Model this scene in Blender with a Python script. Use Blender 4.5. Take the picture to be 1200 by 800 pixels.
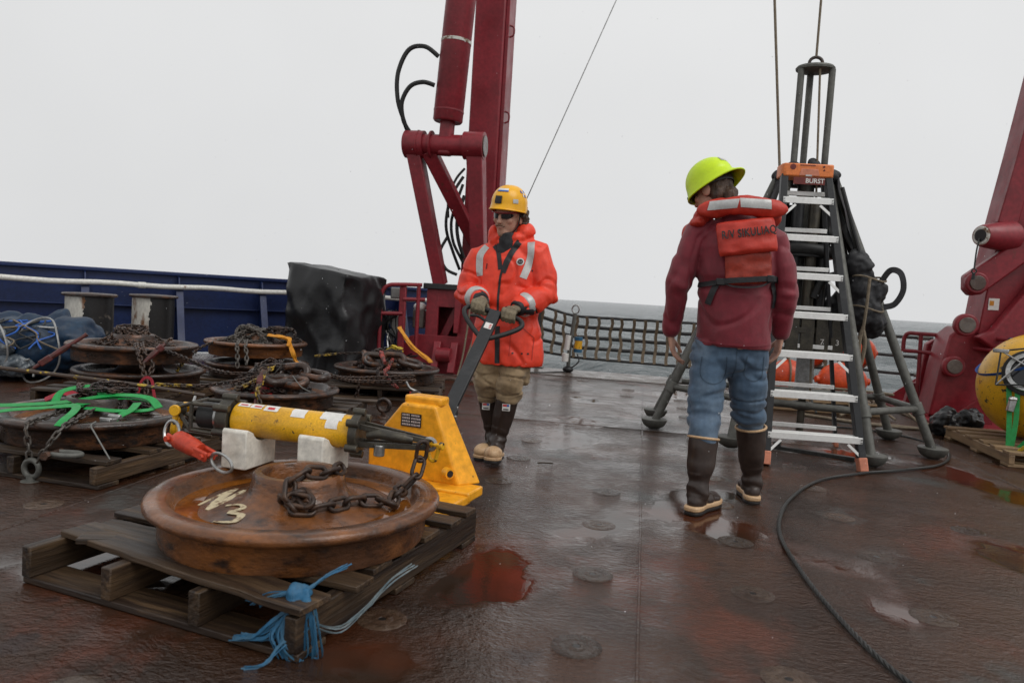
import bpy, bmesh, math, random
import numpy as np
from mathutils import Vector, Matrix, Euler, noise

for _o in list(bpy.data.objects): bpy.data.objects.remove(_o)
S = bpy.context.scene
C = S.collection
R = math.radians
random.seed(7)
V = Vector

# ------------------------------------------------------------------ camera
cam_d = bpy.data.cameras.new('camera'); cam = bpy.data.objects.new('camera', cam_d); C.objects.link(cam)
cam_d.sensor_width = 36.0; cam_d.lens = 853/1200*36.0
cam_d.clip_start = 0.05; cam_d.clip_end = 20000
_F = V((-0.17525867, 0.98257465, -0.06189883)); _X = V((0.98196266, 0.17898798, 0.06093147)); _Y = V((-0.07094887, 0.05010357, 0.9962208))
_m = Matrix((( _X.x,_Y.x,-_F.x,0.0),(_X.y,_Y.y,-_F.y,0.0),(_X.z,_Y.z,-_F.z,1.05),(0,0,0,1)))
cam.matrix_world = _m
cam_d.dof.use_dof = True; cam_d.dof.focus_distance = 4.2; cam_d.dof.aperture_fstop = 4.0
S.camera = cam

# ------------------------------------------------------------------ overcast sky
SUN_EL, SUN_AZ = 52, 118            # azimuth measured from +Y (aft) towards +X
w = bpy.data.worlds.new('World'); S.world = w; w.use_nodes = True
nt = w.node_tree; nt.nodes.clear()
out = nt.nodes.new('ShaderNodeOutputWorld'); bg = nt.nodes.new('ShaderNodeBackground')
sky = nt.nodes.new('ShaderNodeTexSky'); sky.sky_type = 'NISHITA'; sky.sun_disc = False
sky.sun_elevation = R(SUN_EL); sky.sun_rotation = R(SUN_AZ); sky.dust_density = 8; sky.air_density = 2
hs = nt.nodes.new('ShaderNodeHueSaturation'); hs.inputs['Saturation'].default_value = 0.05
nt.links.new(sky.outputs[0], hs.inputs['Color'])
tc = nt.nodes.new('ShaderNodeTexCoord'); sx = nt.nodes.new('ShaderNodeSeparateXYZ')
nt.links.new(tc.outputs['Generated'], sx.inputs[0])
rp = nt.nodes.new('ShaderNodeValToRGB')
rp.color_ramp.elements[0].position = 0.0; rp.color_ramp.elements[0].color = (0.865, 0.872, 0.88, 1)
rp.color_ramp.elements[1].position = 1.0; rp.color_ramp.elements[1].color = (0.84, 0.85, 0.86, 1)
_e = rp.color_ramp.elements.new(0.35); _e.color = (0.90, 0.905, 0.91, 1)
nt.links.new(sx.outputs['Z'], rp.inputs[0])
sc = nt.nodes.new('ShaderNodeVectorMath'); sc.operation = 'SCALE'; sc.inputs['Scale'].default_value = 8.7
cn = nt.nodes.new('ShaderNodeTexNoise'); cn.inputs['Scale'].default_value = 1.6; cn.inputs['Detail'].default_value = 4.0    # faint cloud tone
nt.links.new(tc.outputs['Generated'], cn.inputs['Vector'])
cr_ = nt.nodes.new('ShaderNodeMapRange'); cr_.inputs['From Min'].default_value = 0.3; cr_.inputs['From Max'].default_value = 0.7; cr_.inputs['To Min'].default_value = 0.94; cr_.inputs['To Max'].default_value = 1.04
nt.links.new(cn.outputs['Fac'], cr_.inputs['Value'])
cm = nt.nodes.new('ShaderNodeVectorMath'); cm.operation = 'SCALE'
nt.links.new(rp.outputs[0], cm.inputs[0]); nt.links.new(cr_.outputs['Result'], cm.inputs['Scale'])
nt.links.new(cm.outputs[0], sc.inputs[0])
mx = nt.nodes.new('ShaderNodeMix'); mx.data_type = 'RGBA'; mx.inputs['Factor'].default_value = 0.96
nt.links.new(hs.outputs[0], mx.inputs['A']); nt.links.new(sc.outputs[0], mx.inputs['B'])
nt.links.new(mx.outputs['Result'], bg.inputs['Color']); bg.inputs['Strength'].default_value = 0.1
nt.links.new(bg.outputs[0], out.inputs[0])

# ------------------------------------------------------------------ veiled sun
sl = bpy.data.lights.new('sun', 'SUN'); sl.energy = 1.3; sl.angle = R(40); sl.color = (1.0, 0.98, 0.95)
so = bpy.data.objects.new('sun', sl); C.objects.link(so)
_d = V((math.sin(R(SUN_AZ))*math.cos(R(SUN_EL)), math.cos(R(SUN_AZ))*math.cos(R(SUN_EL)), math.sin(R(SUN_EL))))
so.rotation_euler = _d.to_track_quat('Z', 'Y').to_euler(); so.location = (0, 0, 30)

S.view_settings.view_transform = 'Standard'; S.view_settings.look = 'None'
S.view_settings.exposure = 0.0; S.view_settings.gamma = 1.0; S.view_settings.use_curve_mapping = False
S.render.engine = 'CYCLES'

# ------------------------------------------------------------------ materials
def mat(name, col, rough=0.5, metal=0.0, col2=None, scale=6.0, thr=(0.4, 0.65), col3=None, scale3=14.0, thr3=(0.5, 0.7),
        bump=0.0, bscale=60.0, bdist=0.01, rough2=None, stretch=(1, 1, 1), bstretch=None, detail=5.0, spec=0.5, fine=0.12, trans=0.0, alpha=1.0, coat=0.0, space='Object', ior=1.45, ov=0.0, ridge=0.0, sheen=0.0, rscale=5.0, rst=(1, 1, 1)):
    m = bpy.data.materials.new(name); m.use_nodes = True
    n = m.node_tree.nodes; L = m.node_tree.links
    b = n['Principled BSDF']
    b.inputs['Metallic'].default_value = metal; b.inputs['Roughness'].default_value = rough
    b.inputs['Specular IOR Level'].default_value = spec; b.inputs['IOR'].default_value = ior
    if trans: b.inputs['Transmission Weight'].default_value = trans
    if alpha < 1: b.inputs['Alpha'].default_value = alpha
    if sheen: b.inputs['Sheen Weight'].default_value = sheen; b.inputs['Sheen Roughness'].default_value = 0.5
    if coat: b.inputs['Coat Weight'].default_value = coat; b.inputs['Coat Roughness'].default_value = 0.08
    t = n.new('ShaderNodeTexCoord'); oi = n.new('ShaderNodeObjectInfo')
    mu = n.new('ShaderNodeMath'); mu.operation = 'MULTIPLY'; mu.inputs[1].default_value = 37.0 if space == 'Object' else 0.0
    L.new(oi.outputs['Random'], mu.inputs[0])
    ad = n.new('ShaderNodeVectorMath'); ad.operation = 'ADD'
    L.new(t.outputs['Object'], ad.inputs[0]); L.new(mu.outputs[0], ad.inputs[1])
    vec = ad.outputs[0]
    def nz(sc_, st, det, seed=0.0):
        mp = n.new('ShaderNodeMapping'); mp.inputs['Scale'].default_value = st; mp.inputs['Location'].default_value = (seed, seed*0.7, seed*1.3)
        L.new(vec, mp.inputs[0])
        x = n.new('ShaderNodeTexNoise'); x.inputs['Scale'].default_value = sc_; x.inputs['Detail'].default_value = det; x.inputs['Roughness'].default_value = 0.6
        L.new(mp.outputs[0], x.inputs['Vector']); return x.outputs['Fac']
    def ramp(f, lo, hi):
        r_ = n.new('ShaderNodeMapRange'); r_.inputs['From Min'].default_value = lo; r_.inputs['From Max'].default_value = hi; r_.clamp = True
        L.new(f, r_.inputs['Value']); return r_.outputs['Result']
    def mixc(f, a, b_):
        x = n.new('ShaderNodeMix'); x.data_type = 'RGBA'
        if f is not None: L.new(f, x.inputs['Factor'])
        for s_, k in ((a, 'A'), (b_, 'B')):
            if isinstance(s_, tuple): x.inputs[k].default_value = s_ + (1,)
            else: L.new(s_, x.inputs[k])
        return x.outputs['Result']
    c = col; f2 = None
    if col2:
        f2 = ramp(nz(scale, stretch, detail), *thr); c = mixc(f2, col, col2)
    if col3:
        f3 = ramp(nz(scale3, stretch, detail, 5.3), *thr3); c = mixc(f3, c, col3)
    if fine:
        ff = nz(max(scale, 4)*6, stretch, 3.0, 2.2)
        mr = n.new('ShaderNodeMapRange'); mr.inputs['From Min'].default_value = 0.25; mr.inputs['From Max'].default_value = 0.75
        mr.inputs['To Min'].default_value = 1-fine*2; mr.inputs['To Max'].default_value = 1+fine*2; L.new(ff, mr.inputs['Value'])
        vm = n.new('ShaderNodeVectorMath'); vm.operation = 'SCALE'
        if isinstance(c, tuple): vm.inputs[0].default_value = c
        else: L.new(c, vm.inputs[0])
        L.new(mr.outputs['Result'], vm.inputs['Scale']); c = vm.outputs[0]
    if ov:
        mr = n.new('ShaderNodeMapRange'); mr.inputs['To Min'].default_value = 1-ov; mr.inputs['To Max'].default_value = 1+ov; L.new(oi.outputs['Random'], mr.inputs['Value'])
        vm = n.new('ShaderNodeVectorMath'); vm.operation = 'SCALE'
        if isinstance(c, tuple): vm.inputs[0].default_value = c
        else: L.new(c, vm.inputs[0])
        L.new(mr.outputs['Result'], vm.inputs['Scale']); c = vm.outputs[0]
    if isinstance(c, tuple): b.inputs['Base Color'].default_value = c + (1,)
    else: L.new(c, b.inputs['Base Color'])
    if rough2 is not None:
        mr = n.new('ShaderNodeMapRange'); mr.inputs['From Min'].default_value = 0.35; mr.inputs['From Max'].default_value = 0.65
        mr.inputs['To Min'].default_value = rough; mr.inputs['To Max'].default_value = rough2
        L.new(nz(scale*1.7, stretch, 4.0, 9.1), mr.inputs['Value']); L.new(mr.outputs['Result'], b.inputs['Roughness'])
    if bump:
        bp = n.new('ShaderNodeBump'); bp.inputs['Strength'].default_value = bump; bp.inputs['Distance'].default_value = bdist
        L.new(nz(bscale, bstretch or stretch, 4.0, 3.1), bp.inputs['Height']); L.new(bp.outputs[0], b.inputs['Normal'])
        if ridge:                                     # cloth creases: ridged noise under the weave bump
            mp = n.new('ShaderNodeMapping'); mp.inputs['Scale'].default_value = rst; L.new(vec, mp.inputs[0])
            x = n.new('ShaderNodeTexNoise'); x.noise_type = 'RIDGED_MULTIFRACTAL'; x.inputs['Scale'].default_value = rscale; x.inputs['Detail'].default_value = 2.5; x.inputs['Roughness'].default_value = 0.45
            x.inputs['Distortion'].default_value = 0.4
            L.new(mp.outputs[0], x.inputs['Vector']); b3 = n.new('ShaderNodeBump'); b3.inputs['Strength'].default_value = ridge; b3.inputs['Distance'].default_value = 0.02
            L.new(x.outputs['Fac'], b3.inputs['Height']); L.new(b3.outputs[0], bp.inputs['Normal'])
    return m

M = {}
M['rust'] = mat('wet_rust', (0.036, 0.018, 0.011), 0.22, 0.0, (0.13, 0.050, 0.02), 5, (0.50, 0.66), (0.014, 0.009, 0.007), 13, (0.50, 0.62), bump=0.9, bscale=34, bdist=0.005, rough2=0.55, coat=0.2, stretch=(1, 1, 2.0), ov=0.2)
M['rust_warm'] = mat('wet_orange_rust', (0.078, 0.031, 0.013), 0.16, 0.0, (0.21, 0.075, 0.02), 4.0, (0.42, 0.66), (0.028, 0.014, 0.009), 12, (0.52, 0.70), bump=0.9, bscale=34, bdist=0.0045, rough2=0.55, coat=0.25, stretch=(1, 1, 2.0))
M['water'] = mat('rusty_rain_water', (0.22, 0.075, 0.012), 0.04, 0.0, (0.12, 0.04, 0.01), 6, spec=0.5, bump=0.15, bscale=25, bdist=0.004, ior=1.33)
M['chain'] = mat('chain_steel', (0.035, 0.022, 0.017), 0.4, 0.25, (0.085, 0.045, 0.026), 22, (0.45, 0.65), bump=0.3, bscale=120, bdist=0.003)
M['chain_dark'] = mat('dark_chain', (0.025, 0.018, 0.016), 0.38, 0.3, (0.075, 0.042, 0.028), 14, (0.45, 0.65), bump=0.2, bscale=120, bdist=0.002)
M['chain_grey'] = mat('grey_chain', (0.10, 0.09, 0.08), 0.4, 0.4, (0.05, 0.035, 0.025), 14, (0.45, 0.65))
M['chain_yellow'] = mat('yellow_paint_chain', (0.42, 0.27, 0.02), 0.5, 0.0, (0.05, 0.035, 0.025), 16, (0.42, 0.55))
M['chain_red'] = mat('red_paint_chain', (0.30, 0.045, 0.035), 0.5, 0.0, (0.06, 0.03, 0.025), 16, (0.42, 0.6))
M['galv'] = mat('galvanised_steel', (0.45, 0.45, 0.44), 0.3, 0.85, (0.3, 0.3, 0.29), 12, bump=0.05)
M['alu'] = mat('aluminium', (0.80, 0.80, 0.78), 0.38, 0.25, (0.70, 0.70, 0.68), 7, (0.5, 0.75), fine=0.04)
M['wood'] = mat('wet_pallet_wood', (0.052, 0.031, 0.016), 0.42, 0.0, (0.018, 0.010, 0.006), 4, (0.42, 0.6), (0.10, 0.060, 0.030), 7, (0.55, 0.7), stretch=(0.22, 3.0, 3.0), bump=0.8, bscale=18, bdist=0.008, rough2=0.6, fine=0.25, ov=0.4)
M['wood_pale'] = mat('pale_pallet_wood', (0.30, 0.20, 0.11), 0.5, 0.0, (0.16, 0.10, 0.055), 5, (0.4, 0.65), stretch=(0.25, 2.2, 2.2), bump=0.4, bscale=22, bdist=0.004)
M['red'] = mat('maroon_frame_paint', (0.225, 0.017, 0.026), 0.34, 0.0, (0.165, 0.014, 0.02), 2.2, (0.42, 0.66), (0.085, 0.030, 0.020), 9, (0.66, 0.76), bump=0.05, bscale=30, rough2=0.5)
M['blue'] = mat('navy_bulwark_paint', (0.006, 0.016, 0.070), 0.38, 0.0, (0.009, 0.023, 0.09), 1.6, (0.4, 0.7), bump=0.08, bscale=9, rough2=0.5)
M['white_paint'] = mat('chipped_white_paint', (0.60, 0.59, 0.55), 0.4, 0.0, (0.16, 0.08, 0.04), 7, (0.66, 0.72))
M['black_plastic'] = mat('black_plastic', (0.012, 0.012, 0.013), 0.42)
M['black_rubber'] = mat('black_rubber', (0.018, 0.018, 0.018), 0.55, bump=0.1, bscale=90)
M['black_cloth'] = mat('black_cloth', (0.012, 0.012, 0.014), 0.6, col2=(0.022, 0.022, 0.025), scale=9, bump=0.3, bscale=30)
M['tarp'] = mat('black_poly_sheet', (0.008, 0.008, 0.009), 0.30, 0.0, (0.012, 0.012, 0.013), 4, bump=0.3, bscale=8, bdist=0.015, rough2=0.42, fine=0.05, ridge=1.0, rscale=2.6, rst=(1, 1, .6))
M['pole'] = mat('rusty_pole_yellow_flecks', (0.05, 0.032, 0.022), 0.5, 0.0, (0.40, 0.27, 0.02), 22, (0.56, 0.62))
M['yellow'] = mat('scuffed_yellow_paint', (0.72, 0.38, 0.015), 0.34, 0.0, (0.045, 0.04, 0.03), 24, (0.62, 0.65), (0.50, 0.25, 0.02), 5, (0.5, 0.7), bump=0.1)
M['jack'] = mat('amber_jack_paint', (0.84, 0.37, 0.018), 0.32, 0.0, (0.70, 0.29, 0.014), 3, (0.45, 0.7), (0.12, 0.06, 0.02), 22, (0.68, 0.71), bump=0.06)
M['dark_metal'] = mat('dark_bronze_metal', (0.055, 0.050, 0.042), 0.42, 0.5, (0.09, 0.08, 0.06), 14, bump=0.1)
M['grey_steel'] = mat('weathered_grey_steel', (0.12, 0.12, 0.108), 0.45, 0.3, (0.07, 0.068, 0.06), 5, (0.45, 0.7), bump=0.15, bscale=40, rough2=0.6)
M['fibre'] = mat('charcoal_fibreglass', (0.017, 0.018, 0.020), 0.45, 0.0, (0.04, 0.04, 0.042), 12, (0.55, 0.75))
M['foam'] = mat('white_foam_block', (0.70, 0.67, 0.60), 0.6, 0.0, (0.55, 0.49, 0.40), 6, (0.5, 0.75), bump=0.2, bscale=120, bdist=0.002)
M['orange_red'] = mat('orange_red_paint', (0.52, 0.055, 0.022), 0.38, 0.0, (0.40, 0.04, 0.02), 12, bump=0.15, bscale=60, bdist=0.002)
M['buoy'] = mat('orange_buoy_plastic', (0.68, 0.085, 0.02), 0.35, 0.0, (0.55, 0.06, 0.02), 6)
M['cap_orange'] = mat('orange_ladder_plastic', (0.72, 0.20, 0.05), 0.45, 0.0, (0.60, 0.17, 0.06), 12, (0.5, 0.7))
M['foot_orange'] = mat('faded_orange_rubber', (0.55, 0.20, 0.12), 0.55)
M['dark_red'] = mat('dark_red_plate', (0.16, 0.022, 0.016), 0.45, 0.0, (0.10, 0.018, 0.015), 20)
M['binder'] = mat('red_load_binder', (0.11, 0.022, 0.02), 0.45, 0.0, (0.05, 0.02, 0.016), 20, bump=0.1)
M['green'] = mat('green_webbing', (0.008, 0.24, 0.045), 0.5, 0.0, (0.012, 0.30, 0.07), 30, bump=0.2, bscale=160, bdist=0.001)
M['red_web'] = mat('red_webbing', (0.30, 0.012, 0.025), 0.6)
M['yellow_rope'] = mat('yellow_rope', (0.48, 0.34, 0.02), 0.6, 0.0, (0.08, 0.06, 0.03), 40, (0.5, 0.6))
M['lash'] = mat('dull_lashing_wire', (0.16, 0.16, 0.15), 0.45, 0.4)
M['amber_rope'] = mat('amber_strap', (0.62, 0.26, 0.01), 0.55, 0.0, (0.48, 0.18, 0.01), 20)
M['tan'] = mat('tan_webbing', (0.17, 0.125, 0.078), 0.7, 0.0, (0.10, 0.075, 0.048), 18)
M['rope'] = mat('manila_rope', (0.20, 0.16, 0.11), 0.75, 0.0, (0.13, 0.10, 0.07), 40)
M['wire'] = mat('wire_rope', (0.028, 0.029, 0.028), 0.42, 0.3, (0.05, 0.05, 0.048), 40, bump=0.4, bscale=150, bdist=0.003)
M['blue_rag'] = mat('frayed_blue_twine', (0.015, 0.10, 0.20), 0.6, 0.0, (0.035, 0.085, 0.12), 12, (0.4, 0.7), bump=0.6, bscale=60, bdist=0.004, stretch=(1, 1, 0.25))
M['blue_tarp'] = mat('blue_tarpaulin', (0.003, 0.016, 0.042), 0.5, 0.0, (0.006, 0.028, 0.06), 5, bump=0.4, bscale=12, bdist=0.02)
M['clear'] = mat('clear_plastic_bag', (0.07, 0.085, 0.10), 0.18, 0.0, (0.26, 0.27, 0.27), 9, (0.5, 0.7), bump=0.6, bscale=14, bdist=0.02)
M['label'] = mat('white_label', (0.72, 0.70, 0.67), 0.5, 0.0, (0.62, 0.60, 0.57), 30, fine=0.05)
M['ink_red'] = mat('red_print', (0.50, 0.03, 0.03), 0.5, fine=0)
M['ink_black'] = mat('black_print', (0.015, 0.013, 0.014), 0.5, fine=0)
M['ink_blue'] = mat('blue_print', (0.02, 0.10, 0.40), 0.5, fine=0)
M['paint_cream'] = mat('brushed_cream_paint', (0.50, 0.42, 0.27), 0.5, 0.0, (0.12, 0.055, 0.025), 26, (0.52, 0.62))
M['paint_red'] = mat('red_spray_paint', (0.55, 0.03, 0.03), 0.45, 0.0, (0.20, 0.03, 0.025), 18, (0.5, 0.7))
M['paint_white'] = mat('worn_white_paint', (0.55, 0.54, 0.50), 0.45, 0.0, (0.16, 0.09, 0.05), 14, (0.5, 0.6))
M['bollard'] = mat('bollard_white_rust', (0.50, 0.48, 0.43), 0.45, 0.0, (0.15, 0.06, 0.018), 5, (0.56, 0.66), bump=0.2, bscale=30, stretch=(1.6, 1.6, 0.6))
M['bollard_black'] = mat('bollard_black', (0.014, 0.013, 0.013), 0.4, 0.0, (0.10, 0.085, 0.07), 7, (0.62, 0.68))
M['grey_box'] = mat('grey_enclosure', (0.26, 0.26, 0.25), 0.45, 0.0, (0.20, 0.19, 0.18), 8)
M['glass_dark'] = mat('dark_glass', (0.02, 0.02, 0.022), 0.08)

# ------------------------------------------------------------------ mesh building
def ortho(t):
    a = V((0, 0, 1)) if abs(t.z) < 0.9 else V((1, 0, 0))
    u = t.cross(a).normalized(); return u, t.cross(u).normalized()

class MB:
    def __init__(s): s.v = []; s.f = []; s.m = []; s.cur = 0
    def add(s, vs, fs):
        o = len(s.v); s.v += [tuple(x) for x in vs]; s.f += [tuple(i+o for i in f) for f in fs]; s.m += [s.cur]*len(fs); return s
    def box(s, c, d, rot=None):
        h = V(d)/2; vs = []
        for x in (-1, 1):
            for y in (-1, 1):
                for z in (-1, 1):
                    p = V((x*h.x, y*h.y, z*h.z))
                    if rot is not None: p = rot @ p
                    vs.append(V(c)+p)
        return s.add(vs, [(0,1,3,2),(4,6,7,5),(0,4,5,1),(2,3,7,6),(0,2,6,4),(1,5,7,3)])
    def bar(s, a, b, wd, ht, up=(0, 0, 1), w2=None, h2=None):
        a = V(a); b = V(b); t = (b-a).normalized(); u = t.cross(V(up))
        if u.length < 1e-4: u = t.cross(V((0, 1, 0)))
        u.normalize(); n = u.cross(t).normalized(); w2 = w2 or wd; h2 = h2 or ht; vs = []
        for p, ww, hh in ((a, wd, ht), (b, w2, h2)):
            for i, j in ((-1,-1),(1,-1),(1,1),(-1,1)): vs.append(p+u*(i*ww/2)+n*(j*hh/2))
        return s.add(vs, [(0,3,2,1),(4,5,6,7),(0,1,5,4),(1,2,6,5),(2,3,7,6),(3,0,4,7)])
    def tube(s, pts, r, n=8, closed=False, cap=True, flat=1.0, up=None):
        P = [V(p) for p in pts]; N = len(P)
        rr = r if isinstance(r, (list, tuple)) else [r]*N
        T = []
        for i in range(N):
            if closed: t = P[(i+1) % N]-P[i-1]
            else: t = P[min(i+1, N-1)]-P[max(i-1, 0)]
            T.append(t.normalized() if t.length > 1e-9 else V((0, 0, 1)))
        u, v_ = ortho(T[0])
        if up is not None:
            u = T[0].cross(V(up)).normalized(); v_ = T[0].cross(u).normalized()
        vs = []; fs = []
        for i in range(N):
            if i:
                q = T[i-1].rotation_difference(T[i]); u = q @ u; v_ = q @ v_
            ra, rb = rr[i] if isinstance(rr[i], (tuple, list)) else (rr[i], rr[i]*flat)
            for k in range(n):
                a = 2*math.pi*k/n; vs.append(P[i]+u*(math.cos(a)*ra)+v_*(math.sin(a)*rb))
        m_ = N if closed else N-1
        for i in range(m_):
            for k in range(n):
                a0 = i*n+k; a1 = i*n+(k+1) % n; b0 = ((i+1) % N)*n+k; b1 = ((i+1) % N)*n+(k+1) % n
                fs.append((a0, b0, b1, a1))
        if cap and not closed:
            fs.append(tuple(range(n))); fs.append(tuple(range((N-1)*n+n-1, (N-1)*n-1, -1)))
        return s.add(vs, fs)
    def cyl(s, a, b, r, r2=None, n=16): return s.tube([a, b], [r, r if r2 is None else r2], n)
    def lathe(s, prof, n=48, mtx=None, closed=False):
        mtx = mtx or Matrix.Identity(4); vs = []; fs = []; K = len(prof)
        for k in range(n):
            a = 2*math.pi*k/n
            for (r, z) in prof: vs.append(mtx @ V((r*math.cos(a), r*math.sin(a), z)))
        for k in range(n):
            k2 = (k+1) % n
            for i in range(K if closed else K-1):
                j = (i+1) % K; fs.append((k*K+i, k2*K+i, k2*K+j, k*K+j))
        return s.add(vs, fs)
    def ell(s, c, rad, rot=None, n=16, m_=10):
        vs = []; fs = []
        for i in range(m_+1):
            ph = math.pi*i/m_
            for k in range(n):
                a = 2*math.pi*k/n
                p = V((rad[0]*math.sin(ph)*math.cos(a), rad[1]*math.sin(ph)*math.sin(a), -rad[2]*math.cos(ph)))
                if rot is not None: p = rot @ p
                vs.append(V(c)+p)
        for i in range(m_):
            for k in range(n):
                a0 = i*n+k; a1 = i*n+(k+1) % n; fs.append((a0, a1, a1+n, a0+n))
        return s.add(vs, fs)
    def prism(s, poly, t0, t1, mtx=None):
        mtx = mtx or Matrix.Identity(4); n = len(poly)
        vs = [mtx @ V((x, y, t0)) for x, y in poly]+[mtx @ V((x, y, t1)) for x, y in poly]
        fs = [tuple(range(n-1, -1, -1)), tuple(range(n, 2*n))]+[(i, (i+1) % n, n+(i+1) % n, n+i) for i in range(n)]
        return s.add(vs, fs)
    def ribbon(s, pts, wd, th, up=(0, 0, 1)):
        P = [V(p) for p in pts]; vs = []; fs = []; N = len(P)
        for i in range(N):
            t = (P[min(i+1, N-1)]-P[max(i-1, 0)]).normalized(); upv = up[i] if isinstance(up, list) else up
            u = t.cross(V(upv))
            u = u.normalized() if u.length > 1e-5 else V((1, 0, 0)); n = u.cross(t).normalized()
            ww = wd[i] if isinstance(wd, (list, tuple)) else wd
            for a, b in ((-1,-1),(1,-1),(1,1),(-1,1)): vs.append(P[i]+u*(a*ww/2)+n*(b*th/2))
        for i in range(N-1):
            for k in range(4): fs.append((i*4+k, i*4+(k+1) % 4, (i+1)*4+(k+1) % 4, (i+1)*4+k))
        fs.append((3, 2, 1, 0)); o = (N-1)*4; fs.append((o, o+1, o+2, o+3))
        return s.add(vs, fs)
    def mesh(s, name, mats, smooth=40):
        me = bpy.data.meshes.new(name); me.from_pydata(s.v, [], s.f)
        if not isinstance(mats, (list, tuple)): mats = [mats]
        for x in mats: me.materials.append(M[x] if isinstance(x, str) else x)
        bm = bmesh.new(); bm.from_mesh(me); bmesh.ops.recalc_face_normals(bm, faces=bm.faces); bm.to_mesh(me); bm.free()
        me.polygons.foreach_set('material_index', s.m)
        if smooth is not None:
            me.polygons.foreach_set('use_smooth', [True]*len(me.polygons))
            if smooth < 180: me.set_sharp_from_angle(angle=R(smooth))
        me.update(); return me
    def build(s, name, mats, parent=None, smooth=40, bevel=0.0, seg=2, loc=None):
        o = bpy.data.objects.new(name, s.mesh(name, mats, smooth)); C.objects.link(o)
        if parent is not None: o.parent = parent
        if loc is not None: o.location = loc
        if bevel:
            b = o.modifiers.new('bevel', 'BEVEL'); b.width = bevel; b.segments = seg; b.limit_method = 'ANGLE'; b.angle_limit = R(40)
        return o

def tag(o, label=None, cat=None, group=None, kind=None):
    if label: o['label'] = label
    if cat: o['category'] = cat
    if group: o['group'] = group
    if kind: o['kind'] = kind
    return o
def thing(name, label, cat, loc=(0, 0, 0), rz=0.0, group=None):
    o = bpy.data.objects.new(name, None); o.empty_display_size = 0.1; C.objects.link(o)
    o.location = loc; o.rotation_euler = (0, 0, R(rz)); return tag(o, label, cat, group)
def inst(name, me, parent, loc=(0, 0, 0), rot=None):
    o = bpy.data.objects.new(name, me); C.objects.link(o); o.parent = parent; o.location = loc
    if rot is not None: o.rotation_euler = rot.to_euler() if isinstance(rot, Matrix) else rot
    return o
def spline(pts, n=8, closed=False):
    P = [V(p) for p in pts]; out = []; N = len(P)
    for i in range(N if closed else N-1):
        if closed: a, b, c, d = P[i-1], P[i], P[(i+1) % N], P[(i+2) % N]
        else: a, b, c, d = P[max(i-1, 0)], P[i], P[i+1], P[min(i+2, N-1)]
        for k in range(n):
            t = k/n; t2 = t*t; t3 = t2*t
            out.append(0.5*((2*b)+(c-a)*t+(2*a-5*b+4*c-d)*t2+(3*b-a-3*c+d)*t3))
    if not closed: out.append(P[-1])
    return out
def resample(pts, step):
    out = [pts[0].copy()]; acc = 0.0; last = pts[0]
    for p in pts[1:]:
        seg = (p-last).length
        while acc+seg >= step and seg > 1e-9:
            t = (step-acc)/seg; last = last.lerp(p, t); out.append(last.copy()); seg = (p-last).length; acc = 0.0
        acc += seg; last = p
    return out
def rot_to(t, roll=0.0):                    # matrix taking local X to t
    u, v_ = ortho(t); q = Matrix((t, u, v_)).transposed()
    return q @ Matrix.Rotation(roll, 3, 'X')
def link_mb(L, W, r, n=6, k=6):
    path = []; h = (L-W)/2; rw = W/2-r
    for i in range(k+1):
        a = -math.pi/2+math.pi*i/k; path.append(V((h+rw*math.cos(a), rw*math.sin(a), 0)))
    for i in range(k+1):
        a = math.pi/2+math.pi*i/k; path.append(V((-h+rw*math.cos(a), rw*math.sin(a), 0)))
    m = MB(); m.tube(path, r, n, closed=True); return m
def links_along(path, L, W, r, jitter=0.25):
    step = L-4*r*0.95; P = resample(path, step); res = []
    for i in range(len(P)-1):
        t = (P[i+1]-P[i]); 
        if t.length < 1e-6: continue
        res.append(((P[i]+P[i+1])/2, rot_to(t.normalized(), (math.pi/2 if i % 2 else 0)+math.pi/4+random.uniform(-jitter, jitter))))
    return res
def chain_mesh(name, label, path, L, W, r, m, n=5, k=4, group=None, mats2=None, f2=None, parent=None):
    base = link_mb(L, W, r, n, k); mb = MB()
    Ls = links_along(path, L, W, r)
    for i, (p, q) in enumerate(Ls):
        mb.cur = 1 if (f2 and f2(i/len(Ls))) else 0
        mb.add([p+q @ V(x) for x in base.v], base.f)
    o = mb.build(name, [m]+([mats2] if mats2 else []), parent, 180)
    if label: tag(o, label, 'chain', group)
    return o
def chain_links(name, label, path, L, W, r, m, n=8, k=7, group=None):
    t = thing(name, label, 'chain', (0, 0, 0), 0, group); me = link_mb(L, W, r, n, k).mesh('link', m, 180)
    for p, q in links_along(path, L, W, r): inst('link', me, t, p, q)
    return t
def text_mesh(name, body, size, mtl, parent, mtx, extrude=0.0006, bold=0.0, align='CENTER', sp=1.0):
    cu = bpy.data.curves.new(name, 'FONT'); cu.body = body; cu.size = size; cu.extrude = extrude; cu.offset = bold; cu.space_character = sp
    cu.align_x = align; cu.align_y = 'CENTER'
    tmp = bpy.data.objects.new('tmp', cu); C.objects.link(tmp)
    dg = bpy.context.evaluated_depsgraph_get(); me = bpy.data.meshes.new_from_object(tmp.evaluated_get(dg))
    bpy.data.objects.remove(tmp); me.materials.clear(); me.materials.append(M[mtl])
    o = bpy.data.objects.new(name, me); C.objects.link(o); o.parent = parent; o.matrix_local = mtx; return o
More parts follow.
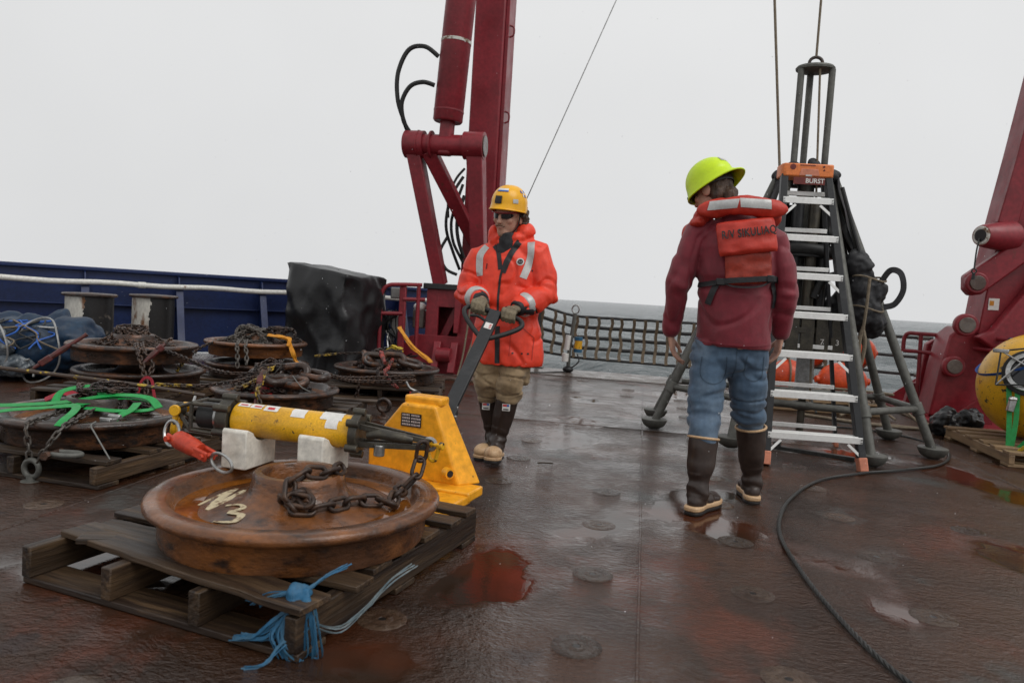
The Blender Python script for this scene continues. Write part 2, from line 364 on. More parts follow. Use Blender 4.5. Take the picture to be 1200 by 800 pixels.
def remeshed(mb, name, mats, voxel, iters=4, parent=None, disp=None, fac=0.5, smooth=180):
    me0 = mb.mesh(name, mats, None); tmp = bpy.data.objects.new('tmp', me0); C.objects.link(tmp)
    r_ = tmp.modifiers.new('r', 'REMESH'); r_.mode = 'VOXEL'; r_.voxel_size = voxel; r_.use_smooth_shade = True
    if iters:
        s_ = tmp.modifiers.new('s', 'SMOOTH'); s_.factor = fac; s_.iterations = iters
    dg = bpy.context.evaluated_depsgraph_get(); me = bpy.data.meshes.new_from_object(tmp.evaluated_get(dg))
    bpy.data.objects.remove(tmp); bpy.data.meshes.remove(me0)
    me.name = name; me.materials.clear()
    for x in (mats if isinstance(mats, (list, tuple)) else [mats]): me.materials.append(M[x])
    if disp:
        N = len(me.vertices); co = np.empty(N*3, 'f'); me.vertices.foreach_get('co', co); co = co.reshape(-1, 3)
        no = np.empty(N*3, 'f'); me.vertices.foreach_get('normal', no); no = no.reshape(-1, 3)
        d = np.array([disp(V(map(float, c))) for c in co], 'f')
        if d.ndim == 1: co = co+no*d[:, None]
        else: co = co+d
        me.vertices.foreach_set('co', co.astype('f').ravel())
    me.polygons.foreach_set('use_smooth', [True]*len(me.polygons)); me.update()
    o = bpy.data.objects.new(name, me); C.objects.link(o)
    if parent is not None: o.parent = parent
    return o
def nz3(p, f, s=0.0): return noise.noise(V((p[0]*f+s, p[1]*f+s*1.7, p[2]*f-s)))
# ================================================================== setting
# --- sea: one sheet to the horizon, waves as geometry near the ship, material ripple beyond
SEA_Z = -2.6
def make_sea():
    NR, NA = 260, 300
    rs = [6*(1400**(i/(NR-1))) for i in range(NR)]
    vs = []; fs = []
    waves = []
    rnd = random.Random(3)
    for i in range(26):
        lam = 2.2*(1.22**i)*rnd.uniform(0.9, 1.1)
        if lam > 60: break
        ang = R(200)+rnd.uniform(-0.75, 0.75); k = 2*math.pi/lam
        waves.append((k*math.cos(ang), k*math.sin(ang), lam, 0.017*lam**0.8, rnd.uniform(0, 6.28)))
    a0, a1 = R(-25), R(205)
    ra = np.array(rs)[:, None]; an = np.linspace(a0, a1, NA)[None, :]
    x = ra*np.cos(an); y = ra*np.sin(an)+2; z = np.zeros_like(x)
    cell = ra*(a1-a0)/NA
    for kx, ky, lam, amp, ph in waves:
        fade = np.clip((lam/(np.maximum(cell, ra*0.028))-2)/3, 0, 1)
        sn = np.sin(kx*x+ky*y+ph+0.6*np.sin(0.05*x+ph)); z = z+amp*fade*(0.7*sn+0.5*(1-np.abs(sn))*2-0.5)
    co = np.stack([x, y, z+SEA_Z], -1).reshape(-1, 3)
    for i in range(NR-1):
        for j in range(NA-1):
            a = i*NA+j; fs.append((a, a+NA, a+NA+1, a+1))
    me = bpy.data.meshes.new('sea'); me.from_pydata(co.tolist(), [], fs)
    me.polygons.foreach_set('use_smooth', [True]*len(me.polygons))
    m = bpy.data.materials.new('grey_sea'); m.use_nodes = True; n = m.node_tree.nodes; L = m.node_tree.links; b = n['Principled BSDF']
    b.inputs['Base Color'].default_value = (0.055, 0.075, 0.080, 1); b.inputs['Roughness'].default_value = 0.16; b.inputs['IOR'].default_value = 1.33
    t = n.new('ShaderNodeTexCoord'); hts = []
    for s_, st in ((0.09, 1.0), (0.45, 0.5), (2.2, 0.12)):
        mp = n.new('ShaderNodeMapping'); mp.inputs['Scale'].default_value = (1.0, 1.5, 1); L.new(t.outputs['Object'], mp.inputs[0])
        x_ = n.new('ShaderNodeTexNoise'); x_.inputs['Scale'].default_value = s_; x_.inputs['Detail'].default_value = 6; x_.inputs['Roughness'].default_value = 0.62
        L.new(mp.outputs[0], x_.inputs['Vector']); mu = n.new('ShaderNodeMath'); mu.operation = 'MULTIPLY'; mu.inputs[1].default_value = st; L.new(x_.outputs['Fac'], mu.inputs[0]); hts.append(mu.outputs[0])
    a_ = n.new('ShaderNodeMath'); a_.operation = 'ADD'; L.new(hts[0], a_.inputs[0]); L.new(hts[1], a_.inputs[1])
    a2 = n.new('ShaderNodeMath'); a2.operation = 'ADD'; L.new(a_.outputs[0], a2.inputs[0]); L.new(hts[2], a2.inputs[1])
    bp = n.new('ShaderNodeBump'); bp.inputs['Strength'].default_value = 1.0; bp.inputs['Distance'].default_value = 2.4
    L.new(a2.outputs[0], bp.inputs['Height']); L.new(bp.outputs[0], b.inputs['Normal'])
    me.materials.append(m); o = bpy.data.objects.new('sea', me); C.objects.link(o); tag(o, 'grey choppy sea reaching to the horizon', None, None, 'structure')
make_sea()

# --- deck: slab outline follows the stern edge and the slanting bulwark
def deck_material():
    m = bpy.data.materials.new('wet_steel_deck'); m.use_nodes = True; n = m.node_tree.nodes; L = m.node_tree.links; b = n['Principled BSDF']
    t = n.new('ShaderNodeTexCoord')
    def nz(s_, det=5, st=(1, 1, 1), loc=(0, 0, 0), ro=0.6):
        mp = n.new('ShaderNodeMapping'); mp.inputs['Scale'].default_value = st; mp.inputs['Location'].default_value = loc; L.new(t.outputs['Object'], mp.inputs[0])
        x = n.new('ShaderNodeTexNoise'); x.inputs['Scale'].default_value = s_; x.inputs['Detail'].default_value = det; x.inputs['Roughness'].default_value = ro
        L.new(mp.outputs[0], x.inputs['Vector']); return x.outputs['Fac']
    def rng(f, a, c, d=0.0, e=1.0):
        r_ = n.new('ShaderNodeMapRange'); r_.inputs['From Min'].default_value = a; r_.inputs['From Max'].default_value = c; r_.inputs['To Min'].default_value = d; r_.inputs['To Max'].default_value = e; L.new(f, r_.inputs['Value']); return r_.outputs['Result']
    def mix(f, a, c):
        x = n.new('ShaderNodeMix'); x.data_type = 'RGBA'; L.new(f, x.inputs['Factor'])
        for s_, k in ((a, 'A'), (c, 'B')):
            if isinstance(s_, tuple): x.inputs[k].default_value = s_+(1,)
            else: L.new(s_, x.inputs[k])
        return x.outputs['Result']
    def math_(op, a, c):
        x = n.new('ShaderNodeMath'); x.operation = op
        for i, s_ in enumerate((a, c)):
            if isinstance(s_, (int, float)): x.inputs[i].default_value = s_
            else: L.new(s_, x.inputs[i])
        return x.outputs[0]
    c = mix(rng(nz(0.9, 6), 0.4, 0.62), (0.026, 0.012, 0.006), (0.062, 0.024, 0.010))
    c = mix(rng(nz(1.3, 7, (1, 0.8, 1), (4, 2, 0)), 0.57, 0.66), c, (0.090, 0.022, 0.008))          # red rust stains
    c = mix(rng(nz(1.7, 6, (1, 1, 1), (9, 5, 0)), 0.60, 0.67), c, (0.050, 0.046, 0.041))           # grey worn patches
    c = mix(rng(nz(3.5, 6, (1, 1, 1), (1, 7, 0)), 0.62, 0.68), c, (0.028, 0.012, 0.008))
    base = nz(1.15, 4, (1.0, 0.75, 1), (2.6, 8.3, 0), 0.5)
    for (px_, py_, pr_) in ((-2.30, 2.35, 0.5), (1.02, 2.72, 0.22), (-0.52, 2.62, 0.26)):
        dn = n.new('ShaderNodeVectorMath'); dn.operation = 'DISTANCE'; dn.inputs[1].default_value = (px_, py_, 0); L.new(t.outputs['Object'], dn.inputs[0])
        base = math_('ADD', base, rng(dn.outputs['Value'], 0.0, pr_*1.5, 0.16, 0.0))
    pud = rng(base, 0.548, 0.622)                           # standing water
    L.new(mix(pud, c, mix(rng(nz(1.4, 3, (1, 1, 1), (6, 6, 0)), 0.45, 0.6), (0.030, 0.017, 0.011), (0.060, 0.019, 0.009))), b.inputs['Base Color'])
    b.inputs['IOR'].default_value = 1.42; b.inputs['Specular IOR Level'].default_value = 0.68
    rr = rng(nz(3.2, 6, (1, 1, 1), (3, 3, 0), 0.7), 0.38, 0.62, 0.03, 0.16)
    rr = math_('MULTIPLY', rr, rng(pud, 0, 1, 1.0, 0.25)); L.new(rr, b.inputs['Roughness'])
    h1 = nz(36, 4, (0.85, 1.15, 1), (0, 0, 0), 0.62); h2 = nz(110, 3); h = math_('ADD', math_('MULTIPLY', h1, 1.0), math_('MULTIPLY', h2, 0.35))
    amp = rng(nz(2.2, 3, (1, 1, 1), (8, 1, 0)), 0.35, 0.65, 0.45, 1.0)
    h = math_('MULTIPLY', h, math_('MULTIPLY', amp, rng(pud, 0, 1, 1.0, 0.03)))
    bp = n.new('ShaderNodeBump'); bp.inputs['Strength'].default_value = 1.0; bp.inputs['Distance'].default_value = 0.022
    L.new(h, bp.inputs['Height'])
    b2 = n.new('ShaderNodeBump'); b2.inputs['Strength'].default_value = 0.5; b2.inputs['Distance'].default_value = 0.03
    L.new(nz(1.2, 2, (1, 1, 1), (5, 3, 0)), b2.inputs['Height']); L.new(b2.outputs[0], bp.inputs['Normal'])
    L.new(bp.outputs[0], b.inputs['Normal'])
    return m
M['deck'] = deck_material()
poly = [(-12, -6), (7, -6), (7, 10.9), (-3.3, 10.9), (-3.3, 11.95), (-12, 3.45)]
mb = MB(); mb.prism(poly, -0.6, 0.0)
deck = mb.build('deck', 'deck', None, None); tag(deck, 'wet rust stained steel working deck', None, None, 'structure')
# hull below the deck edge
mb = MB(); mb.prism([(x*0.995, y*0.995) for x, y in poly], -4.0, -0.601)
tag(mb.build('hull', 'blue', None, None), 'navy hull side below the deck edge', None, None, 'structure')
# stern lip plate: a strip of paler worn steel along the aft edge
M['lip'] = mat('worn_pale_stern_plate', (0.135, 0.115, 0.10), 0.2, 0.0, (0.075, 0.045, 0.035), 3, (0.45, 0.62), bump=0.35, bscale=30, bdist=0.006, rough2=0.4)
mb = MB(); mb.box((1.75, 10.42, 0.002), (9.9, 0.96, 0.008)); mb.build('stern_plate', 'lip', deck, None)
# weld seams
for i, x in enumerate((0.055, -2.45, 2.5, -4.9, 4.9)):
    mb = MB(); pts = [(x+random.uniform(-.002, .002), -4+k*0.25, 0.0005) for k in range(56)]
    mb.tube(pts, [(0.006, 0.0035)]*len(pts), 6); mb.build('weld_seam', 'deck', deck)
for i, yv in enumerate((6.15, 9.9)):
    mb = MB(); pts = [(-8+k*0.25, yv+random.uniform(-.002, .002), 0.0005) for k in range(60)]
    mb.tube(pts, [(0.005, 0.0025)]*len(pts), 6); mb.build('weld_seam', 'deck', deck)
# tie-down sockets on a two-foot grid
M['socket'] = mat('deck_socket_steel', (0.060, 0.038, 0.025), 0.12, 0.0, (0.036, 0.018, 0.010), 6, (0.42, 0.6), bump=0.9, bscale=36, bdist=0.012, rough2=0.3, ov=0.4)
M['hole'] = mat('socket_hole', (0.01, 0.008, 0.007), 0.3)
mb = MB(); mb.lathe([(0.0001, 0.001), (0.012, 0.001), (0.014, 0.003), (0.030, 0.0032), (0.033, 0.002), (0.039, 0.002), (0.042, 0.0028), (0.074, 0.0022), (0.079, 0.0003)], 32)
sock = mb.mesh('deck_socket', 'socket', 35)
mb = MB(); mb.lathe([(0.0001, 0.0022), (0.012, 0.002)], 16); hole = mb.mesh('socket_hole', 'hole')
rs_ = random.Random(5)
for i in range(-9, 9):
    for j in range(-1, 14):
        x = -0.13+0.61*i; y = 2.16+0.62*j
        if y > 9.7 or (rs_.random() < 0.55 and not (-1 < i < 3 and j < 4)): continue
        s_ = inst('deck_socket', sock, deck, (x+rs_.uniform(-.01, .01), y+rs_.uniform(-.01, .01), 0.0), (0, 0, rs_.uniform(0, 6)))
        inst('socket_hole', hole, s_)

# --- slanting navy bulwark with stiffeners, cap rail and white pipe
BA = V((-10.6, 4.75, 0)); BB = V((-3.35, 11.87, 0)); bt = (BB-BA).normalized(); bn = V((bt.y, -bt.x, 0))   # bn points inboard
bw = thing('bulwark', 'navy blue steel bulwark wall behind the bollards and wheels', 'bulwark', (0, 0, 0))
L_ = (BB-BA).length; k = 0; s0 = 0.0
while s0 < L_-0.01:
    s1 = min(s0+2.44, L_); mb = MB(); a = BA+bt*(s0+.0003); b = BA+bt*(s1-.0003)
    mb.bar(a+V((0, 0, .53)), b+V((0, 0, .53)), 0.02, 1.04); mb.build('wall_plate', 'blue', bw, 40); s0 = s1
mb = MB(); mb.bar(BA+V((0, 0, 1.070)), BB+V((0, 0, 1.070)), 0.13, 0.052); mb.build('cap_rail', 'blue', bw, 40, 0.012)
mb = MB(); mb.bar(BA+V((0, 0, .62))+bn*.05, BB+V((0, 0, .62))+bn*.05, 0.08, 0.014); mb.build('stringer', 'blue', bw, 40, 0.003)
s0 = 0.55
while s0 < L_:
    p = BA+bt*s0; mb = MB()
    mb.prism([(0.01, 1.05), (0.12, 1.02), (0.155, 0.9), (0.50, 0.0), (0.01, 0.0)], -0.008, 0.008, Matrix(((bn.x, 0, bt.x, p.x), (bn.y, 0, bt.y, p.y), (0, 1, 0, 0), (0, 0, 0, 1))))
    fl = MB(); fl.bar(p+bn*.155+V((0, 0, .9)), p+bn*.50, 0.09, 0.012, up=bn)
    st = mb.build('stiffener', 'blue', bw, 40); fl.build('flange', 'blue', st, 40, 0.002); s0 += 1.1
pr = thing('handrail_pipe', 'chipped white handrail pipe running along the navy bulwark', 'handrail')
pts = [BA+bt*(L_*i/40)+bn*0.20+V((0, 0, 0.90+0.008*math.sin(i*1.3))) for i in range(41)]
for a, b in ((0, 13), (13, 22), (22, 31), (31, 40)):
    mb = MB(); q = pts[a:b+1]; q = [q[0]+bt*.006]+q[1:-1]+[q[-1]-bt*.006]; mb.tube(q, 0.035, 12); mb.build('pipe', 'white_paint', pr)
for i in (13, 22, 31):
    mb = MB(); mb.tube([pts[i]-bt*.045, pts[i]+bt*.045], 0.043, 12); mb.build('coupling', 'white_paint', pr)
s0 = 1.65
while s0 < L_:
    p = BA+bt*s0+V((0, 0, .9)); mb = MB(); mb.bar(p+bn*.012, p+bn*.19, 0.03, 0.05); mb.build('bracket', 'blue', pr); s0 += 1.1

# --- bollards
bo = thing('mooring_bollard', 'pair of rust streaked white and black mooring bollards before the navy bulwark', 'bollard', (0, 0, 0))
mb = MB(); mb.box((-5.93, 7.5, 0.03), (0.62, 1.7, 0.06)); mb.build('base_plate', 'rust', bo, 40, 0.01)
for (x, y) in ((-5.98, 7.04), (-5.87, 7.95)):
    mb = MB(); mb.lathe([(0.235, 0.055+0.71*q/60) for q in range(61)], 160); c_ = V((x, y, 0))
    for i, f in enumerate(mb.f):
        q = i % 60; a = 2*math.pi*(i//60+0.5)/160
        d = math.cos(a-R(-135))+0.16*noise.noise(V((math.cos(a)*2+x*3, math.sin(a)*2, q*0.09)))+0.10*noise.noise(V((math.cos(a)*7, y*5, q*0.3)))
        mb.m[i] = 0 if d > 0.30 else 1
    p = mb.build('post', ['bollard', 'bollard_black'], bo, 40, loc=c_)
    mb = MB(); mb.lathe([(0.0001, 0.766), (0.262, 0.766), (0.272, 0.775), (0.272, 0.79), (0.26, 0.80), (0.0001, 0.81)], 48); mb.build('cap', 'rust', p, 40)
# ================================================================== railway wheels used as anchors, pallets
WP = [(0.240, 0.0), (0.895, 0.0), (0.905, 0.03), (0.905, 0.165), (0.925, 0.19), (0.975, 0.205), (0.998, 0.225), (1.0, 0.25), (0.985, 0.272), (0.955, 0.28),
      (0.862, 0.278), (0.842, 0.262), (0.815, 0.205), (0.78, 0.172), (0.70, 0.178), (0.58, 0.200), (0.44, 0.226), (0.375, 0.248), (0.335, 0.30), (0.318, 0.37), (0.312, 0.405), (0.300, 0.42), (0.252, 0.42), (0.240, 0.40)]
def wheel_z(r, R0):                       # height of the upper face at radius r
    q = r/R0; top = WP[8:]
    for (ra, za), (rb, zb) in zip(top, top[1:]):
        if rb <= q <= ra: return (za+(zb-za)*(ra-q)/(ra-rb+1e-9))*R0
    return (0.42 if q < 0.3 else 0.25)*R0
def wheel(label, x, y, z, R0, rz, m='rust', water=True, tilt=(0, 0)):
    t = thing('railway_wheel', label, 'wheel', (x, y, z), rz, 'railway wheels serving as anchors')
    t.rotation_euler = (R(tilt[0]), R(tilt[1]), R(rz))
    mb = MB(); mb.lathe([(a*R0, b*R0) for a, b in WP], 96, closed=True); mb.build('wheel_casting', m, t, 50)
    if water:
        mb = MB(); n = 96; vs = []; fs = []; rr = random.Random(int(x*100))
        ph = [rr.uniform(0, 6.28) for _ in range(4)]
        for k in range(n):
            a = 2*math.pi*k/n; inn = 0.665+0.045*math.sin(a+ph[0])+0.025*math.sin(3*a+ph[1])+0.012*math.sin(7*a+ph[2])
            for q in (0.826, inn): vs.append((q*R0*math.cos(a), q*R0*math.sin(a), min(0.189*R0, wheel_z(q*R0, R0)+0.0012) if q < .75 else 0.189*R0))
        for k in range(n): j = (k+1) % n; fs.append((2*k, 2*j, 2*j+1, 2*k+1))
        mb.add(vs, fs); mb.build('rain_water', 'water', t)
    return t
def pallet(label, x, y, rz, W=1.12, D=1.18, H=0.14, boards=7, stringers=4, z=0.0, m='wood', skip=(), over=None, front_block=False):
    t = thing('pallet', label, 'pallet', (x, y, z), rz, 'wooden pallets under the deck gear'); rr = random.Random(int(x*77+y*13))
    th = 0.022; sh = H-2*th
    for i in range(stringers):
        sx = -W/2+0.025+(W-0.05)*i/(stringers-1)
        mb = MB(); mb.box((0, 0, 0), (D, 0.042, sh-.002)); o = mb.build('stringer', m, t, 40, 0.004)
        o.location = (sx, 0, th+sh/2); o.rotation_euler = (0, 0, R(90)+rr.uniform(-.01, .01))
    for i in range(boards):
        if i in skip: continue
        by = -D/2+0.06+(D-0.12)*i/(boards-1); bw_ = rr.uniform(0.095, 0.135)
        mb = MB(); nseg = 14; L_ = W+rr.uniform(-.02, .03)
        pts = [V((-L_/2+L_*k/nseg, 0, rr.uniform(-.002, .002))) for k in range(nseg+1)]
        mb.ribbon(pts, [bw_*rr.uniform(.93, 1.02)*(.93 if k_ in (0, nseg) else 1) for k_, _ in enumerate(pts)], th-.001); o = mb.build('board', m, t, 40, 0.003)
        loc = V((0, by, H-th/2)); rot = (rr.uniform(-.006, .006), 0, rr.uniform(-.012, .012))
        if over and i in over: dl, rot = over[i]; loc += V(dl)
        o.location = loc; o.rotation_euler = rot
    for i in range(3):
        by = (-D/2+0.07, 0, D/2-0.07)[i]
        mb = MB(); mb.box((0, 0, 0), (W, 0.13, th-.001)); o = mb.build('bottom_board', m, t, 40, 0.003); o.location = (0, by, th/2+.0015)
    return t

# 1 near pallet and wheel, pulled by the jack
P1 = pallet('broken wet pallet under the nearest rusty wheel, blue twine tied to its corner', -1.305, 2.52, -11.5, 1.12, 1.19, 0.15, 7, 4, over={0: ((0.02, 0.06, 0.004), (0.02, -0.01, -0.115)), 1: ((0.05, 0.02, 0), (0, 0, 0.02)), 6: ((0.0, 0.0, 0.0), (0, 0, -0.02))})
mb = MB(); mb.box((0, 0, 0), (0.20, 0.09, 0.02)); o = mb.build('board_stub', 'wood', P1, 40, 0.004); o.location = (-0.36, -0.42, 0.139); o.rotation_euler = (0.02, 0.02, 0.55)
W1C = V((-1.195, 2.45)); W1R = 0.515
W1 = wheel('nearest rusty railway wheel with painted N3 under the yellow instrument', W1C.x, W1C.y, 0.152, W1R, 0, 'rust_warm')
def brush(parent, strokes, R0, mtl, name='painted_mark', lift=0.0016, wd=0.018):
    for i, st in enumerate(strokes):
        q = resample([V((a, b, 0)) for a, b in st], 0.012) if len(st) < 3 else resample(spline([(a, b, 0) for a, b in st], 10), 0.012)
        pts = [V((p.x, p.y, wheel_z(math.hypot(p.x, p.y), R0)+lift)) for p in q]
        n_ = len(pts); wds = [wd*(0.55+0.6*math.sin(math.pi*(k+0.6)/(n_+0.4)))*random.uniform(.85, 1.15) for k in range(n_)]
        mb = MB(); mb.ribbon(pts, wds, 0.0012); mb.build(name, mtl, parent)
cx, cy = W1C
brush(W1, [[(-.275, .05), (-.235, -.205)], [(-.235, -.205), (-.20, -.01)]], W1R, 'paint_cream', wd=0.026)
brush(W1, [[(-.30, -.155), (-.275, .05)]], W1R, 'paint_cream', wd=0.013)
brush(W1, [[(-.185, -.17), (-.14, -.165), (-.105, -.19), (-.135, -.225), (-.085, -.24), (-.085, -.29), (-.155, -.295)]], W1R, 'paint_cream', wd=0.024)

# 2 left wheel with the green straps
pallet('dark wet pallet below the wheel with green straps', -3.0, 3.62, -4, 1.06, 1.1, 0.13, 7, 3, skip=(1,), over={0: ((0, 0.03, 0), (0, 0, .03))})
W2 = wheel('rusty wheel at the left edge with green ratchet straps on top', -3.01, 3.62, 0.132, 0.505, 40)
brush(W2, [[(0.02, -0.30), (0.10, -0.16)], [(0.10, -0.16), (0.13, -0.30)], [(0.13, -0.30), (0.22, -0.17)]], 0.505, 'paint_white', wd=0.035)
brush(W2, [[(0.22, -0.05), (0.32, 0.02)], [(0.30, -0.12), (0.37, -0.04)]], 0.505, 'paint_white', wd=0.04)
# 3 stack by the bollards
pallet('pallet under the stack of two wheels before the bollards', -4.16, 5.42, 8, 1.05, 1.05, 0.12, 6, 3)
W3b = wheel('lower wheel of the two stacked before the bollards', -4.12, 5.44, 0.122, 0.51, 10, water=False)
W3 = wheel('upper wheel of the two stacked before the bollards, white paint on its face', -4.16, 5.40, 0.335, 0.50, 70, water=False)
brush(W3, [[(0.10, -0.30), (0.16, -0.20)], [(0.19, -0.27), (0.24, -0.17)], [(-0.25, -0.20), (-0.33, -0.10)], [(-0.20, -0.28), (0.30, -0.20)]], 0.50, 'paint_white', wd=0.045)
# 4 middle wheel with red paint
pallet('weathered pallet under the wheel with the red sprayed mark', -2.70, 5.13, 6, 1.1, 1.1, 0.12, 7, 3, over={6: ((0.12, 0, 0.0), (0, 0, .08)), 0: ((0.25, 0, 0.0), (0, 0, -.12))})
W4 = wheel('rusty wheel in the middle with red sprayed mark and heavy chain', -2.72, 5.12, 0.122, 0.475, 120)
# 5 stack behind the middle
pallet('pallet under the two wheels stacked against the black tarp side', -3.72, 6.62, 0, 1.05, 1.05, 0.12, 6, 3)
wheel('lower wheel of the stack behind the middle wheel', -3.72, 6.62, 0.122, 0.49, 30, water=False)
W5 = wheel('upper wheel of the stack behind the middle wheel, heaped with grey chain', -3.73, 6.60, 0.328, 0.485, 10, 'rust_warm', water=False)
# 6 wheel before the left frame pedestal
pallet('grey pallet under the wheel before the red frame pedestal', -2.50, 7.02, 12, 1.1, 1.1, 0.12, 7, 3)
W6 = wheel('rusty wheel before the red frame pedestal with thick chain links on it', -2.52, 7.02, 0.122, 0.53, 60)
def blotch(parent, x, y, rx, ry, R0, mtl, name='sprayed_mark', lift=0.002):
    mb = MB(); n = 28; rr = random.Random(int(x*999+y*77)); rings = []
    for q in range(5):
        rings.append([]) 
        for k in range(n):
            a = 2*math.pi*k/n; s_ = q/4*(0.85+0.3*noise.noise(V((math.cos(a)*1.7+x*9, math.sin(a)*1.7, 3))))
            px, py = x+rx*s_*math.cos(a), y+ry*s_*math.sin(a); rings[-1].append(len(mb.v)); mb.v.append((px, py, wheel_z(math.hypot(px, py), R0)+lift))
    for q in range(4):
        for k in range(n): mb.f.append((rings[q][k], rings[q+1][k], rings[q+1][(k+1) % n], rings[q][(k+1) % n])); mb.m.append(0)
    mb.build(name, mtl, parent)
Rz = lambda t, x, y: (Matrix.Rotation(-t.rotation_euler[2], 3, 'Z') @ V((x, y, 0)))
p_ = Rz(W4, 0.02, -0.27); blotch(W4, p_.x, p_.y, 0.16, 0.10, 0.475, 'paint_red')
p_ = Rz(W6, -0.33, -0.20); blotch(W6, p_.x, p_.y, 0.10, 0.10, 0.53, 'paint_red')

# ------------------------------------------------------------------ chains
def on_wheel(cx, cy, z0, R0, pts):        # (x, y, extra height) in world -> resting on the wheel
    return spline([(x, y, z0+wheel_z(min(math.hypot(x-cx, y-cy), R0*0.98), R0)+h) for x, y, h in pts], 10)
def heap(cx, cy, z0, R0, rad, n, seed, h=0.02, zadd=0.05):
    rr = random.Random(seed); pts = []; a = rr.uniform(0, 6)
    for i in range(n):
        a += rr.uniform(1.6, 2.9); q = rad*math.sqrt(rr.random())
        pts.append((cx+q*math.cos(a), cy+q*math.sin(a), h+zadd*(i/n)*(1-q/rad)*1.6+rr.uniform(0, .012)))
    return on_wheel(cx, cy, z0, R0, pts)
# near chain: from the release shackle over the rim, along the dish and up on the hub
z0 = 0.152
near = [(-0.815, 2.725, 0.455), (-0.825, 2.735, 0.385)]
near = spline([V(p) for p in near]+[V((x, y, z0+wheel_z(math.hypot(x-cx, y-cy), W1R)+h)) for x, y, h in
        ((-0.83, 2.70, 0.035), (-0.875, 2.66, 0.03), (-0.86, 2.57, 0.05), (-0.845, 2.47, 0.03), (-0.905, 2.50, 0.022), (-0.97, 2.42, 0.018), (-1.00, 2.36, 0.018), (-1.04, 2.29, 0.018), (-1.10, 2.255, 0.018), (-1.165, 2.25, 0.022), (-1.13, 2.285, 0.035), (-1.06, 2.285, 0.045), (-1.10, 2.245, 0.05), (-1.155, 2.27, 0.05), (-1.12, 2.315, 0.03), (-1.075, 2.375, 0.02), (-1.055, 2.45, 0.014), (-1.06, 2.53, 0.012))], 8)
chain_links('chain', 'rusty chain from the yellow shackle across the nearest wheel onto its hub', near, 0.102, 0.058, 0.0085, 'chain')
# hanging chain on the left wheel, ring bolt and shackle
hang1 = spline([(-3.02, 3.45, 0.30), (-3.0, 3.25, 0.28), (-2.955, 3.085, 0.275), (-2.93, 3.065, 0.20), (-2.92, 3.07, 0.085)], 8)
hang2 = spline([(-2.85, 3.40, 0.31), (-2.80, 3.22, 0.29), (-2.775, 3.11, 0.27), (-2.80, 3.06, 0.20), (-2.885, 3.065, 0.085)], 8)
chain_links('chain', 'steel chain hanging straight down the front of the green strapped wheel', hang1, 0.058, 0.034, 0.0055, 'chain_grey')
chain_links('chain', 'steel chain slanting down beside the straight one to the deck ring', hang2, 0.058, 0.034, 0.0055, 'chain_grey')
rb = thing('ring_bolt', 'steel eye ring bolted to the deck under the hanging chains', 'ring bolt', (-2.905, 3.065, 0))
mb = MB(); mb.tube([(0.042*math.cos(a), 0, 0.062+0.042*math.sin(a)) for a in [2*math.pi*k/20 for k in range(20)]], 0.014, 10, closed=True); mb.build('eye', 'grey_steel', rb)
mb = MB(); mb.lathe([(0.0001, 0.03), (0.02, 0.03), (0.024, 0.005), (0.045, 0.004), (0.047, 0.0005)], 20); mb.build('boss', 'grey_steel', rb)
sh = thing('shackle', 'grey bow shackle lying on the dark pallet edge', 'shackle', (-2.72, 3.06, 0.155), 8)
mb = MB(); mb.tube(spline([(-0.05, -.03, 0), (0.0, -.035, 0), (0.055, -.03, 0), (0.085, 0, 0), (0.055, .03, 0), (0.0, .035, 0), (-0.05, .03, 0)], 6), 0.013, 10); mb.build('bow', 'grey_steel', sh)
mb = MB(); mb.cyl((-0.05, -.055, 0), (-0.05, .055, 0), 0.014, n=12); mb.cyl((-0.05, -.075, 0), (-0.05, -.05, 0), 0.022, n=6); mb.build('pin', 'rust', sh)
# heavy anchor-chain links
def big_links(label, specs, z0, L=0.27, W=0.165, r=0.03):
    t = thing('anchor_chain', label, 'chain', (0, 0, 0)); me = link_mb(L, W, r, 12, 10).mesh('link', 'rust', 180)
    for (x, y, z, rz, rx, ry) in specs: inst('link', me, t, (x, y, z), Euler((R(rx), R(ry), R(rz))).to_matrix())
big_links('heavy brown anchor chain links piled on the wheel with red mark', [(-2.62, 4.98, 0.325, 60, 15, 0), (-2.58, 5.12, 0.37, 10, 60, -8), (-2.42, 5.15, 0.36, -15, 12, 4), (-2.73, 5.06, 0.335, 100, 60, 0), (-2.52, 5.01, 0.315, -20, 20, 0), (-2.85, 5.2, 0.33, 20, 20, 0)], 0)
big_links('heavy brown anchor chain links lying on the wheel before the pedestal', [(-2.70, 6.95, 0.345, 120, 40, -10), (-2.60, 6.88, 0.335, 20, 60, 6), (-2.40, 6.86, 0.35, 5, 72, 0), (-2.24, 6.90, 0.33, 20, 20, 12), (-2.50, 7.05, 0.35, 60, 30, 0)], 0)
CH = dict(L=0.052, W=0.034, r=0.0062)
g = 'lashing chains heaped on the wheels'
chain_mesh('chain', 'dark chain heaped round the hub of the wheel with red mark', heap(-2.78, 5.15, 0.122, 0.475, 0.30, 60, 11, zadd=.09), m='chain_dark', group=g, **CH)
chain_mesh('chain', 'grey chain heaped on the upper wheel near the black tarp', heap(-3.76, 6.55, 0.328, 0.485, 0.33, 60, 12, zadd=.05), m='chain_grey', group=g, **CH)
chain_mesh('chain', 'dark chain heaped beside the grey one on the upper wheel near the tarp', heap(-3.55, 6.70, 0.328, 0.485, 0.26, 44, 22, zadd=.05), m='chain_dark', group=g, **CH)
chain_mesh('chain', 'dark chain heaped on the wheel before the red pedestal', heap(-2.55, 7.1, 0.122, 0.53, 0.36, 60, 13, zadd=.06), m='chain_dark', group=g, **CH)
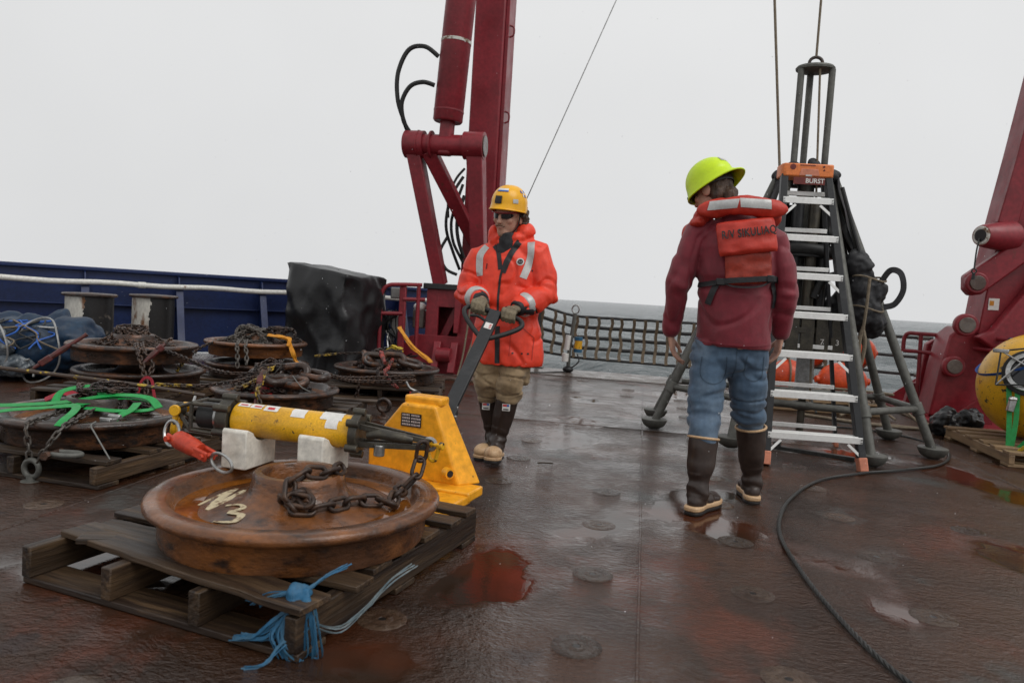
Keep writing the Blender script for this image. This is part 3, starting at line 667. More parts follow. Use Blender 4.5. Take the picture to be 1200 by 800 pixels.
chain_mesh('chain', 'brown chain coiled round the hub of the upper wheel before the bollards', heap(-4.2, 5.45, 0.335, 0.50, 0.34, 54, 14, zadd=.03), m='chain', group=g, **CH)
chain_mesh('chain', 'dark chain under the green straps on the left wheel', heap(-3.02, 3.70, 0.132, 0.505, 0.27, 36, 15, zadd=.03), m='chain_dark', group=g, **CH)
def drape(label, pts, m, n=10, sag=None, **k): 
    kk = dict(CH); kk.update({q: k.pop(q) for q in ('L', 'W', 'r') if q in k}); return chain_mesh('chain', label, spline(pts, n), m=m, group='lashing chains strung between the wheels', **kk, **k)
drape('brown chain doubled down the front of the upper wheel before the bollards', [(-3.95, 5.15, .49), (-3.80, 4.98, .45), (-3.70, 4.90, .36), (-3.62, 4.84, .24), (-3.58, 4.80, .16)], 'chain', L=.07, W=.046, r=.0085)
drape('second brown chain crossing down beside the first on the upper wheel before the bollards', [(-3.92, 5.18, .49), (-3.76, 5.00, .45), (-3.66, 4.97, .36), (-3.66, 4.88, .24), (-3.68, 4.82, .16)], 'chain', L=.07, W=.046, r=.0085)
drape('chain with yellow painted links hanging over the front of the wheel with red mark', [(-2.74, 5.02, .40), (-2.68, 4.85, .33), (-2.62, 4.67, .285), (-2.58, 4.64, .20), (-2.55, 4.60, .12), (-2.53, 4.57, .05)], 'chain_yellow', L=.06, W=.038, r=.007)
drape('second yellow daubed chain beside the load binder on the wheel with red mark', [(-2.70, 5.05, .42), (-2.72, 4.9, .35), (-2.78, 4.75, .29), (-2.80, 4.69, .28)], 'chain_yellow', L=.06, W=.038, r=.007)
drape('dark chain strung from the upper wheel before the bollards to the wheel with red mark', [(-3.85, 5.2, .48), (-3.55, 5.15, .42), (-3.25, 5.05, .36), (-3.0, 4.95, .35), (-2.8, 5.0, .36)], 'chain_dark')
drape('dark chain strung low past the green strapped wheel with yellow links at its end', [(-3.25, 4.45, .30), (-3.0, 4.55, .30), (-2.9, 4.75, .31), (-2.75, 4.95, .35)], 'chain_dark', mats2='chain_yellow', f2=lambda t: t < 0.3)
drape('dark chain with yellow links sloping from the upper wheel by the tarp', [(-3.85, 6.3, .48), (-3.95, 6.05, .42), (-3.95, 5.75, .28), (-3.9, 5.55, .16)], 'chain_dark', mats2='chain_yellow', f2=lambda t: t > 0.7)
drape('grey chain hanging doubled over the rim of the upper wheel by the tarp', [(-3.72, 6.3, .48), (-3.65, 6.12, .45), (-3.62, 6.08, .36), (-3.60, 6.05, .24)], 'chain_grey', L=.07, W=.046, r=.0085)
drape('second grey chain hanging beside it over the rim of the upper wheel by the tarp', [(-3.66, 6.3, .48), (-3.58, 6.14, .45), (-3.54, 6.10, .36), (-3.52, 6.06, .25)], 'chain_grey', L=.07, W=.046, r=.0085)
drape('rusty chain strung between the wheel with red mark and the pedestal wheel', [(-2.45, 5.35, .36), (-2.40, 5.7, .27), (-2.36, 6.0, .23), (-2.2, 6.3, .21), (-2.02, 6.45, .22)], 'chain', L=.06, W=.04, r=.0075)
drape('second rusty chain running beside it to the pedestal wheel', [(-2.5, 5.4, .36), (-2.48, 5.7, .29), (-2.42, 6.05, .25), (-2.25, 6.38, .24), (-2.06, 6.5, .25)], 'chain', L=.06, W=.04, r=.0075)
drape('short rusty chain end dangling over the pallet of the pedestal wheel', [(-2.42, 6.02, .24), (-2.41, 6.0, .17), (-2.43, 6.0, .06)], 'chain', L=.06, W=.04, r=.0075)
drape('dark chain hanging over the front rim of the pedestal wheel', [(-2.48, 6.95, .38), (-2.44, 6.65, .30), (-2.42, 6.48, .27), (-2.34, 6.42, .2), (-2.22, 6.40, .16)], 'chain_dark', L=.06, W=.04, r=.0075)
drape('red painted chain hanging over the front rim of the pedestal wheel', [(-2.43, 6.98, .40), (-2.38, 6.68, .30), (-2.35, 6.48, .27), (-2.28, 6.42, .2), (-2.18, 6.40, .14)], 'chain_red', L=.06, W=.04, r=.0075)
drape('dark chain leading up from the pedestal wheel towards the black tarp', [(-2.5, 7.2, .35), (-2.8, 7.25, .36), (-3.1, 7.2, .34), (-3.35, 7.1, .30)], 'chain_dark', mats2='chain_yellow', f2=lambda t: t > 0.72)
# load binders (red lever tensioners), deck rings and loose gear
def binder(label, a, b, m='binder'):
    a = V(a); b = V(b); t = thing('load_binder', label, 'load binder', (a+b)/2); c_ = (a+b)/2; d = (b-a).normalized(); L_ = (b-a).length
    u, v_ = ortho(d)
    mb = MB(); mb.tube([a-c_, a-c_+d*L_*.25, d*L_*.05, d*L_*.2, b-c_-d*L_*.08, b-c_], [.012, .020, .024, .016, .014, .018], 8); mb.build('lever', m, t)
    mb = MB(); mb.box(-d*L_*.28, (L_*.22, .04, .05), rot_to(d)); mb.build('yoke', m, t, 40, .008)
    mb = MB(); mb.tube(spline([a-c_, a-c_-d*.03+u*.02, a-c_-d*.06, a-c_-d*.05-u*.03], 5), .009, 8); mb.build('hook', 'chain', t)
binder('dark red load binder slanting up at the left before the blue tarpaulin', (-4.55, 4.80, 0.28), (-4.28, 5.02, 0.55))
binder('dark red load binder on the front of the wheel with red mark', (-2.70, 4.86, 0.38), (-2.60, 4.61, 0.17))
binder('small red load binder atop the pedestal wheel', (-2.52, 6.80, 0.43), (-2.40, 6.62, 0.34), 'chain_red')
binder('dark red load binder leaning over the rim of the upper wheel before the bollards', (-3.62, 5.05, 0.52), (-3.72, 4.92, 0.36))
def lying_ring(label, x, y, z, rz, m='rust', R1=.05, r=.016):
    o = thing('ring_bolt', label, 'ring bolt', (x, y, 0), rz)
    mb = MB(); mb.tube([(R1*math.cos(a), 0, z+R1*math.sin(a)) for a in [2*math.pi*k/20 for k in range(20)]], r, 10, closed=True); mb.build('eye', m, o)
    mb = MB(); mb.cyl((0, 0, 0.0), (0, 0, z-R1+.005), .02, n=12); mb.lathe([(0.0001, .012), (.045, .012), (.05, .0005)], 20); mb.build('boss', m, o)
lying_ring('rusty eye ring standing on deck before the pallet of the pedestal wheel', -1.97, 6.28, .085, 10)
lying_ring('rusty eye ring standing on deck at the pallet of the wheel with red mark', -2.03, 5.62, .10, 0)
hk = thing('snap_hook', 'steel hook with red latch at the chain end by the pedestal wheel', 'hook', (-2.02, 6.32, .15), 20)
mb = MB(); mb.tube(spline([(-.06, 0, .07), (-.03, 0, .02), (0, 0, 0), (.045, 0, -.02), (.05, 0, -.05), (.01, 0, -.055)], 6), .011, 8); mb.build('hook_body', 'galv', hk)
mb = MB(); mb.box((.0, 0, -.03), (.05, .02, .018)); mb.build('latch', 'ink_red', hk, 40, .004)
def stick(label, name, cat, pts, r, m, parts=None):
    o = thing(name, label, cat, pts[0]); mb = MB(); q = V(pts[0]); mb.tube([V(p)-q for p in spline(pts, 6)], r, 7); mb.build('rod' if cat == 'bar' else 'strand', m, o); return o
stick('thin bare wire poking up from the chains on the wheel with red mark', 'loose_wire', 'wire', [(-2.68, 5.0, .36), (-2.62, 4.98, .42), (-2.58, 4.96, .48)], .004, 'lash')
stick('steel lashing wire stretched across the front of the wheel with red mark', 'loose_wire', 'wire', [(-2.50, 4.95, .37), (-2.38, 4.85, .31), (-2.30, 4.84, .28)], .004, 'lash')
stick('steel lashing wire over the front rim of the green strapped wheel', 'loose_wire', 'wire', [(-2.70, 3.24, .285), (-2.66, 3.16, .282), (-2.62, 3.14, .25), (-2.50, 3.10, .14)], .004, 'lash')
stick('short steel bar lying on the right rim of the green strapped wheel', 'loose_bar', 'bar', [(-2.60, 3.92, .335), (-2.55, 3.82, .31), (-2.52, 3.72, .30)], .009, 'galv')
stick('long brown pole with yellow rope lying across the left wheel', 'lashing_pole', 'bar', [(-3.75, 3.60, .46), (-3.2, 3.78, .41), (-2.9, 3.90, .375), (-2.6, 4.02, .33)], .012, 'pole')
bn_ = thing('bolt', 'rusty shackle bolt lying on the face of the green strapped wheel', 'bolt', (-2.72, 3.42, .255), -10)
mb = MB(); mb.cyl((-.05, 0, 0), (.02, 0, 0), .013, n=12); mb.build('shank', 'rust', bn_); mb = MB(); mb.cyl((.02, 0, 0), (.05, 0, 0), .024, n=6); mb.build('head', 'rust', bn_)
for i, (lab, pts, m) in enumerate([('amber strap bundle on the upper wheel by the tarp', [(-3.55, 6.5, .52), (-3.42, 6.45, .52), (-3.3, 6.42, .50), (-3.27, 6.36, .45)], 'amber_rope'),
        ('amber strap trailing down the side of the upper wheel by the tarp', [(-3.30, 6.42, .49), (-3.22, 6.36, .40), (-3.18, 6.36, .30), (-3.1, 6.4, .24)], 'amber_rope'),
        ('amber strap bundle slung over the rail onto the pedestal wheel', [(-2.62, 7.6, .62), (-2.48, 7.45, .52), (-2.35, 7.3, .44), (-2.20, 7.2, .37), (-2.08, 7.1, .31)], 'amber_rope'),
        ('yellow rope tuft on the pedestal wheel chains', [(-2.60, 7.25, .41), (-2.54, 7.22, .44), (-2.48, 7.22, .42), (-2.43, 7.2, .41)], 'yellow_rope')]):
    o = thing('strap_bundle', lab, 'strap', pts[0]); q = V(pts[0])
    for j in range(5):
        rr = random.Random(i*10+j); mb = MB(); pp = [V(p)-q+V((rr.uniform(-.015, .015), rr.uniform(-.015, .015), rr.uniform(-.005, .03))) for p in pts]
        mb.ribbon(spline(pp, 6), .022, .004, up=(rr.uniform(-.5, .5), -.5, 1)); mb.build('strand', m, o)
# green ratchet straps
gs = thing('ratchet_strap', 'bright green ratchet straps tangled over the left wheel', 'strap', (-3.0, 3.5, .3)); q = V((-3.0, 3.5, .3))
for pts, up in [([(-3.62, 3.05, .13), (-3.40, 3.13, .24), (-3.22, 3.22, .30), (-3.02, 3.40, .315), (-2.86, 3.62, .345), (-2.72, 3.70, .325), (-2.66, 3.60, .30), (-2.80, 3.50, .295), (-2.95, 3.46, .305)], (0, -.25, 1)),
            ([(-3.55, 3.35, .28), (-3.3, 3.38, .30), (-3.08, 3.46, .325), (-2.90, 3.60, .36), (-2.74, 3.68, .35), (-2.62, 3.62, .31)], (0, -.3, 1)),
            ([(-3.18, 3.50, .30), (-3.20, 3.58, .36), (-3.10, 3.66, .385), (-2.98, 3.62, .36), (-2.94, 3.52, .32), (-3.05, 3.42, .31)], (0.1, -.4, 1)),
            ([(-3.02, 3.42, .32), (-2.92, 3.36, .325), (-2.86, 3.27, .315), (-2.83, 3.18, .295), (-2.82, 3.13, .27)], (0.1, -.4, 1)),
            ([(-2.74, 3.60, .33), (-2.70, 3.50, .31), (-2.71, 3.42, .285), (-2.71, 3.36, .26)], (0.1, -.4, 1)),
            ([(-3.15, 3.40, .29), (-3.06, 3.34, .315), (-2.98, 3.36, .325), (-2.97, 3.44, .31), (-3.06, 3.48, .31)], (0, -.3, 1))]:
    mb = MB(); mb.ribbon([V(p)-q for p in spline(pts, 8)], .042, .003, up); mb.build('webbing', 'green', gs)
rt = MB(); rt.box((.28, -.13, -.03), (.06, .09, .022)); rt.cyl((.245, -.10, -.015), (.315, -.10, -.015), .014, n=10); rt.cyl((.245, -.165, -.018), (.315, -.165, -.018), .008, n=8); rt.build('ratchet', 'galv', gs, 40, .004)
rw = thing('strap_bundle', 'red webbing loop standing behind the green straps', 'strap', (-3.1, 4.15, .25)); mb = MB()
mb.ribbon(spline([(-.06, 0, 0), (-.04, 0, .10), (0, 0, .14), (.04, 0, .12), (.07, -.02, .05), (.10, -.04, 0)], 6), .018, .004, up=(0, -1, .2)); mb.build('webbing', 'red_web', rw)
rw = thing('strap_bundle', 'crumpled red webbing at the left under the green straps', 'strap', (-3.3, 3.72, .27)); mb = MB()
mb.ribbon(spline([(-.15, 0, 0), (-.05, .02, .05), (.03, -.02, .06), (.1, .04, .03), (.06, .08, .06)], 6), .05, .004, up=(0, -.6, 1)); mb.build('webbing', 'red_web', rw)
# ================================================================== yellow acoustic release on foam blocks
AX0 = V((-1.655, 2.74, 0.478)); AX1 = V((-1.10, 2.76, 0.463)); ad = (AX1-AX0).normalized(); AL = (AX1-AX0).length
rel = thing('acoustic_release', 'scuffed yellow cylindrical release instrument lying on white foam blocks', 'instrument', AX0)
MR = Matrix((ad, *[v for v in (V((0, 1, 0))-ad*ad.y, )], V((0, 0, 0)))).transposed() if False else rot_to(ad)
u_ = V((0, 1, 0)); u_ = (u_-ad*u_.dot(ad)).normalized(); v2 = ad.cross(u_).normalized()
def A(s_, y=0.0, z=0.0): return ad*s_+u_*y+v2*z      # along, across, up  (local to rel)
if v2.z < 0: v2 = -v2
RR = 0.068
mb = MB(); mb.tube([A(0.035), A(0.04), A(AL-.01), A(AL)], [RR-.004, RR, RR, RR-.003], 40); mb.build('housing', 'yellow', rel, 40)
for s0, wd, nm in ((0.0, .05, 'collar'), (AL, .035, 'collar')):
    mb = MB(); mb.tube([A(s0-wd/2), A(s0+wd/2)], RR+.012, 32); 
    for y, z in ((.07, .05), (-.07, .05), (.07, -.05), (-.07, -.05), (0, .085), (0, -.085)): mb.cyl(A(s0-wd/2-.008, y, z), A(s0+wd/2+.008, y, z), .016, n=10)
    mb.build(nm, 'dark_metal', rel, 40, .003)
mb = MB(); mb.tube([A(-.125), A(-.12), A(-.03)], [.045, .055, .055], 28); mb.build('transducer', 'black_rubber', rel, 40)
mb = MB(); mb.tube([A(-.045), A(-.03)], .058, 28); mb.build('clamp_band', 'galv', rel, 40)
tip = A(-.225, 0, .012)
for y, z in ((.06, .055), (-.06, .055), (.06, -.06), (-.06, -.06)):
    mb = MB(); mb.tube([A(0, y, z), A(-.14, y*.95, z*.95), tip+v2*z*.18+u_*y*.15], .0085, 8); mb.build('cage_rod', 'dark_metal', rel)
for y in (.06, -.06):
    mb = MB(); mb.tube([A(-.138, y*.95, .055), A(-.138, y*.95, -.06)], .0085, 8); mb.build('cage_rod', 'dark_metal', rel)
mb = MB(); mb.tube([A(-.138, .06, .054), A(-.138, -.06, .054)], .0085, 8); mb.build('cage_rod', 'dark_metal', rel)
mb = MB(); mb.ell(tip, (.03, .025, .03)); mb.build('cage_eye', 'dark_metal', rel)
# right hand linkage
end = A(AL+.30, 0, -.012)
for y in (.035, -.035):
    mb = MB(); mb.bar(A(AL, y, .035), end+u_*y*.4+v2*.012, .012, .022, v2); mb.bar(A(AL, y, -.04), end+u_*y*.4-v2*.012, .012, .022, v2); mb.build('link_arm', 'dark_metal', rel, 40, .002)
mb = MB(); mb.tube([A(AL+.05, -.03, .0), A(AL+.1, -.03, .012), A(AL+.2, -.025, .005), A(AL+.235, -.02, 0)], [.016, .021, .021, .014], 14); mb.build('release_hook', 'dark_metal', rel)
mb = MB(); mb.cyl(A(AL+.105, -.035, -.03), A(AL+.105, -.035, -.075), .022, n=16); mb.build('drop_nut', 'galv', rel, 40, .003)
mb = MB(); mb.tube([end+ad*(.022*math.cos(a))+v2*(.022*math.sin(a)) for a in [2*math.pi*k/16 for k in range(16)]], .009, 8, closed=True); mb.build('end_ring', 'galv', rel)
def patch(parent, s0, s1, a0, a1, mtl, name='sticker', lift=.0016):
    mb = MB(); vs = []; fs = []; n = 8; rr = random.Random(int(s0*1000))
    for k in range(n+1):
        a = R(a0+(a1-a0)*k/n)
        for i, s_ in enumerate((s0, s1)): vs.append(A(s_+rr.uniform(-.002, .002), math.cos(a)*(RR+lift), math.sin(a)*(RR+lift)))
    for k in range(n): fs.append((2*k, 2*k+1, 2*k+3, 2*k+2))
    mb.add(vs, fs); return mb.build(name, mtl, parent)
# angle 180 = towards camera (-u), 90 = up
for s0, s1, a0, a1 in ((.05, .10, 95, 120), (.105, .155, 95, 122), (.165, .225, 92, 128), (.285, .345, 95, 140), (.41, .50, 80, 135), (.44, .49, 100, 165)): patch(rel, s0, s1, a0, a1, 'label')
for s0, s1, a0, a1 in ((.12, .15, 108, 116), (.18, .21, 108, 121), (.06, .09, 107, 114)): patch(rel, s0, s1, a0, a1, 'ink_red', 'print', .0024)
# shackles
def bow_shackle(label, at_, down, side, R1=.03, r=.011, leg=.07, m='yellow'):
    t = thing('shackle', label, 'shackle', at_); d = V(down).normalized(); s_ = V(side).normalized()
    pts = [s_*-.024, s_*-.026+d*leg*.4, s_*-R1+d*leg, s_*-R1*.7+d*(leg+R1*.8), d*(leg+R1*1.1), s_*R1*.7+d*(leg+R1*.8), s_*R1+d*leg, s_*.026+d*leg*.4, s_*.024]
    mb = MB(); mb.tube(spline(pts, 5), r, 10); mb.build('bow', m, t)
    mb = MB(); mb.cyl(s_*-.045, s_*.045, r*1.05, n=12); mb.build('pin', m, t); mb = MB(); mb.cyl(s_*-.06, s_*-.04, r*2.0, n=6); mb.build('bolt_head', m, t, 40, .002); mb = MB(); mb.cyl(s_*.035, s_*.05, r*1.9, n=20); mb.build('nut', m, t, 40, .002)
    return t
tipw = AX0+tip; endw = AX0+end
bow_shackle('yellow shackle hanging from the caged end of the yellow instrument', tipw, (-.12, -.1, -1), (.15, -1, 0), .026, .012, .075)
bow_shackle('small yellow shackle joining the instrument to the rusty chain', endw+V((.012, 0, 0)), (.05, 0, -1), (1, -.3, 0), .018, .008, .045)
# foam blocks with a notch for the cylinder
for lab, x, y, rz in (('white foam block under the caged end of the yellow instrument', -1.555, 2.725, -6), ('white foam block under the right part of the yellow instrument', -1.235, 2.74, -8)):
    t = thing('foam_block', lab, 'block', (x, y, 0.297), rz); mb = MB(); w_, d_, h_ = .115, .20, .165
    prof = [(-d_/2, 0), (d_/2, 0), (d_/2, h_*.8)]+[(0.01+.072*math.cos(R(q)), h_+.012+.072*math.sin(R(q))) for q in range(-22, -165, -13)]+[(-d_/2+.01, h_*.97), (-d_/2, h_*.9)]
    mb.prism(prof, -w_/2, w_/2, Matrix(((0, 0, 1, 0), (1, 0, 0, 0), (0, 1, 0, 0), (0, 0, 0, 1)))); mb.build('foam_body', 'foam', t, 40, .005)
# orange-red swivel with steel rings
sw = thing('swivel', 'orange red swivel with steel rings hanging off the yellow shackle', 'swivel', (-1.725, 2.60, .375)); a = V((-.105, .035, .022)); b = V((.085, -.025, -.022)); d = (b-a).normalized()
us, vs_ = ortho(d)
mb = MB(); mb.tube([a, a+d*.02, a+d*.045, a+d*.11, a+d*.155], [.020, .036, .038, .036, .030], 20); mb.build('swivel_body', 'orange_red', sw, 50)
for q in (1, -1):
    mb = MB(); mb.bar(a+d*.14+us*q*.022, a+d*.215+us*q*.02, .04, .016, us); mb.build('fork', 'orange_red', sw, 40, .006)
    mb = MB(); mb.bar(a+d*.03+us*q*.028, a-d*.02+us*q*.024, .036, .014, us); mb.build('fork', 'orange_red', sw, 40, .006)
mb = MB(); mb.cyl(a+d*.0+us*.045, a+d*.0-us*.045, .013, n=6); mb.build('pin', 'orange_red', sw, 40); mb = MB(); mb.cyl(a+d*.20+us*.04, a+d*.20-us*.04, .011, n=6); mb.build('pin', 'orange_red', sw, 40)
def ring(parent, c, t1, t2, ra, rb, r, m='galv'):
    mb = MB(); mb.tube([V(c)+V(t1)*(ra*math.cos(q))+V(t2)*(rb*math.sin(q)) for q in [2*math.pi*k/24 for k in range(24)]], r, 8, closed=True); mb.build('steel_ring', m, parent)
ring(sw, a-d*.02+V((0, 0, .01)), d, V((0.0, .3, 1)).normalized(), .045, .05, .0065); ring(sw, b+d*.075, d, vs_, .06, .034, .0065)
# blue twine knotted on the near pallet corner
tw = thing('blue_twine', 'frayed bright blue twine knotted round the near pallet corner', 'twine', (-0.90, 1.92, 0.15)); rr = random.Random(4)
mb = MB(); knot = MB()
knot.ell((-.005, -.02, .025), (.034, .024, .022)); knot.ell((-.025, -.035, .0), (.022, .02, .03)); knot.ell((.015, -.04, -.015), (.02, .02, .035))
remeshed(knot, 'knot', 'blue_rag', .006, 2, tw, lambda p: .012*nz3((p[0]*2, p[1]*2, p[2]*.7), 18)+.007*nz3(p, 60, 4))
rr = random.Random(14); M['twine_pale'] = mat('pale_blue_grey_twine', (0.075, 0.115, 0.135), 0.55, 0.0, (0.14, 0.16, 0.16), 20)
bundles = [([(-.01, -.03, .03), (-.08, -.04, .01), (-.13, -.03, -.02), (-.16, -.02, -.03)], 5, .03), ([(0, -.05, 0), (-.02, -.07, -.06), (-.01, -.08, -.12), (.02, -.07, -.155), (.05, -.06, -.16)], 6, .03),
           ([(.03, -.04, .0), (.05, -.06, -.06), (.055, -.06, -.13), (.04, -.05, -.15)], 8, .03), ([(-.03, -.05, -.02), (-.06, -.06, -.06), (-.10, -.06, -.10), (-.17, -.05, -.115)], 8, .035), ([(-.03, -.05, -.03), (-.05, -.07, -.08), (-.03, -.08, -.12), (0, -.07, -.15)], 8, .035),
           ([(.01, -.02, .03), (.05, .03, .06), (.09, .08, .08)], 3, .006), ([(0.03, -.05, -.06), (-.02, -.09, -.10), (-.05, -.13, -.140), (-.10, -.16, -.144)], 4, .01), ([(.04, -.03, -.06), (.10, .02, -.09), (.15, .10, -.05), (.19, .20, .0), (.23, .28, .02)], 5, .016)]
for bi, (pts, cnt, spread) in enumerate(bundles):
    for c_ in range(cnt):
        o_ = V((rr.uniform(-spread, spread), rr.uniform(-spread, spread)*.5, rr.uniform(-spread, spread)*.4)); q = spline([V(p)+o_*(.25+.75*k/(len(pts)-1))+V((rr.uniform(-.008, .008), 0, rr.uniform(-.008, .008))) for k, p in enumerate(pts)], 6)
        mb = MB(); wd = rr.choice((.004, .006, .010)) if bi < 7 else .004; mb.ribbon(q, [wd*rr.uniform(.5, 1.3) for _ in q], .002, up=(rr.uniform(-.4, .4), -1, rr.uniform(0, .8))); mb.build('strand', 'blue_rag' if bi < 7 else 'twine_pale', tw)

# ================================================================== pallet jack
jk = thing('pallet_jack', 'amber yellow pallet jack with black handle behind the nearest wheel', 'pallet jack', (-1.06, 3.52, 0), -11.5)
# front plate: tapered housing, folded side flanges
def plate(y0, y1, poly): 
    return Matrix(((1, 0, 0, 0), (0, 0, -1, 0), (0, 1, 0, 0), (0, 0, 0, 1)))
XZ = Matrix(((1, 0, 0, 0), (0, 0, -1, 0), (0, 1, 0, 0), (0, 0, 0, 1)))   # polygon (x,z) extruded along -y
mb = MB()
F0 = [(-.30, .095), (.225, .095), (.075, .475), (-.115, .475), (-.30, .245)]
y0, y1 = -.02, .10
B0 = [(-.31, .095), (.30, .095), (.085, .50), (-.105, .50), (-.31, .25)]
vs = [(x, y0, z) for x, z in F0]+[(x, y1, z) for x, z in B0]; n = 5
mb.add(vs, [tuple(range(n)), tuple(range(2*n-1, n-1, -1))]+[(i, i+n, (i+1) % n+n, (i+1) % n) for i in range(n)])
mb.build('housing', 'jack', jk, 30, .012, 3)
mb = MB(); mb.prism([(-.10, .0), (.10, .0), (.11, .02), (.10, .11), (-.09, .11), (-.11, .02)], .47, .515, Matrix.Translation((-.015, 0.01, 0))); mb.build('cap', 'jack', jk, 40, .012, 3)
mb = MB(); mb.box((0, -.03, .075), (.66, .17, .05)); mb.build('cross_frame', 'jack', jk, 40, .01)
for s_ in (-1, 1):
    mb = MB(); mb.box((s_*.245, -.62, .062), (.16, 1.10, .045)); mb.build('fork', 'jack', jk, 40, .01)
mb = MB(); mb.tube([(.165, -.045, .165), (.20, -.065, .165)], .026, 20); mb.build('pipe_stub', 'jack', jk, 40)
mb = MB(); mb.tube([(.198, -.064, .165), (.2035, -.067, .165)], .017, 16); mb.build('pipe_bore', 'ink_black', jk, 40)
mb = MB(); mb.box((-.055, -.0235, .395), (.115, .003, .068)); dec = mb.build('warning_label', 'ink_black', jk)
M['ink_pale'] = mat('pale_print', (0.50, 0.42, 0.40), 0.5, fine=0)
rr = random.Random(9)
for r_ in range(4):
    for c_ in range(2):
        x = -.105+c_*.052
        while x < -.062+c_*.055:
            w_ = rr.uniform(.004, .009); mb = MB(); mb.box((x+w_/2, -.0255, .42-r_*.016), (w_, .0015, .009)); mb.build('print_mark', 'ink_pale', dec); x += w_+.003
for s_ in (-.06, .06):
    mb = MB(); mb.cyl((s_-.03, .19, .09), (s_+.03, .19, .09), .088, n=28); mb.build('steer_wheel', 'black_rubber', jk, 40, .01)
mb = MB(); mb.cyl((0, .16, .09), (0, .16, .44), .045, n=20); mb.build('hydraulic_pump', 'black_plastic', jk, 40)
inv = (Matrix.Translation(V((-1.06, 3.52, 0))) @ Matrix.Rotation(R(-11.5), 4, 'Z')).inverted()
J = lambda x, y, z: inv @ V((x, y, z))
hb = J(-.985, 3.68, .40); ht = J(-.862, 4.215, .945); hd = (ht-hb).normalized()
side = J(0.98, 0.18, 0)-J(0, 0, 0); side = (side-hd*side.dot(hd)).normalized(); hn = side.cross(hd).normalized()
mb = MB(); mb.bar(hb-hd*.02, ht+hd*.01, .072, .036, hn); mb.build('handle_shaft', 'fibre', jk, 40, .004)
mb = MB(); mb.bar(hb-hd*.08+side*.0, hb+hd*.05, .10, .06, hn); mb.cyl(hb-side*.07-hd*.03, hb+side*.07-hd*.03, .022, n=14); mb.bar(hb+V((0, .0, -.10)), hb, .06, .06, (0, 1, 0)); mb.build('handle_knuckle', 'black_plastic', jk, 40, .006)
mb = MB(); mb.cyl(hb+side*.05+hn*.02, hb+side*.06+hn*.02, .011, n=10); mb.cyl(hb+hd*.07+side*.036-hn*.0, hb+hd*.07+side*.042, .010, n=10); mb.build('knuckle_bolt', 'galv', jk, 40)
lp = [ht-hd*.205, ht-hd*.165-side*.07, ht-hd*.085-side*.155, ht-hd*.035-side*.178, ht-hd*.0-side*.150, ht+hd*.006-side*.09, ht+hd*.004, ht+hd*.006+side*.09, ht-hd*.0+side*.150, ht-hd*.035+side*.178, ht-hd*.085+side*.155, ht-hd*.165+side*.07]
mb = MB(); mb.tube(spline(lp, 6, closed=True), .0145, 12, closed=True); mb.build('handle_loop', 'black_rubber', jk)
mb = MB(); mb.tube(spline([ht-hd*.09-side*.03+hn*.015, ht-hd*.075-side*.08+hn*.02, ht-hd*.085-side*.125+hn*.02], 6), [.009]*12+[.006], 8); mb.build('release_lever', 'black_plastic', jk)
lab = MB(); lab.bar(ht-hd*.145+hn*.0195, ht-hd*.10+hn*.0195, .044, .001, hn); lb = lab.build('handle_sticker', 'label', jk)
mb = MB(); 
for q in range(3): mb.bar(ht-hd*(.138-q*.011)+hn*.0205+side*.012, ht-hd*(.132-q*.011)+hn*.0205+side*.012, .012, .0008, hn)
mb.build('print_mark', 'ink_red', lb)
GRIP_L = (ht+hd*.004-side*.105); GRIP_R = (ht+hd*.004+side*.085)
_fw = inv.inverted()
GRIP_L = _fw @ GRIP_L; GRIP_R = _fw @ GRIP_R; GRIP_DIR = (_fw.to_3x3() @ side)

# ================================================================== left A-frame leg with cylinder and linkage
af = thing('a_frame_leg', 'maroon A-frame leg with hydraulic cylinder behind the worker in orange', 'gantry', (-2.4, 9.2, 0))
o_ = V((-2.4, 9.2, 0)); D = lambda x, y, z: V((x, y, z))-o_
mb = MB(); mb.box(D(-2.225, 9.75, 3.95), (.40, .72, 5.7)); mb.build('main_leg', 'red', af, 40, .02)
mb = MB(); mb.box(D(-2.0, 9.60, 3.95), (.046, .30, 5.69)); mb.build('leg_flange', 'red', af, 40, .006)
for z in (2.2, 3.3, 4.4):
    mb = MB(); mb.tube(spline([D(-1.972, 9.5, z), D(-1.92, 9.5, z+.03), D(-1.92, 9.5, z+.12), D(-1.972, 9.5, z+.15)], 5), .012, 8); mb.build('lifting_lug', 'red', af)
mb = MB(); mb.tube([D(-3.03, 8.68, 2.83), D(-3.02, 8.68, 2.83), D(-2.78, 8.68, 2.83)], [.15, .165, .165], 32); mb.build('pin_drum', 'red', af, 40)
mb = MB(); mb.tube([D(-2.78, 8.68, 2.83), D(-2.12, 8.68, 2.83)], .125, 32); mb.build('pivot_pin', 'red', af, 40)
mb = MB(); mb.tube([D(-2.86, 8.68, 2.83), D(-2.845, 8.68, 2.83)], .172, 32); mb.tube([D(-2.70, 8.68, 2.83), D(-2.68, 8.68, 2.83)], .168, 32); mb.build('drum_band', 'red', af, 40)
mb = MB(); mb.tube([D(-2.28, 8.68, 2.83), D(-2.03, 8.68, 2.83)], .165, 32); mb.build('pin_drum', 'red', af, 40)
mb = MB(); mb.tube([D(-2.03, 8.68, 2.83), D(-2.015, 8.68, 2.83)], .125, 32); mb.build('pin_end_cap', 'lip', af, 40)
for a_, b_, w1, w2 in ((D(-2.92, 8.70, 2.80), D(-2.56, 8.95, 1.14), .17, .15), (D(-2.74, 8.72, 2.78), D(-2.24, 9.35, 1.72), .17, .15), (D(-2.14, 8.70, 2.80), D(-2.06, 9.0, 1.14), .20, .16)):
    mb = MB(); mb.bar(a_, b_, w1, .24, (0, -1, 0), w2, .2); mb.build('link_arm', 'red', af, 40, .012)
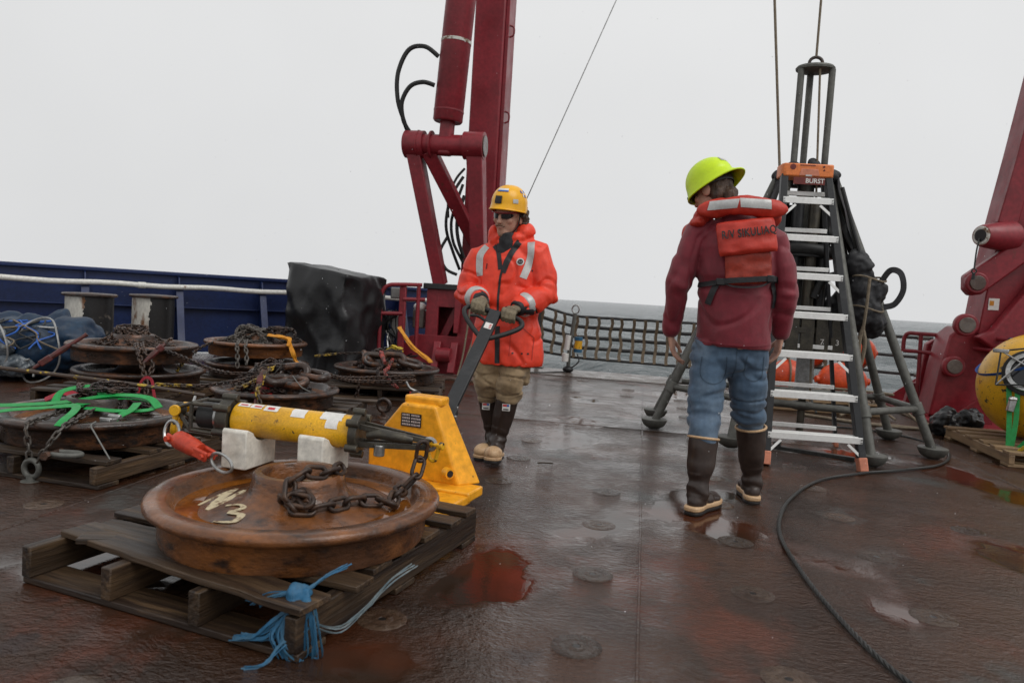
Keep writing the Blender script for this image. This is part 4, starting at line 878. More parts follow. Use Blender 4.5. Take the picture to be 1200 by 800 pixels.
cb = D(-2.50, 8.66, 3.10); ct = D(-2.30, 8.66, 6.6); cd = (ct-cb).normalized()
mb = MB(); mb.tube([cb, cb+cd*.02, ct], [.165, .18, .18], 36); mb.build('hydraulic_cylinder', 'red', af, 40)
mb = MB(); mb.tube([cb+cd*.12, cb+cd*.14], .184, 36); mb.build('weld_ring', 'red', af, 40)
mb = MB(); mb.tube([cb+cd*.93, cb+cd*.965], .1835, 36); mb.build('clamp_band', 'paint_white', af, 40)
mb = MB(); mb.bar(cb+cd*.05, D(-2.515, 8.66, 2.70), .16, .15, (0, -1, 0)); mb.build('rod_eye', 'red', af, 40, .03, 3)
for pts, r_ in (([(-2.64, 8.60, 3.86), (-2.80, 8.55, 3.96), (-3.0, 8.55, 3.92), (-3.12, 8.55, 3.65), (-3.12, 8.58, 3.35), (-3.05, 8.62, 3.12), (-3.0, 8.66, 2.98)], .028),
            ([(-2.67, 8.60, 3.52), (-2.80, 8.54, 3.54), (-2.95, 8.52, 3.48), (-3.05, 8.54, 3.30), (-3.04, 8.60, 3.10), (-2.98, 8.66, 2.98)], .028),
            ([(-2.42, 9.25, 2.55), (-2.52, 9.2, 2.35), (-2.58, 9.15, 2.1), (-2.58, 9.15, 1.85), (-2.5, 9.2, 1.6), (-2.4, 9.25, 1.35)], .02), ([(-2.42, 9.25, 2.45), (-2.48, 9.2, 2.2), (-2.52, 9.15, 1.95), (-2.48, 9.15, 1.7), (-2.38, 9.2, 1.5), (-2.3, 9.25, 1.35)], .02),
            ([(-2.40, 9.22, 2.65), (-2.5, 9.18, 2.5), (-2.56, 9.1, 2.25), (-2.55, 9.1, 2.0)], .016), ([(-2.38, 9.2, 2.30), (-2.44, 9.15, 2.0), (-2.42, 9.15, 1.75), (-2.34, 9.2, 1.5)], .024),
            ([(-2.55, 9.1, 1.75), (-2.62, 9.05, 1.55), (-2.52, 9.0, 1.35), (-2.38, 9.05, 1.28)], .02)):
    mb = MB(); mb.tube(spline([D(*p) for p in pts], 7), r_, 8); mb.build('hydraulic_hose', 'black_rubber', af)
ped = thing('pedestal', 'maroon steel pedestal carrying the left A-frame leg', 'pedestal', (-2.4, 9.2, 0))
for c_, s_ in (((-2.63, 8.90, .56), (.16, .05, 1.08)), ((-2.12, 8.90, .56), (.34, .05, 1.08)), ((-2.42, 8.902, .98), (.27, .05, .24)), ((-2.42, 8.902, .22), (.27, .05, .42)), ((-2.33, 9.75, .54), (.74, .9, 1.04))):
    mb = MB(); mb.box(D(*c_), s_); mb.build('plate', 'red', ped, 40, .006)
for x in (-2.70, -1.97):
    mb = MB(); mb.box(D(x, 9.3, .55), (.03, .8, 1.06)); mb.build('side_plate', 'red', ped, 40, .006)
mb = MB(); mb.prism([(-2.98+2.4, .02), (-1.9+2.4, .02), (-1.9+2.4, .42), (-2.05+2.4, .5), (-2.8+2.4, .50), (-2.9+2.4, .47), (-2.98+2.4, .36)], .30, .33, XZ); mb.build('gusset', 'red', ped, 40, .006)
for x in (-2.52, -2.30):
    mb = MB(); mb.bar(D(x, 8.70, .05), D(x, 8.84, .42), .09, .07, (0, -1, 0)); mb.build('clevis', 'red', ped, 40, .008)
mb = MB(); mb.cyl(D(-2.50, 8.75, .27), D(-2.32, 8.75, .27), .09, n=24); mb.build('clevis_roller', 'red', ped, 40)
mb = MB(); mb.bar(D(-2.52, 9.05, .45), D(-2.30, 9.05, .95), .10, .08, (0, -1, 0)); mb.build('inner_brace', 'red', ped, 40, .008)
mb = MB(); mb.box(D(-2.36, 9.2, 1.115), (.78, .75, .07)); mb.build('top_pad', 'black_rubber', ped, 40, .008)
mb = MB(); mb.box(D(-2.42, 9.3, .012), (1.3, 1.7, .024)); mb.build('foot_plate', 'lip', ped, 40, .004)
mb = MB(); mb.prism([(-.28, .55), (-.22, .55), (-.19, 1.05), (-.28, 1.08)], -.0, .04, Matrix.Translation((.36, -.37, 0)) @ XZ); mb.build('fin', 'red', ped, 40, .004)
rp_ = thing('tie_rope', 'thin tan rope hanging down the front of the left pedestal', 'rope', (-2.2, 8.6, 0)); q = V((-2.2, 8.6, 0))
for pts in ([(-2.12, 8.8, .95), (-2.14, 8.78, .6), (-2.17, 8.74, .25), (-2.2, 8.66, .03)], [(-1.98, 8.8, .95), (-2.05, 8.75, .5), (-2.15, 8.68, .12), (-2.19, 8.64, .03)], [(-2.12, 8.83, .93), (-2.02, 8.8, .97), (-2.0, 8.8, .85), (-2.12, 8.82, .78), (-2.16, 8.82, .70)]):
    mb = MB(); mb.tube([p-q for p in spline(pts, 6)], .012, 7); mb.build('strand', 'rope', rp_)

def pipe_rail(name, label, segs, r=.024, m='red', cat='railing', loc=(0, 0, 0), posts=()):
    t = thing(name, label, cat, loc); q = V(loc)
    for nm, pts in segs:
        mb = MB(); mb.tube([p-q for p in (spline(pts, 6) if len(pts) > 2 else [V(p) for p in pts])], r, 10); mb.build(nm, m, t)
    return t
pipe_rail('railing', 'maroon pipe railing left of the left pedestal', [('top_rail', [(-3.22, 8.62, .02), (-3.22, 8.62, .8), (-3.21, 8.62, 1.0), (-3.14, 8.64, 1.09), (-3.0, 8.68, 1.11), (-2.74, 8.76, 1.12)]),
    ('mid_rail', [(-3.22, 8.62, .74), (-2.96, 8.70, .75)]), ('mid_rail', [(-2.96, 8.70, .93), (-2.70, 8.78, .94)]), ('post', [(-2.78, 8.75, .3), (-2.78, 8.75, 1.11)])], .025, loc=(-3.0, 8.7, 0))
t_ = bpy.data.objects['railing']; mb = MB(); mb.box((.03, .02, .55), (.085, .05, 1.08)); mb.build('post', 'red', t_, 40, .01)
cbx = thing('control_box', 'grey electrical box fixed behind the maroon left railing', 'box', (-3.08, 8.85, .92)); mb = MB(); mb.box((0, 0, .08), (.17, .10, .14)); mb.build('enclosure', 'grey_box', cbx, 40, .01); mb = MB(); mb.box((0, -.056, .08), (.14, .008, .11)); mb.build('lid', 'grey_box', cbx, 40, .003)
cbx = thing('control_box', 'larger grey electrical box lower behind the left railing', 'box', (-3.07, 8.9, .42)); mb = MB(); mb.box((0, 0, .15), (.16, .12, .28)); mb.build('enclosure', 'grey_box', cbx, 40, .01); mb = MB(); mb.box((0, -.066, .15), (.13, .008, .25)); mb.build('lid', 'grey_box', cbx, 40, .003)
cbx = thing('control_box', 'pale square lamp housing between railing and left pedestal', 'box', (-2.83, 9.0, .55)); mb = MB(); mb.box((0, 0, .14), (.15, .12, .24)); mb.build('enclosure', 'lip', cbx, 40, .015); mb = MB(); mb.ell((0, 0, .29), (.085, .08, .06)); mb.build('dome', 'label', cbx)
cbl = thing('cable_bundle', 'tangle of black and grey cables behind the left railing', 'cable', (-3.15, 8.85, 0)); rr = random.Random(21)
for i in range(16):
    pts = [V((rr.uniform(-.1, .12), rr.uniform(-.1, .1), .75-.18*k+rr.uniform(-.05, .05))) for k in range(4)]+[V((rr.uniform(-.2, .5), rr.uniform(-.1, .2), .05+rr.uniform(0, .25)))]
    mb = MB(); mb.tube(spline(pts, 6), rr.choice((.008, .012, .016)), 6); mb.build('cable', rr.choice(('black_rubber', 'black_rubber', 'galv', 'black_plastic')), cbl)

# ================================================================== right A-frame leg
ar = thing('a_frame_leg', 'maroon A-frame leg with round pins at the right edge of the deck', 'gantry', (3.9, 8.6, 0)); o_ = V((3.9, 8.6, 0))
# (x, z) profile of the leaning leg web, extruded along y
XZr = lambda y: Matrix(((1, 0, 0, 0), (0, 0, 1, y-o_.y), (0, 1, 0, 0), (0, 0, 0, 1)))
def pl(name, poly, y0, y1, bev=.012, m='red'):
    mb = MB(); mb.prism([(x-o_.x, z) for x, z in poly], y0-o_.y, y1-o_.y, Matrix(((1, 0, 0, 0), (0, 0, 1, 0), (0, 1, 0, 0), (0, 0, 0, 1)))); return mb.build(name, m, ar, 40, bev)
pl('main_leg', [(3.42, .95), (3.52, 1.95), (3.66, 2.85), (3.84, 4.1), (4.05, 6.2), (4.7, 6.2), (4.45, 4.1), (4.2, 2.4), (4.05, .95)], 8.3, 8.72)
pl('leg_cover', [(3.47, 2.10), (3.58, 2.72), (3.76, 3.98), (3.92, 5.4), (4.12, 5.4), (3.96, 3.98), (3.76, 2.72), (3.66, 2.08)], 8.22, 8.30, .01)
pl('luff_arm', [(3.20, 1.40), (3.26, 1.34), (3.36, 1.36), (3.9, 1.85), (4.9, 3.05), (4.9, 3.5), (3.8, 2.05), (3.26, 1.60), (3.19, 1.54)], 8.15, 8.28, .02)
pl('luff_arm', [(3.36, .92), (3.50, 1.0), (3.85, 1.55), (4.6, 3.0), (4.95, 3.0), (4.95, 2.6), (4.0, .95), (3.65, .72)], 8.14, 8.29, .02)
for x, z, r1 in ((3.29, 1.47, .075), (3.24, 1.04, .08), (3.22, .60, .075)):
    mb = MB(); yb_ = 8.10 if z > 1.2 else 8.12 if z > .8 else 8.27; mb.cyl(V((x, yb_, z))-o_, V((x, yb_+.08, z))-o_, r1+.035, n=32); bs = mb.build('pin_boss', 'red', ar, 40, .015)
    mb = MB(); mb.cyl(V((x, yb_-.015, z))-o_, V((x, yb_, z))-o_, r1, n=32); mb.build('pin_face', 'lip', bs, 40, .006)
mb = MB(); pz = V((3.60, 8.25, 1.96))-o_; pe = V((3.26, 8.05, 1.94))-o_; dd = (pe-pz).normalized(); mb.tube([pz, pz.lerp(pe, .9), pe], [.16, .115, .10], 28); mb.build('cone_guide', 'red', ar, 40)
mb = MB(); mb.tube([pe-dd*.01, pe+dd*.012], [.102, .085], 28); mb.build('guide_lip', 'paint_white', ar, 40)
mb = MB(); mb.tube([pe+dd*.012, pe+dd*.016], [.062, .062], 24); mb.build('guide_bore', 'ink_black', ar, 40)
mb = MB(); mb.tube(spline([pe+dd*.02+V((0, 0, -.03)), pe+dd*.03+V((-.01, 0, -.15)), pe+dd*.03+V((-.015, 0, -.33))], 5), .008, 6); mb.build('lanyard', 'wire', ar)
mb = MB(); mb.tube([pe+dd*.03+V((-.015+.022*math.cos(a), 0, -.355+.022*math.sin(a))) for a in [2*math.pi*k/14 for k in range(14)]], .007, 6, closed=True); mb.cyl(pe+dd*.03+V((-.015, 0, -.38)), pe+dd*.03+V((-.018, 0, -.44)), .016, n=8); mb.build('lanyard_ring', 'black_plastic', ar)
mb = MB(); mb.box(V((3.54, 8.2955, 1.27))-o_, (.10, .006, .12)); st_ = mb.build('warning_sticker', 'label', ar); mb = MB(); mb.box(V((3.52, 8.291, 1.28))-o_, (.04, .003, .05)); mb.build('print_mark', 'amber_rope', st_)
pl('root_web', [(3.05, .06), (3.12, .60), (3.18, .92), (3.28, 1.02), (4.3, 1.02), (4.3, .06)], 8.35, 8.75, .02)
pl('root_flange', [(2.98, .045), (3.03, .35), (3.10, .35), (3.16, .80), (3.24, .86), (3.30, .40), (3.5, .2), (3.6, .045)], 8.9, 9.0, .012)
pl('foot_plate', [(2.95, .003), (4.6, .003), (4.6, .045), (2.95, .045)], 7.6, 10.7, .004)
pl('foot_lip', [(2.90, .002), (2.945, .002), (2.945, .02), (2.90, .02)], 7.6, 10.7, .003, 'tan')
for i in range(14):
    mb = MB(); mb.lathe([(0.0001, .075), (.022, .075), (.024, .045)], 6); mb.build('foot_bolt', 'red', ar, 40, loc=V((3.02, 7.75+.2*i, 0))-o_)
mb = MB(); 
for k_, (y_, x_) in enumerate(((8.1, 3.1), (9.3, 3.08), (9.9, 3.08))):
    g_ = MB(); g_.prism([(0, .045), (.45, .045), (.45, .42)], -.015, .015, Matrix.Translation(V((x_, y_, 0))-o_) @ Matrix(((1, 0, 0, 0), (0, 0, 1, 0), (0, 1, 0, 0), (0, 0, 0, 1)))); g_.build('gusset', 'red', ar, 40, .004)
pipe_rail('railing', 'maroon pipe railing before the right A-frame foot', [('top_rail', [(2.90, 8.85, .70), (2.90, 8.85, .84), (2.93, 8.83, .905), (3.04, 8.80, .91), (3.35, 8.6, .91), (3.6, 8.0, .92), (3.78, 7.5, .92)]),
    ('mid_rail', [(2.90, 8.85, .71), (3.05, 8.78, .71), (3.22, 8.68, .70)]), ('mid_rail', [(3.20, 8.70, .80), (3.45, 8.3, .80), (3.70, 7.6, .80)]), ('post', [(3.07, 8.78, .04), (3.05, 8.79, .90)]), ('post', [(3.23, 8.68, .04), (3.21, 8.69, .90)]), ('post', [(3.62, 7.85, .04), (3.62, 7.85, .9)])], .022, loc=(3.2, 8.6, 0))
# ================================================================== black poly sheet over a tall crate
tp = thing('covered_crate', 'tall crate wrapped in wrinkled black plastic sheet beside the bulwark', 'crate', (-3.72, 8.45, 0), -14)
mb = MB(); NX, NZ = 26, 30
def tarp_pt(u, v):
    # u round the perimeter 0..4, v height 0..1
    w_, d_ = .43, .42; c = [(-w_, -d_), (w_, -d_), (w_, d_), (-w_, d_)]; i = int(u) % 4; f = u-int(u); a, b = V(c[i]+(0,)), V(c[(i+1) % 4]+(0,)); p = a.lerp(b, f)
    n_ = V(((b-a).y, -(b-a).x, 0)).normalized(); top = 1.28-.11*(p.x+w_)/(2*w_)+.02*math.sin(p.y*9)
    flare = 0.05*(1-v)**2; bul = .045*math.sin(math.pi*f)*math.sin(math.pi*v); rd = 1-abs(noise.noise(V((p.x*1.6+p.y*1.3+v*1.4, v*1.1-p.x*1.2, n_.x+2*n_.y)))); wr = .035*(1-abs(noise.noise(V((p.x*2.6+v*1.9+n_.x*5, p.y*2.6-v*1.3, v*2.0)))))**3-.015+.03*noise.noise(V((p.x*2+n_.x*3, p.y*2+v*1.2, v*1.5)))+.09*max(0, rd-.78)/.22*.6+.016*noise.noise(V((p.x*7, p.y*7+3, v*6-p.x*5)))
    return V((p.x, p.y, 0))+n_*(flare+bul+wr-.03)+V((0, 0, .02+v*(top-.02)))
NU = 4*24; vs = []; fs = []
for j in range(NZ+1):
    for i in range(NU): vs.append(tarp_pt(i*4/NU, j/NZ))
for j in range(NZ):
    for i in range(NU): a = j*NU+i; b = j*NU+(i+1) % NU; fs.append((a, b, b+NU, a+NU))
# rounded top
cur = [vs[NZ*NU+i] for i in range(NU)]; cen = V((0, 0, 0)); last = NZ*NU
for k, (s_, dz) in enumerate(((.94, .02), (.7, .03), (.4, .035), (.05, .03))):
    for i in range(NU):
        p = cur[i]; zt = 1.225-.128*(p.x*s_); vs.append(V((p.x*s_, p.y*s_, p.z*max(0, s_-.3)+zt*(1-max(0, s_-.3))+dz*.6+.012*noise.noise(V((p.x*s_*6, p.y*s_*6, 5))))))
    st_ = len(vs)-NU
    for i in range(NU): j = (i+1) % NU; fs.append((last+i, last+j, st_+j, st_+i))
    last = st_
mb.add(vs, fs); mb.build('plastic_sheet', 'tarp', tp, 180)

# ================================================================== blue tarpaulin bundle with clear bags and wire hoops
bb = thing('gear_bundle', 'blue tarpaulin heap with clear plastic bags and wire hoops at the left edge', 'bundle', (-5.75, 6.05, 0))
k_ = MB(); k_.ell((0, 0, .28), (.52, .42, .30)); k_.ell((.36, .1, .34), (.25, .3, .26)); k_.ell((-.45, .1, .3), (.5, .4, .3)); k_.ell((.18, .15, .56), (.10, .10, .12))
remeshed(k_, 'tarpaulin', 'blue_tarp', .02, 3, bb, lambda p: .06*nz3(p, 4, 2)+.03*nz3(p, 11, 5))
for c_, s_, q in (((-.03, -.40, .33), (.20, .10, .16), 1), ((.14, -.38, .16), (.22, .12, .10), 4), ((-.28, -.36, .25), (.16, .12, .18), 7)):
    k_ = MB(); k_.ell(c_, s_); remeshed(k_, 'clear_bag', 'clear', .012, 2, bb, lambda p: .035*nz3(p, 9, q)+.015*nz3(p, 24, q))
for c_, r1, r2, rx in (((-.10, -.48, .30), .30, .26, 78), ((-.30, -.42, .33), .26, .24, 70), ((.35, -.3, .3), .22, .3, 80)):
    mt = Matrix.Rotation(R(rx), 3, 'X'); mb = MB(); mb.tube([V(c_)+mt @ V((r1*math.cos(a), r2*math.sin(a), .03*math.sin(3*a))) for a in [2*math.pi*k/36 for k in range(36)]], .009, 6, closed=True); mb.build('wire_hoop', 'galv', bb)
for a_, b_ in (((-.3, -.3, .50), (.45, -.2, .50)), ((-.5, -.45, .27), (.1, -.5, .25)), ((.3, -.3, .05), (.3, -.28, .3)), ((-.02, -.42, .12), (.35, -.4, .22))):
    mb = MB(); mb.cyl(a_, b_, .011, n=8); mb.build('pole', 'galv', bb)
rr = random.Random(41)
for i in range(16):
    a0 = rr.uniform(-2.9, -.3); pts = []
    for k in range(5):
        a = a0+rr.uniform(-.25, .25)+k*rr.choice((-.12, .12)); e = .15+.22*k; pts.append((.58*math.cos(a)*math.cos(e)*1.05-.05, .47*math.sin(a)*math.cos(e)*1.08, .26+.34*math.sin(e)))
    mb = MB(); mb.tube(spline(pts, 5), .008, 6); mb.build('net_cord', rr.choice(('ink_blue', 'black_rubber', 'rope')), bb)
mb = MB(); mb.box((-.48, -.45, .36), (.24, .03, .06)); mb.box((-.40, -.47, .37), (.10, .03, .03)); mb.build('clip', 'label', bb, 40, .008)

# ================================================================== stern safety net
NX0, NX1, NY = -1.50, 2.95, 10.78
net = thing('safety_net', 'stern safety net of black ropes and tan webbing straps', 'net', (0, NY, 0))
def net_z(x, f):       # f 0 bottom .. 1 top
    top = .83+.12*max(0, (-.95-x)/.55)**1.4-.015*(x+.95)+.02*math.sin(x*1.1); bot = .19-.012*x+.05*max(0, (-.95-x)/.55)
    return bot+(top-bot)*f
def net_y(x, f): return .06*math.sin(f*math.pi)+.015*math.sin(x*3+f*4)
for f in (0, .25, .5, .75, 1):
    mb = MB(); mb.tube([(NX0+(NX1-NX0)*k/60, net_y(NX0+(NX1-NX0)*k/60, f), net_z(NX0+(NX1-NX0)*k/60, f)+.002*math.sin(k*1.7+f*9)) for k in range(61)], .020 if f in (0, 1) else .026, 8); mb.build('rope', 'black_rubber', net)
x = NX0+.02; i = 0; rr = random.Random(8)
while x < NX1:
    sw_ = .06 if x < -.3 else .03; mb = MB(); ph = rr.uniform(-.02, .02)
    mb.ribbon([(x+sw_*(abs(((f*2+.25) % 1)-.5)-.25)+ph*f, net_y(x, f)-.026, net_z(x, f)) for f in [k/16 for k in range(17)]], .044, .006, up=(0, -1, 0)); mb.build('strap', 'tan', net); x += .168; i += 1
for i, z in enumerate((.34, .58, .84)):
    gw = thing('guard_wire', ('lowest', 'middle', 'topmost')[i]+' grey guard wire between the net and the right railing', 'wire', (2.9, 10.5, z)); mb = MB(); mb.tube(spline([(.05, .28, 0), (.4, .2, -.015), (.9, 0, -.01)], 8), .022, 8); mb.build('wire', 'wire', gw); mb = MB(); mb.cyl((.72, .06, -.014), (.86, .01, -.01), .030, n=10); mb.build('turnbuckle', 'grey_steel', gw)
pst = thing('stanchion', 'slim dark post at the stern carrying the right end of the net', 'post', (2.97, 10.78, 0)); mb = MB(); mb.cyl((0, 0, .01), (0, 0, .98), .035, n=16); mb.build('tube', 'wire', pst); mb = MB(); mb.box((0, 0, .012), (.2, .16, .016)); mb.build('foot', 'wire', pst, 40, .004)
pst = thing('stanchion', 'slim dark post at the stern carrying the left end of the net', 'post', (-1.53, 10.80, 0)); mb = MB(); mb.cyl((0, 0, .01), (0, 0, 1.05), .035, n=16); mb.build('tube', 'wire', pst); mb = MB(); mb.box((0, 0, .012), (.2, .16, .016)); mb.build('foot', 'wire', pst, 40, .004)
# mast-like instrument hung at the net
im = thing('instrument_mast', 'slender instrument with yellow and blue canister standing at the stern net', 'instrument', (-1.02, 10.45, 0))
mb = MB(); mb.tube([(0, 0, .02), (-.0, 0, .30), (.05, 0, .86)], .028, 12); mb.build('rod', 'grey_steel', im)
mb = MB(); mb.tube([(.125, -.02, .33), (.13, -.02, .50)], .055, 18); mb.build('canister', 'yellow', im, 40)
for z in (.33, .50): 
    mb = MB(); mb.tube([(.125, -.02, z-.025), (.126, -.02, z+.025)], .06, 18); mb.build('canister_band', 'blue_rag', im, 40)
mb = MB(); mb.tube([(-.035, -.02, .33), (-.02, -.02, .54)], .04, 14); mb.build('housing', 'label', im, 40)
mb = MB(); mb.tube([(-.05, -.02, .16), (-.045, -.02, .28)], .05, 14); mb.build('clamp', 'label', im, 40, .006)
mb = MB(); mb.ell((0, 0, .05), (.08, .08, .05)); mb.build('foot', 'black_plastic', im)
mb = MB(); mb.tube([(.055+.05*math.cos(a), 0, .92+.06*math.sin(a)) for a in [2*math.pi*k/18 for k in range(18)]], .012, 8, closed=True); mb.build('lifting_ring', 'galv', im)
mb = MB(); mb.tube(spline([(.12, 0, .28), (.15, -.03, .18), (.08, -.03, .1), (.02, 0, .06)], 6), .01, 6); mb.build('cable', 'black_rubber', im)
dl = thing('deck_line', 'thin dark line lying along the deck from the stern instrument', 'line', (-1.1, 10.3, 0)); mb = MB(); mb.tube(spline([(.05, .1, .012), (-.3, -.25, .008), (-.7, -.45, .008), (-1.1, -.55, .008)], 8), .012, 7); mb.build('strand', 'black_rubber', dl)

# ================================================================== overhead lines
def line(label, a, b, r, m, top=False, sag=0.0, name='overhead_line'):
    a = V(a); b = V(b); t = thing(name, label, 'line', b); n = 24; mb = MB(); mb.tube([(a.lerp(b, k/n)-b)+V((0, 0, -sag*math.sin(math.pi*k/n))) for k in range(n+1)], r, 7); mb.build('strand', m, t); return t
line('thin pale wire slanting up behind the yellow helmet', (0.63, 9.4, 8.0), (-2.06, 9.4, 1.14), .007, 'galv')
# ================================================================== corer frame on legs
cf = thing('corer_frame', 'grey tubular tripod corer frame with round dome feet behind the stepladder', 'frame', (1.22, 6.3, 0)); o_ = V((1.22, 6.3, 0)); D = lambda x, y, z: V((x, y, z))-o_
feet = [(1.66, 5.50), (2.26, 6.05), (2.18, 6.82), (0.17, 6.85), (0.15, 6.27), (0.72, 5.72)]
tops = [(1.36, 6.20), (1.42, 6.28), (1.38, 6.40), (1.02, 6.42), (1.00, 6.30), (1.06, 6.18)]
ringpts = []
for (fx, fy), (tx, ty) in zip(feet, tops):
    f_ = D(fx, fy, .055); tt = D(tx, ty, 2.16); mb = MB(); mb.tube([f_, tt], .034, 14); lg = mb.build('leg', 'grey_steel', cf)
    d = (tt-f_).normalized(); fz = MB(); q = rot_to(d); mt = Matrix.Translation(D(fx, fy, .0)) @ Matrix.Rotation(0, 4, 'Z')
    fz.lathe([(.0001, .004), (.045, .006), (.085, .03), (.105, .065), (.108, .085), (.10, .09), (.04, .088), (.0001, .088)], 28, mt); fz.build('dome_foot', 'grey_steel', lg, 40)
    p = f_.lerp(tt, .15); ringpts.append(p)
    cl = MB(); cl.tube([f_.lerp(tt, .13), f_.lerp(tt, .17)], .045, 14); cl.build('leg_clamp', 'grey_steel', lg, 40, .004)
for i in range(6):
    a_, b_ = ringpts[i], ringpts[(i+1) % 6]; mb = MB(); mb.tube([a_, b_], .027, 12); mb.build('brace', 'grey_steel', cf)
mb = MB(); mb.lathe([(.16, 2.10), (.235, 2.10), (.235, 2.17), (.16, 2.17)], 32, Matrix.Translation(D(1.20, 6.3, 0)), closed=True); mb.build('head_ring', 'fibre', cf, 40, .006)
for x, y in ((1.10, 6.25), (1.20, 6.40), (1.335, 6.25)):
    mb = MB(); mb.tube([D(x, y, 2.12), D(x, y, 3.0)], .026, 14); mb.build('head_post', 'grey_steel', cf)
mb = MB(); mb.lathe([(.0001, 0), (.125, 0), (.148, .01), (.152, .025), (.14, .04), (.0001, .045)], 32, Matrix.Translation(D(1.215, 6.3, 2.995)) @ Matrix.Diagonal((1, .8, 1, 1))); mb.build('head_plate', 'grey_steel', cf, 40)
mb = MB(); mb.tube([D(1.215, 6.3, 3.055)+V((.05*math.cos(a), 0, .045*math.sin(a)+.01)) for a in [2*math.pi*k/20 for k in range(20)]], .013, 10, closed=True); mb.build('lifting_eye', 'rust', cf)
mb = MB(); mb.tube([D(1.22, 6.3, .95), D(1.22, 6.3, 2.1)], .065, 20); mb.build('core_barrel', 'grey_steel', cf)
for k in range(10):
    a = 2*math.pi*k/10; x, y = 1.20+.20*math.cos(a), 6.3+.20*math.sin(a)
    mb = MB(); mb.tube([D(x, y, .95), D(x, y, 1.95)], .045, 14); mb.build('core_tube', ('black_plastic', 'fibre', 'dark_metal')[k % 3], cf)
mb = MB(); mb.lathe([(.05, .9), (.30, .9), (.30, .945), (.05, .945)], 32, Matrix.Translation(D(1.20, 6.3, 0)), closed=True); mb.build('carrier_plate', 'dark_metal', cf, 40, .004)
mb = MB(); mb.lathe([(.05, 1.5), (.27, 1.5), (.27, 1.53), (.05, 1.53)], 32, Matrix.Translation(D(1.20, 6.3, 0)), closed=True); mb.build('carrier_plate', 'black_plastic', cf, 40, .004)
for k in range(6):
    x = .92+.115*k; mb = MB(); mb.box(D(x, 6.02+.01*k, .90), (.10, .09, .30)); lw = mb.build('lead_weight', 'dark_metal', cf, 40, .006)
    if k in (4, 5): text_mesh('weight_number', str((7, 3)[k-4]), .06, 'label', lw, Matrix.Translation(D(x, 5.972+.01*k, .84)) @ Matrix.Rotation(R(90), 4, 'X'))
mb = MB(); mb.tube([D(1.33, 6.3, .36), D(1.33, 6.3, .84)], .07, 20); 
M['tube_clear'] = mat('clear_core_liner', (0.32, 0.33, 0.33), 0.12, 0.0, (0.22, 0.21, 0.20), 9)
mb.build('core_liner', 'tube_clear', cf)
mb = MB(); mb.tube([D(1.33, 6.3, .84), D(1.33, 6.3, .90)], .085, 20); mb.build('liner_cap', 'black_plastic', cf, 40)
mb = MB(); mb.tube([D(1.33, 6.3, .02), D(1.33, 6.3, .36)], .03, 12); mb.ell(D(1.33, 6.3, .30), (.12, .12, .04)); mb.build('liner_foot', 'dark_metal', cf)
for x0, y0, z0_, x1, y1, z1 in ((.98, 6.1, 2.05, .78, 6.05, 1.3), (1.45, 6.1, 2.05, 1.66, 6.0, 1.35), (1.0, 6.45, 2.0, .62, 6.6, 1.3), (1.42, 6.35, 2.0, 1.78, 6.5, 1.3)):
    mb = MB(); mb.tube([D(x0, y0, z0_), D(x1, y1, z1)], .016, 8); mb.build('stay', 'black_rubber', cf)
# black fabric shroud tied round the upper legs (two sides) and bags
def shroud(label, quad, seed):
    t = thing('shroud', label, 'cover', quad[0]); q0 = V(quad[0]); A_, B_, C_, D_ = [V(p)-q0 for p in quad]; mb = MB(); nu, nv = 12, 24; vs = []; nn = (B_-A_).cross(D_-A_).normalized()
    for side_ in (0, 1):
        for j in range(nv+1):
            for i in range(nu+1):
                u, v = i/nu, j/nv; p = (A_.lerp(B_, u)).lerp(D_.lerp(C_, u), v); w_ = .05*noise.noise(V((u*3+seed, v*1.5, seed)))+.02*noise.noise(V((u*9, v*5, seed*2)))
                vs.append(p+nn*(w_+side_*.006))
    fs = []; st = (nu+1)*(nv+1)
    for s_ in (0, 1):
        for j in range(nv):
            for i in range(nu): a = s_*st+j*(nu+1)+i; fs.append((a, a+1, a+nu+2, a+nu+1))
    mb.add(vs, fs); mb.build('fabric', 'black_cloth', t, 180)
shroud('black fabric hanging along the left side of the corer frame head', [(1.03, 6.10, 2.16), (1.02, 6.45, 2.18), (.68, 6.6, 1.42), (.80, 6.05, 1.50)], 3)
shroud('black fabric hanging along the right side of the corer frame head', [(1.42, 6.14, 2.14), (1.42, 6.45, 2.14), (1.84, 6.6, 1.25), (1.66, 6.02, 1.25)], 8)
tc_ = thing('shroud', 'black plastic bunched over the top ring of the corer frame', 'cover', (1.2, 6.25, 2.1)); k_ = MB()
for i in range(9): a = i*.7; k_.ell((.16*math.cos(a), .12*math.sin(a), .06+.03*math.sin(i*2.3)), (.10, .08, .05))
k_.ell((.05, -.02, .12), (.05, .05, .07)); k_.ell((-.17, -.05, .10), (.05, .05, .05))
remeshed(k_, 'fabric', 'black_cloth', .012, 2, tc_, lambda p: .03*nz3(p, 14, 2))
bg_ = thing('gear_bag', 'black bag strapped high on the right leg of the corer frame', 'bag', (1.68, 6.05, 1.0)); k_ = MB()
for c_, s_ in (((0, 0, .10), (.12, .11, .16)), ((-.04, 0, .30), (.11, .10, .16)), ((.06, .03, .02), (.13, .10, .12)), ((-.08, -.02, .46), (.09, .08, .12)), ((.05, .0, .24), (.10, .08, .12))): k_.ell(c_, s_)
remeshed(k_, 'bag_body', 'black_cloth', .012, 3, bg_, lambda p: .04*nz3(p, 9, 3)+.015*nz3(p, 26, 1))
mb = MB(); mb.ribbon(spline([(.08, -.05, .32), (.14, -.06, .42), (.22, -.05, .40), (.25, -.04, .28), (.20, -.04, .17), (.12, -.05, .14)], 8), .045, .008, up=(.3, -1, 0)); mb.build('loop_strap', 'black_cloth', bg_)
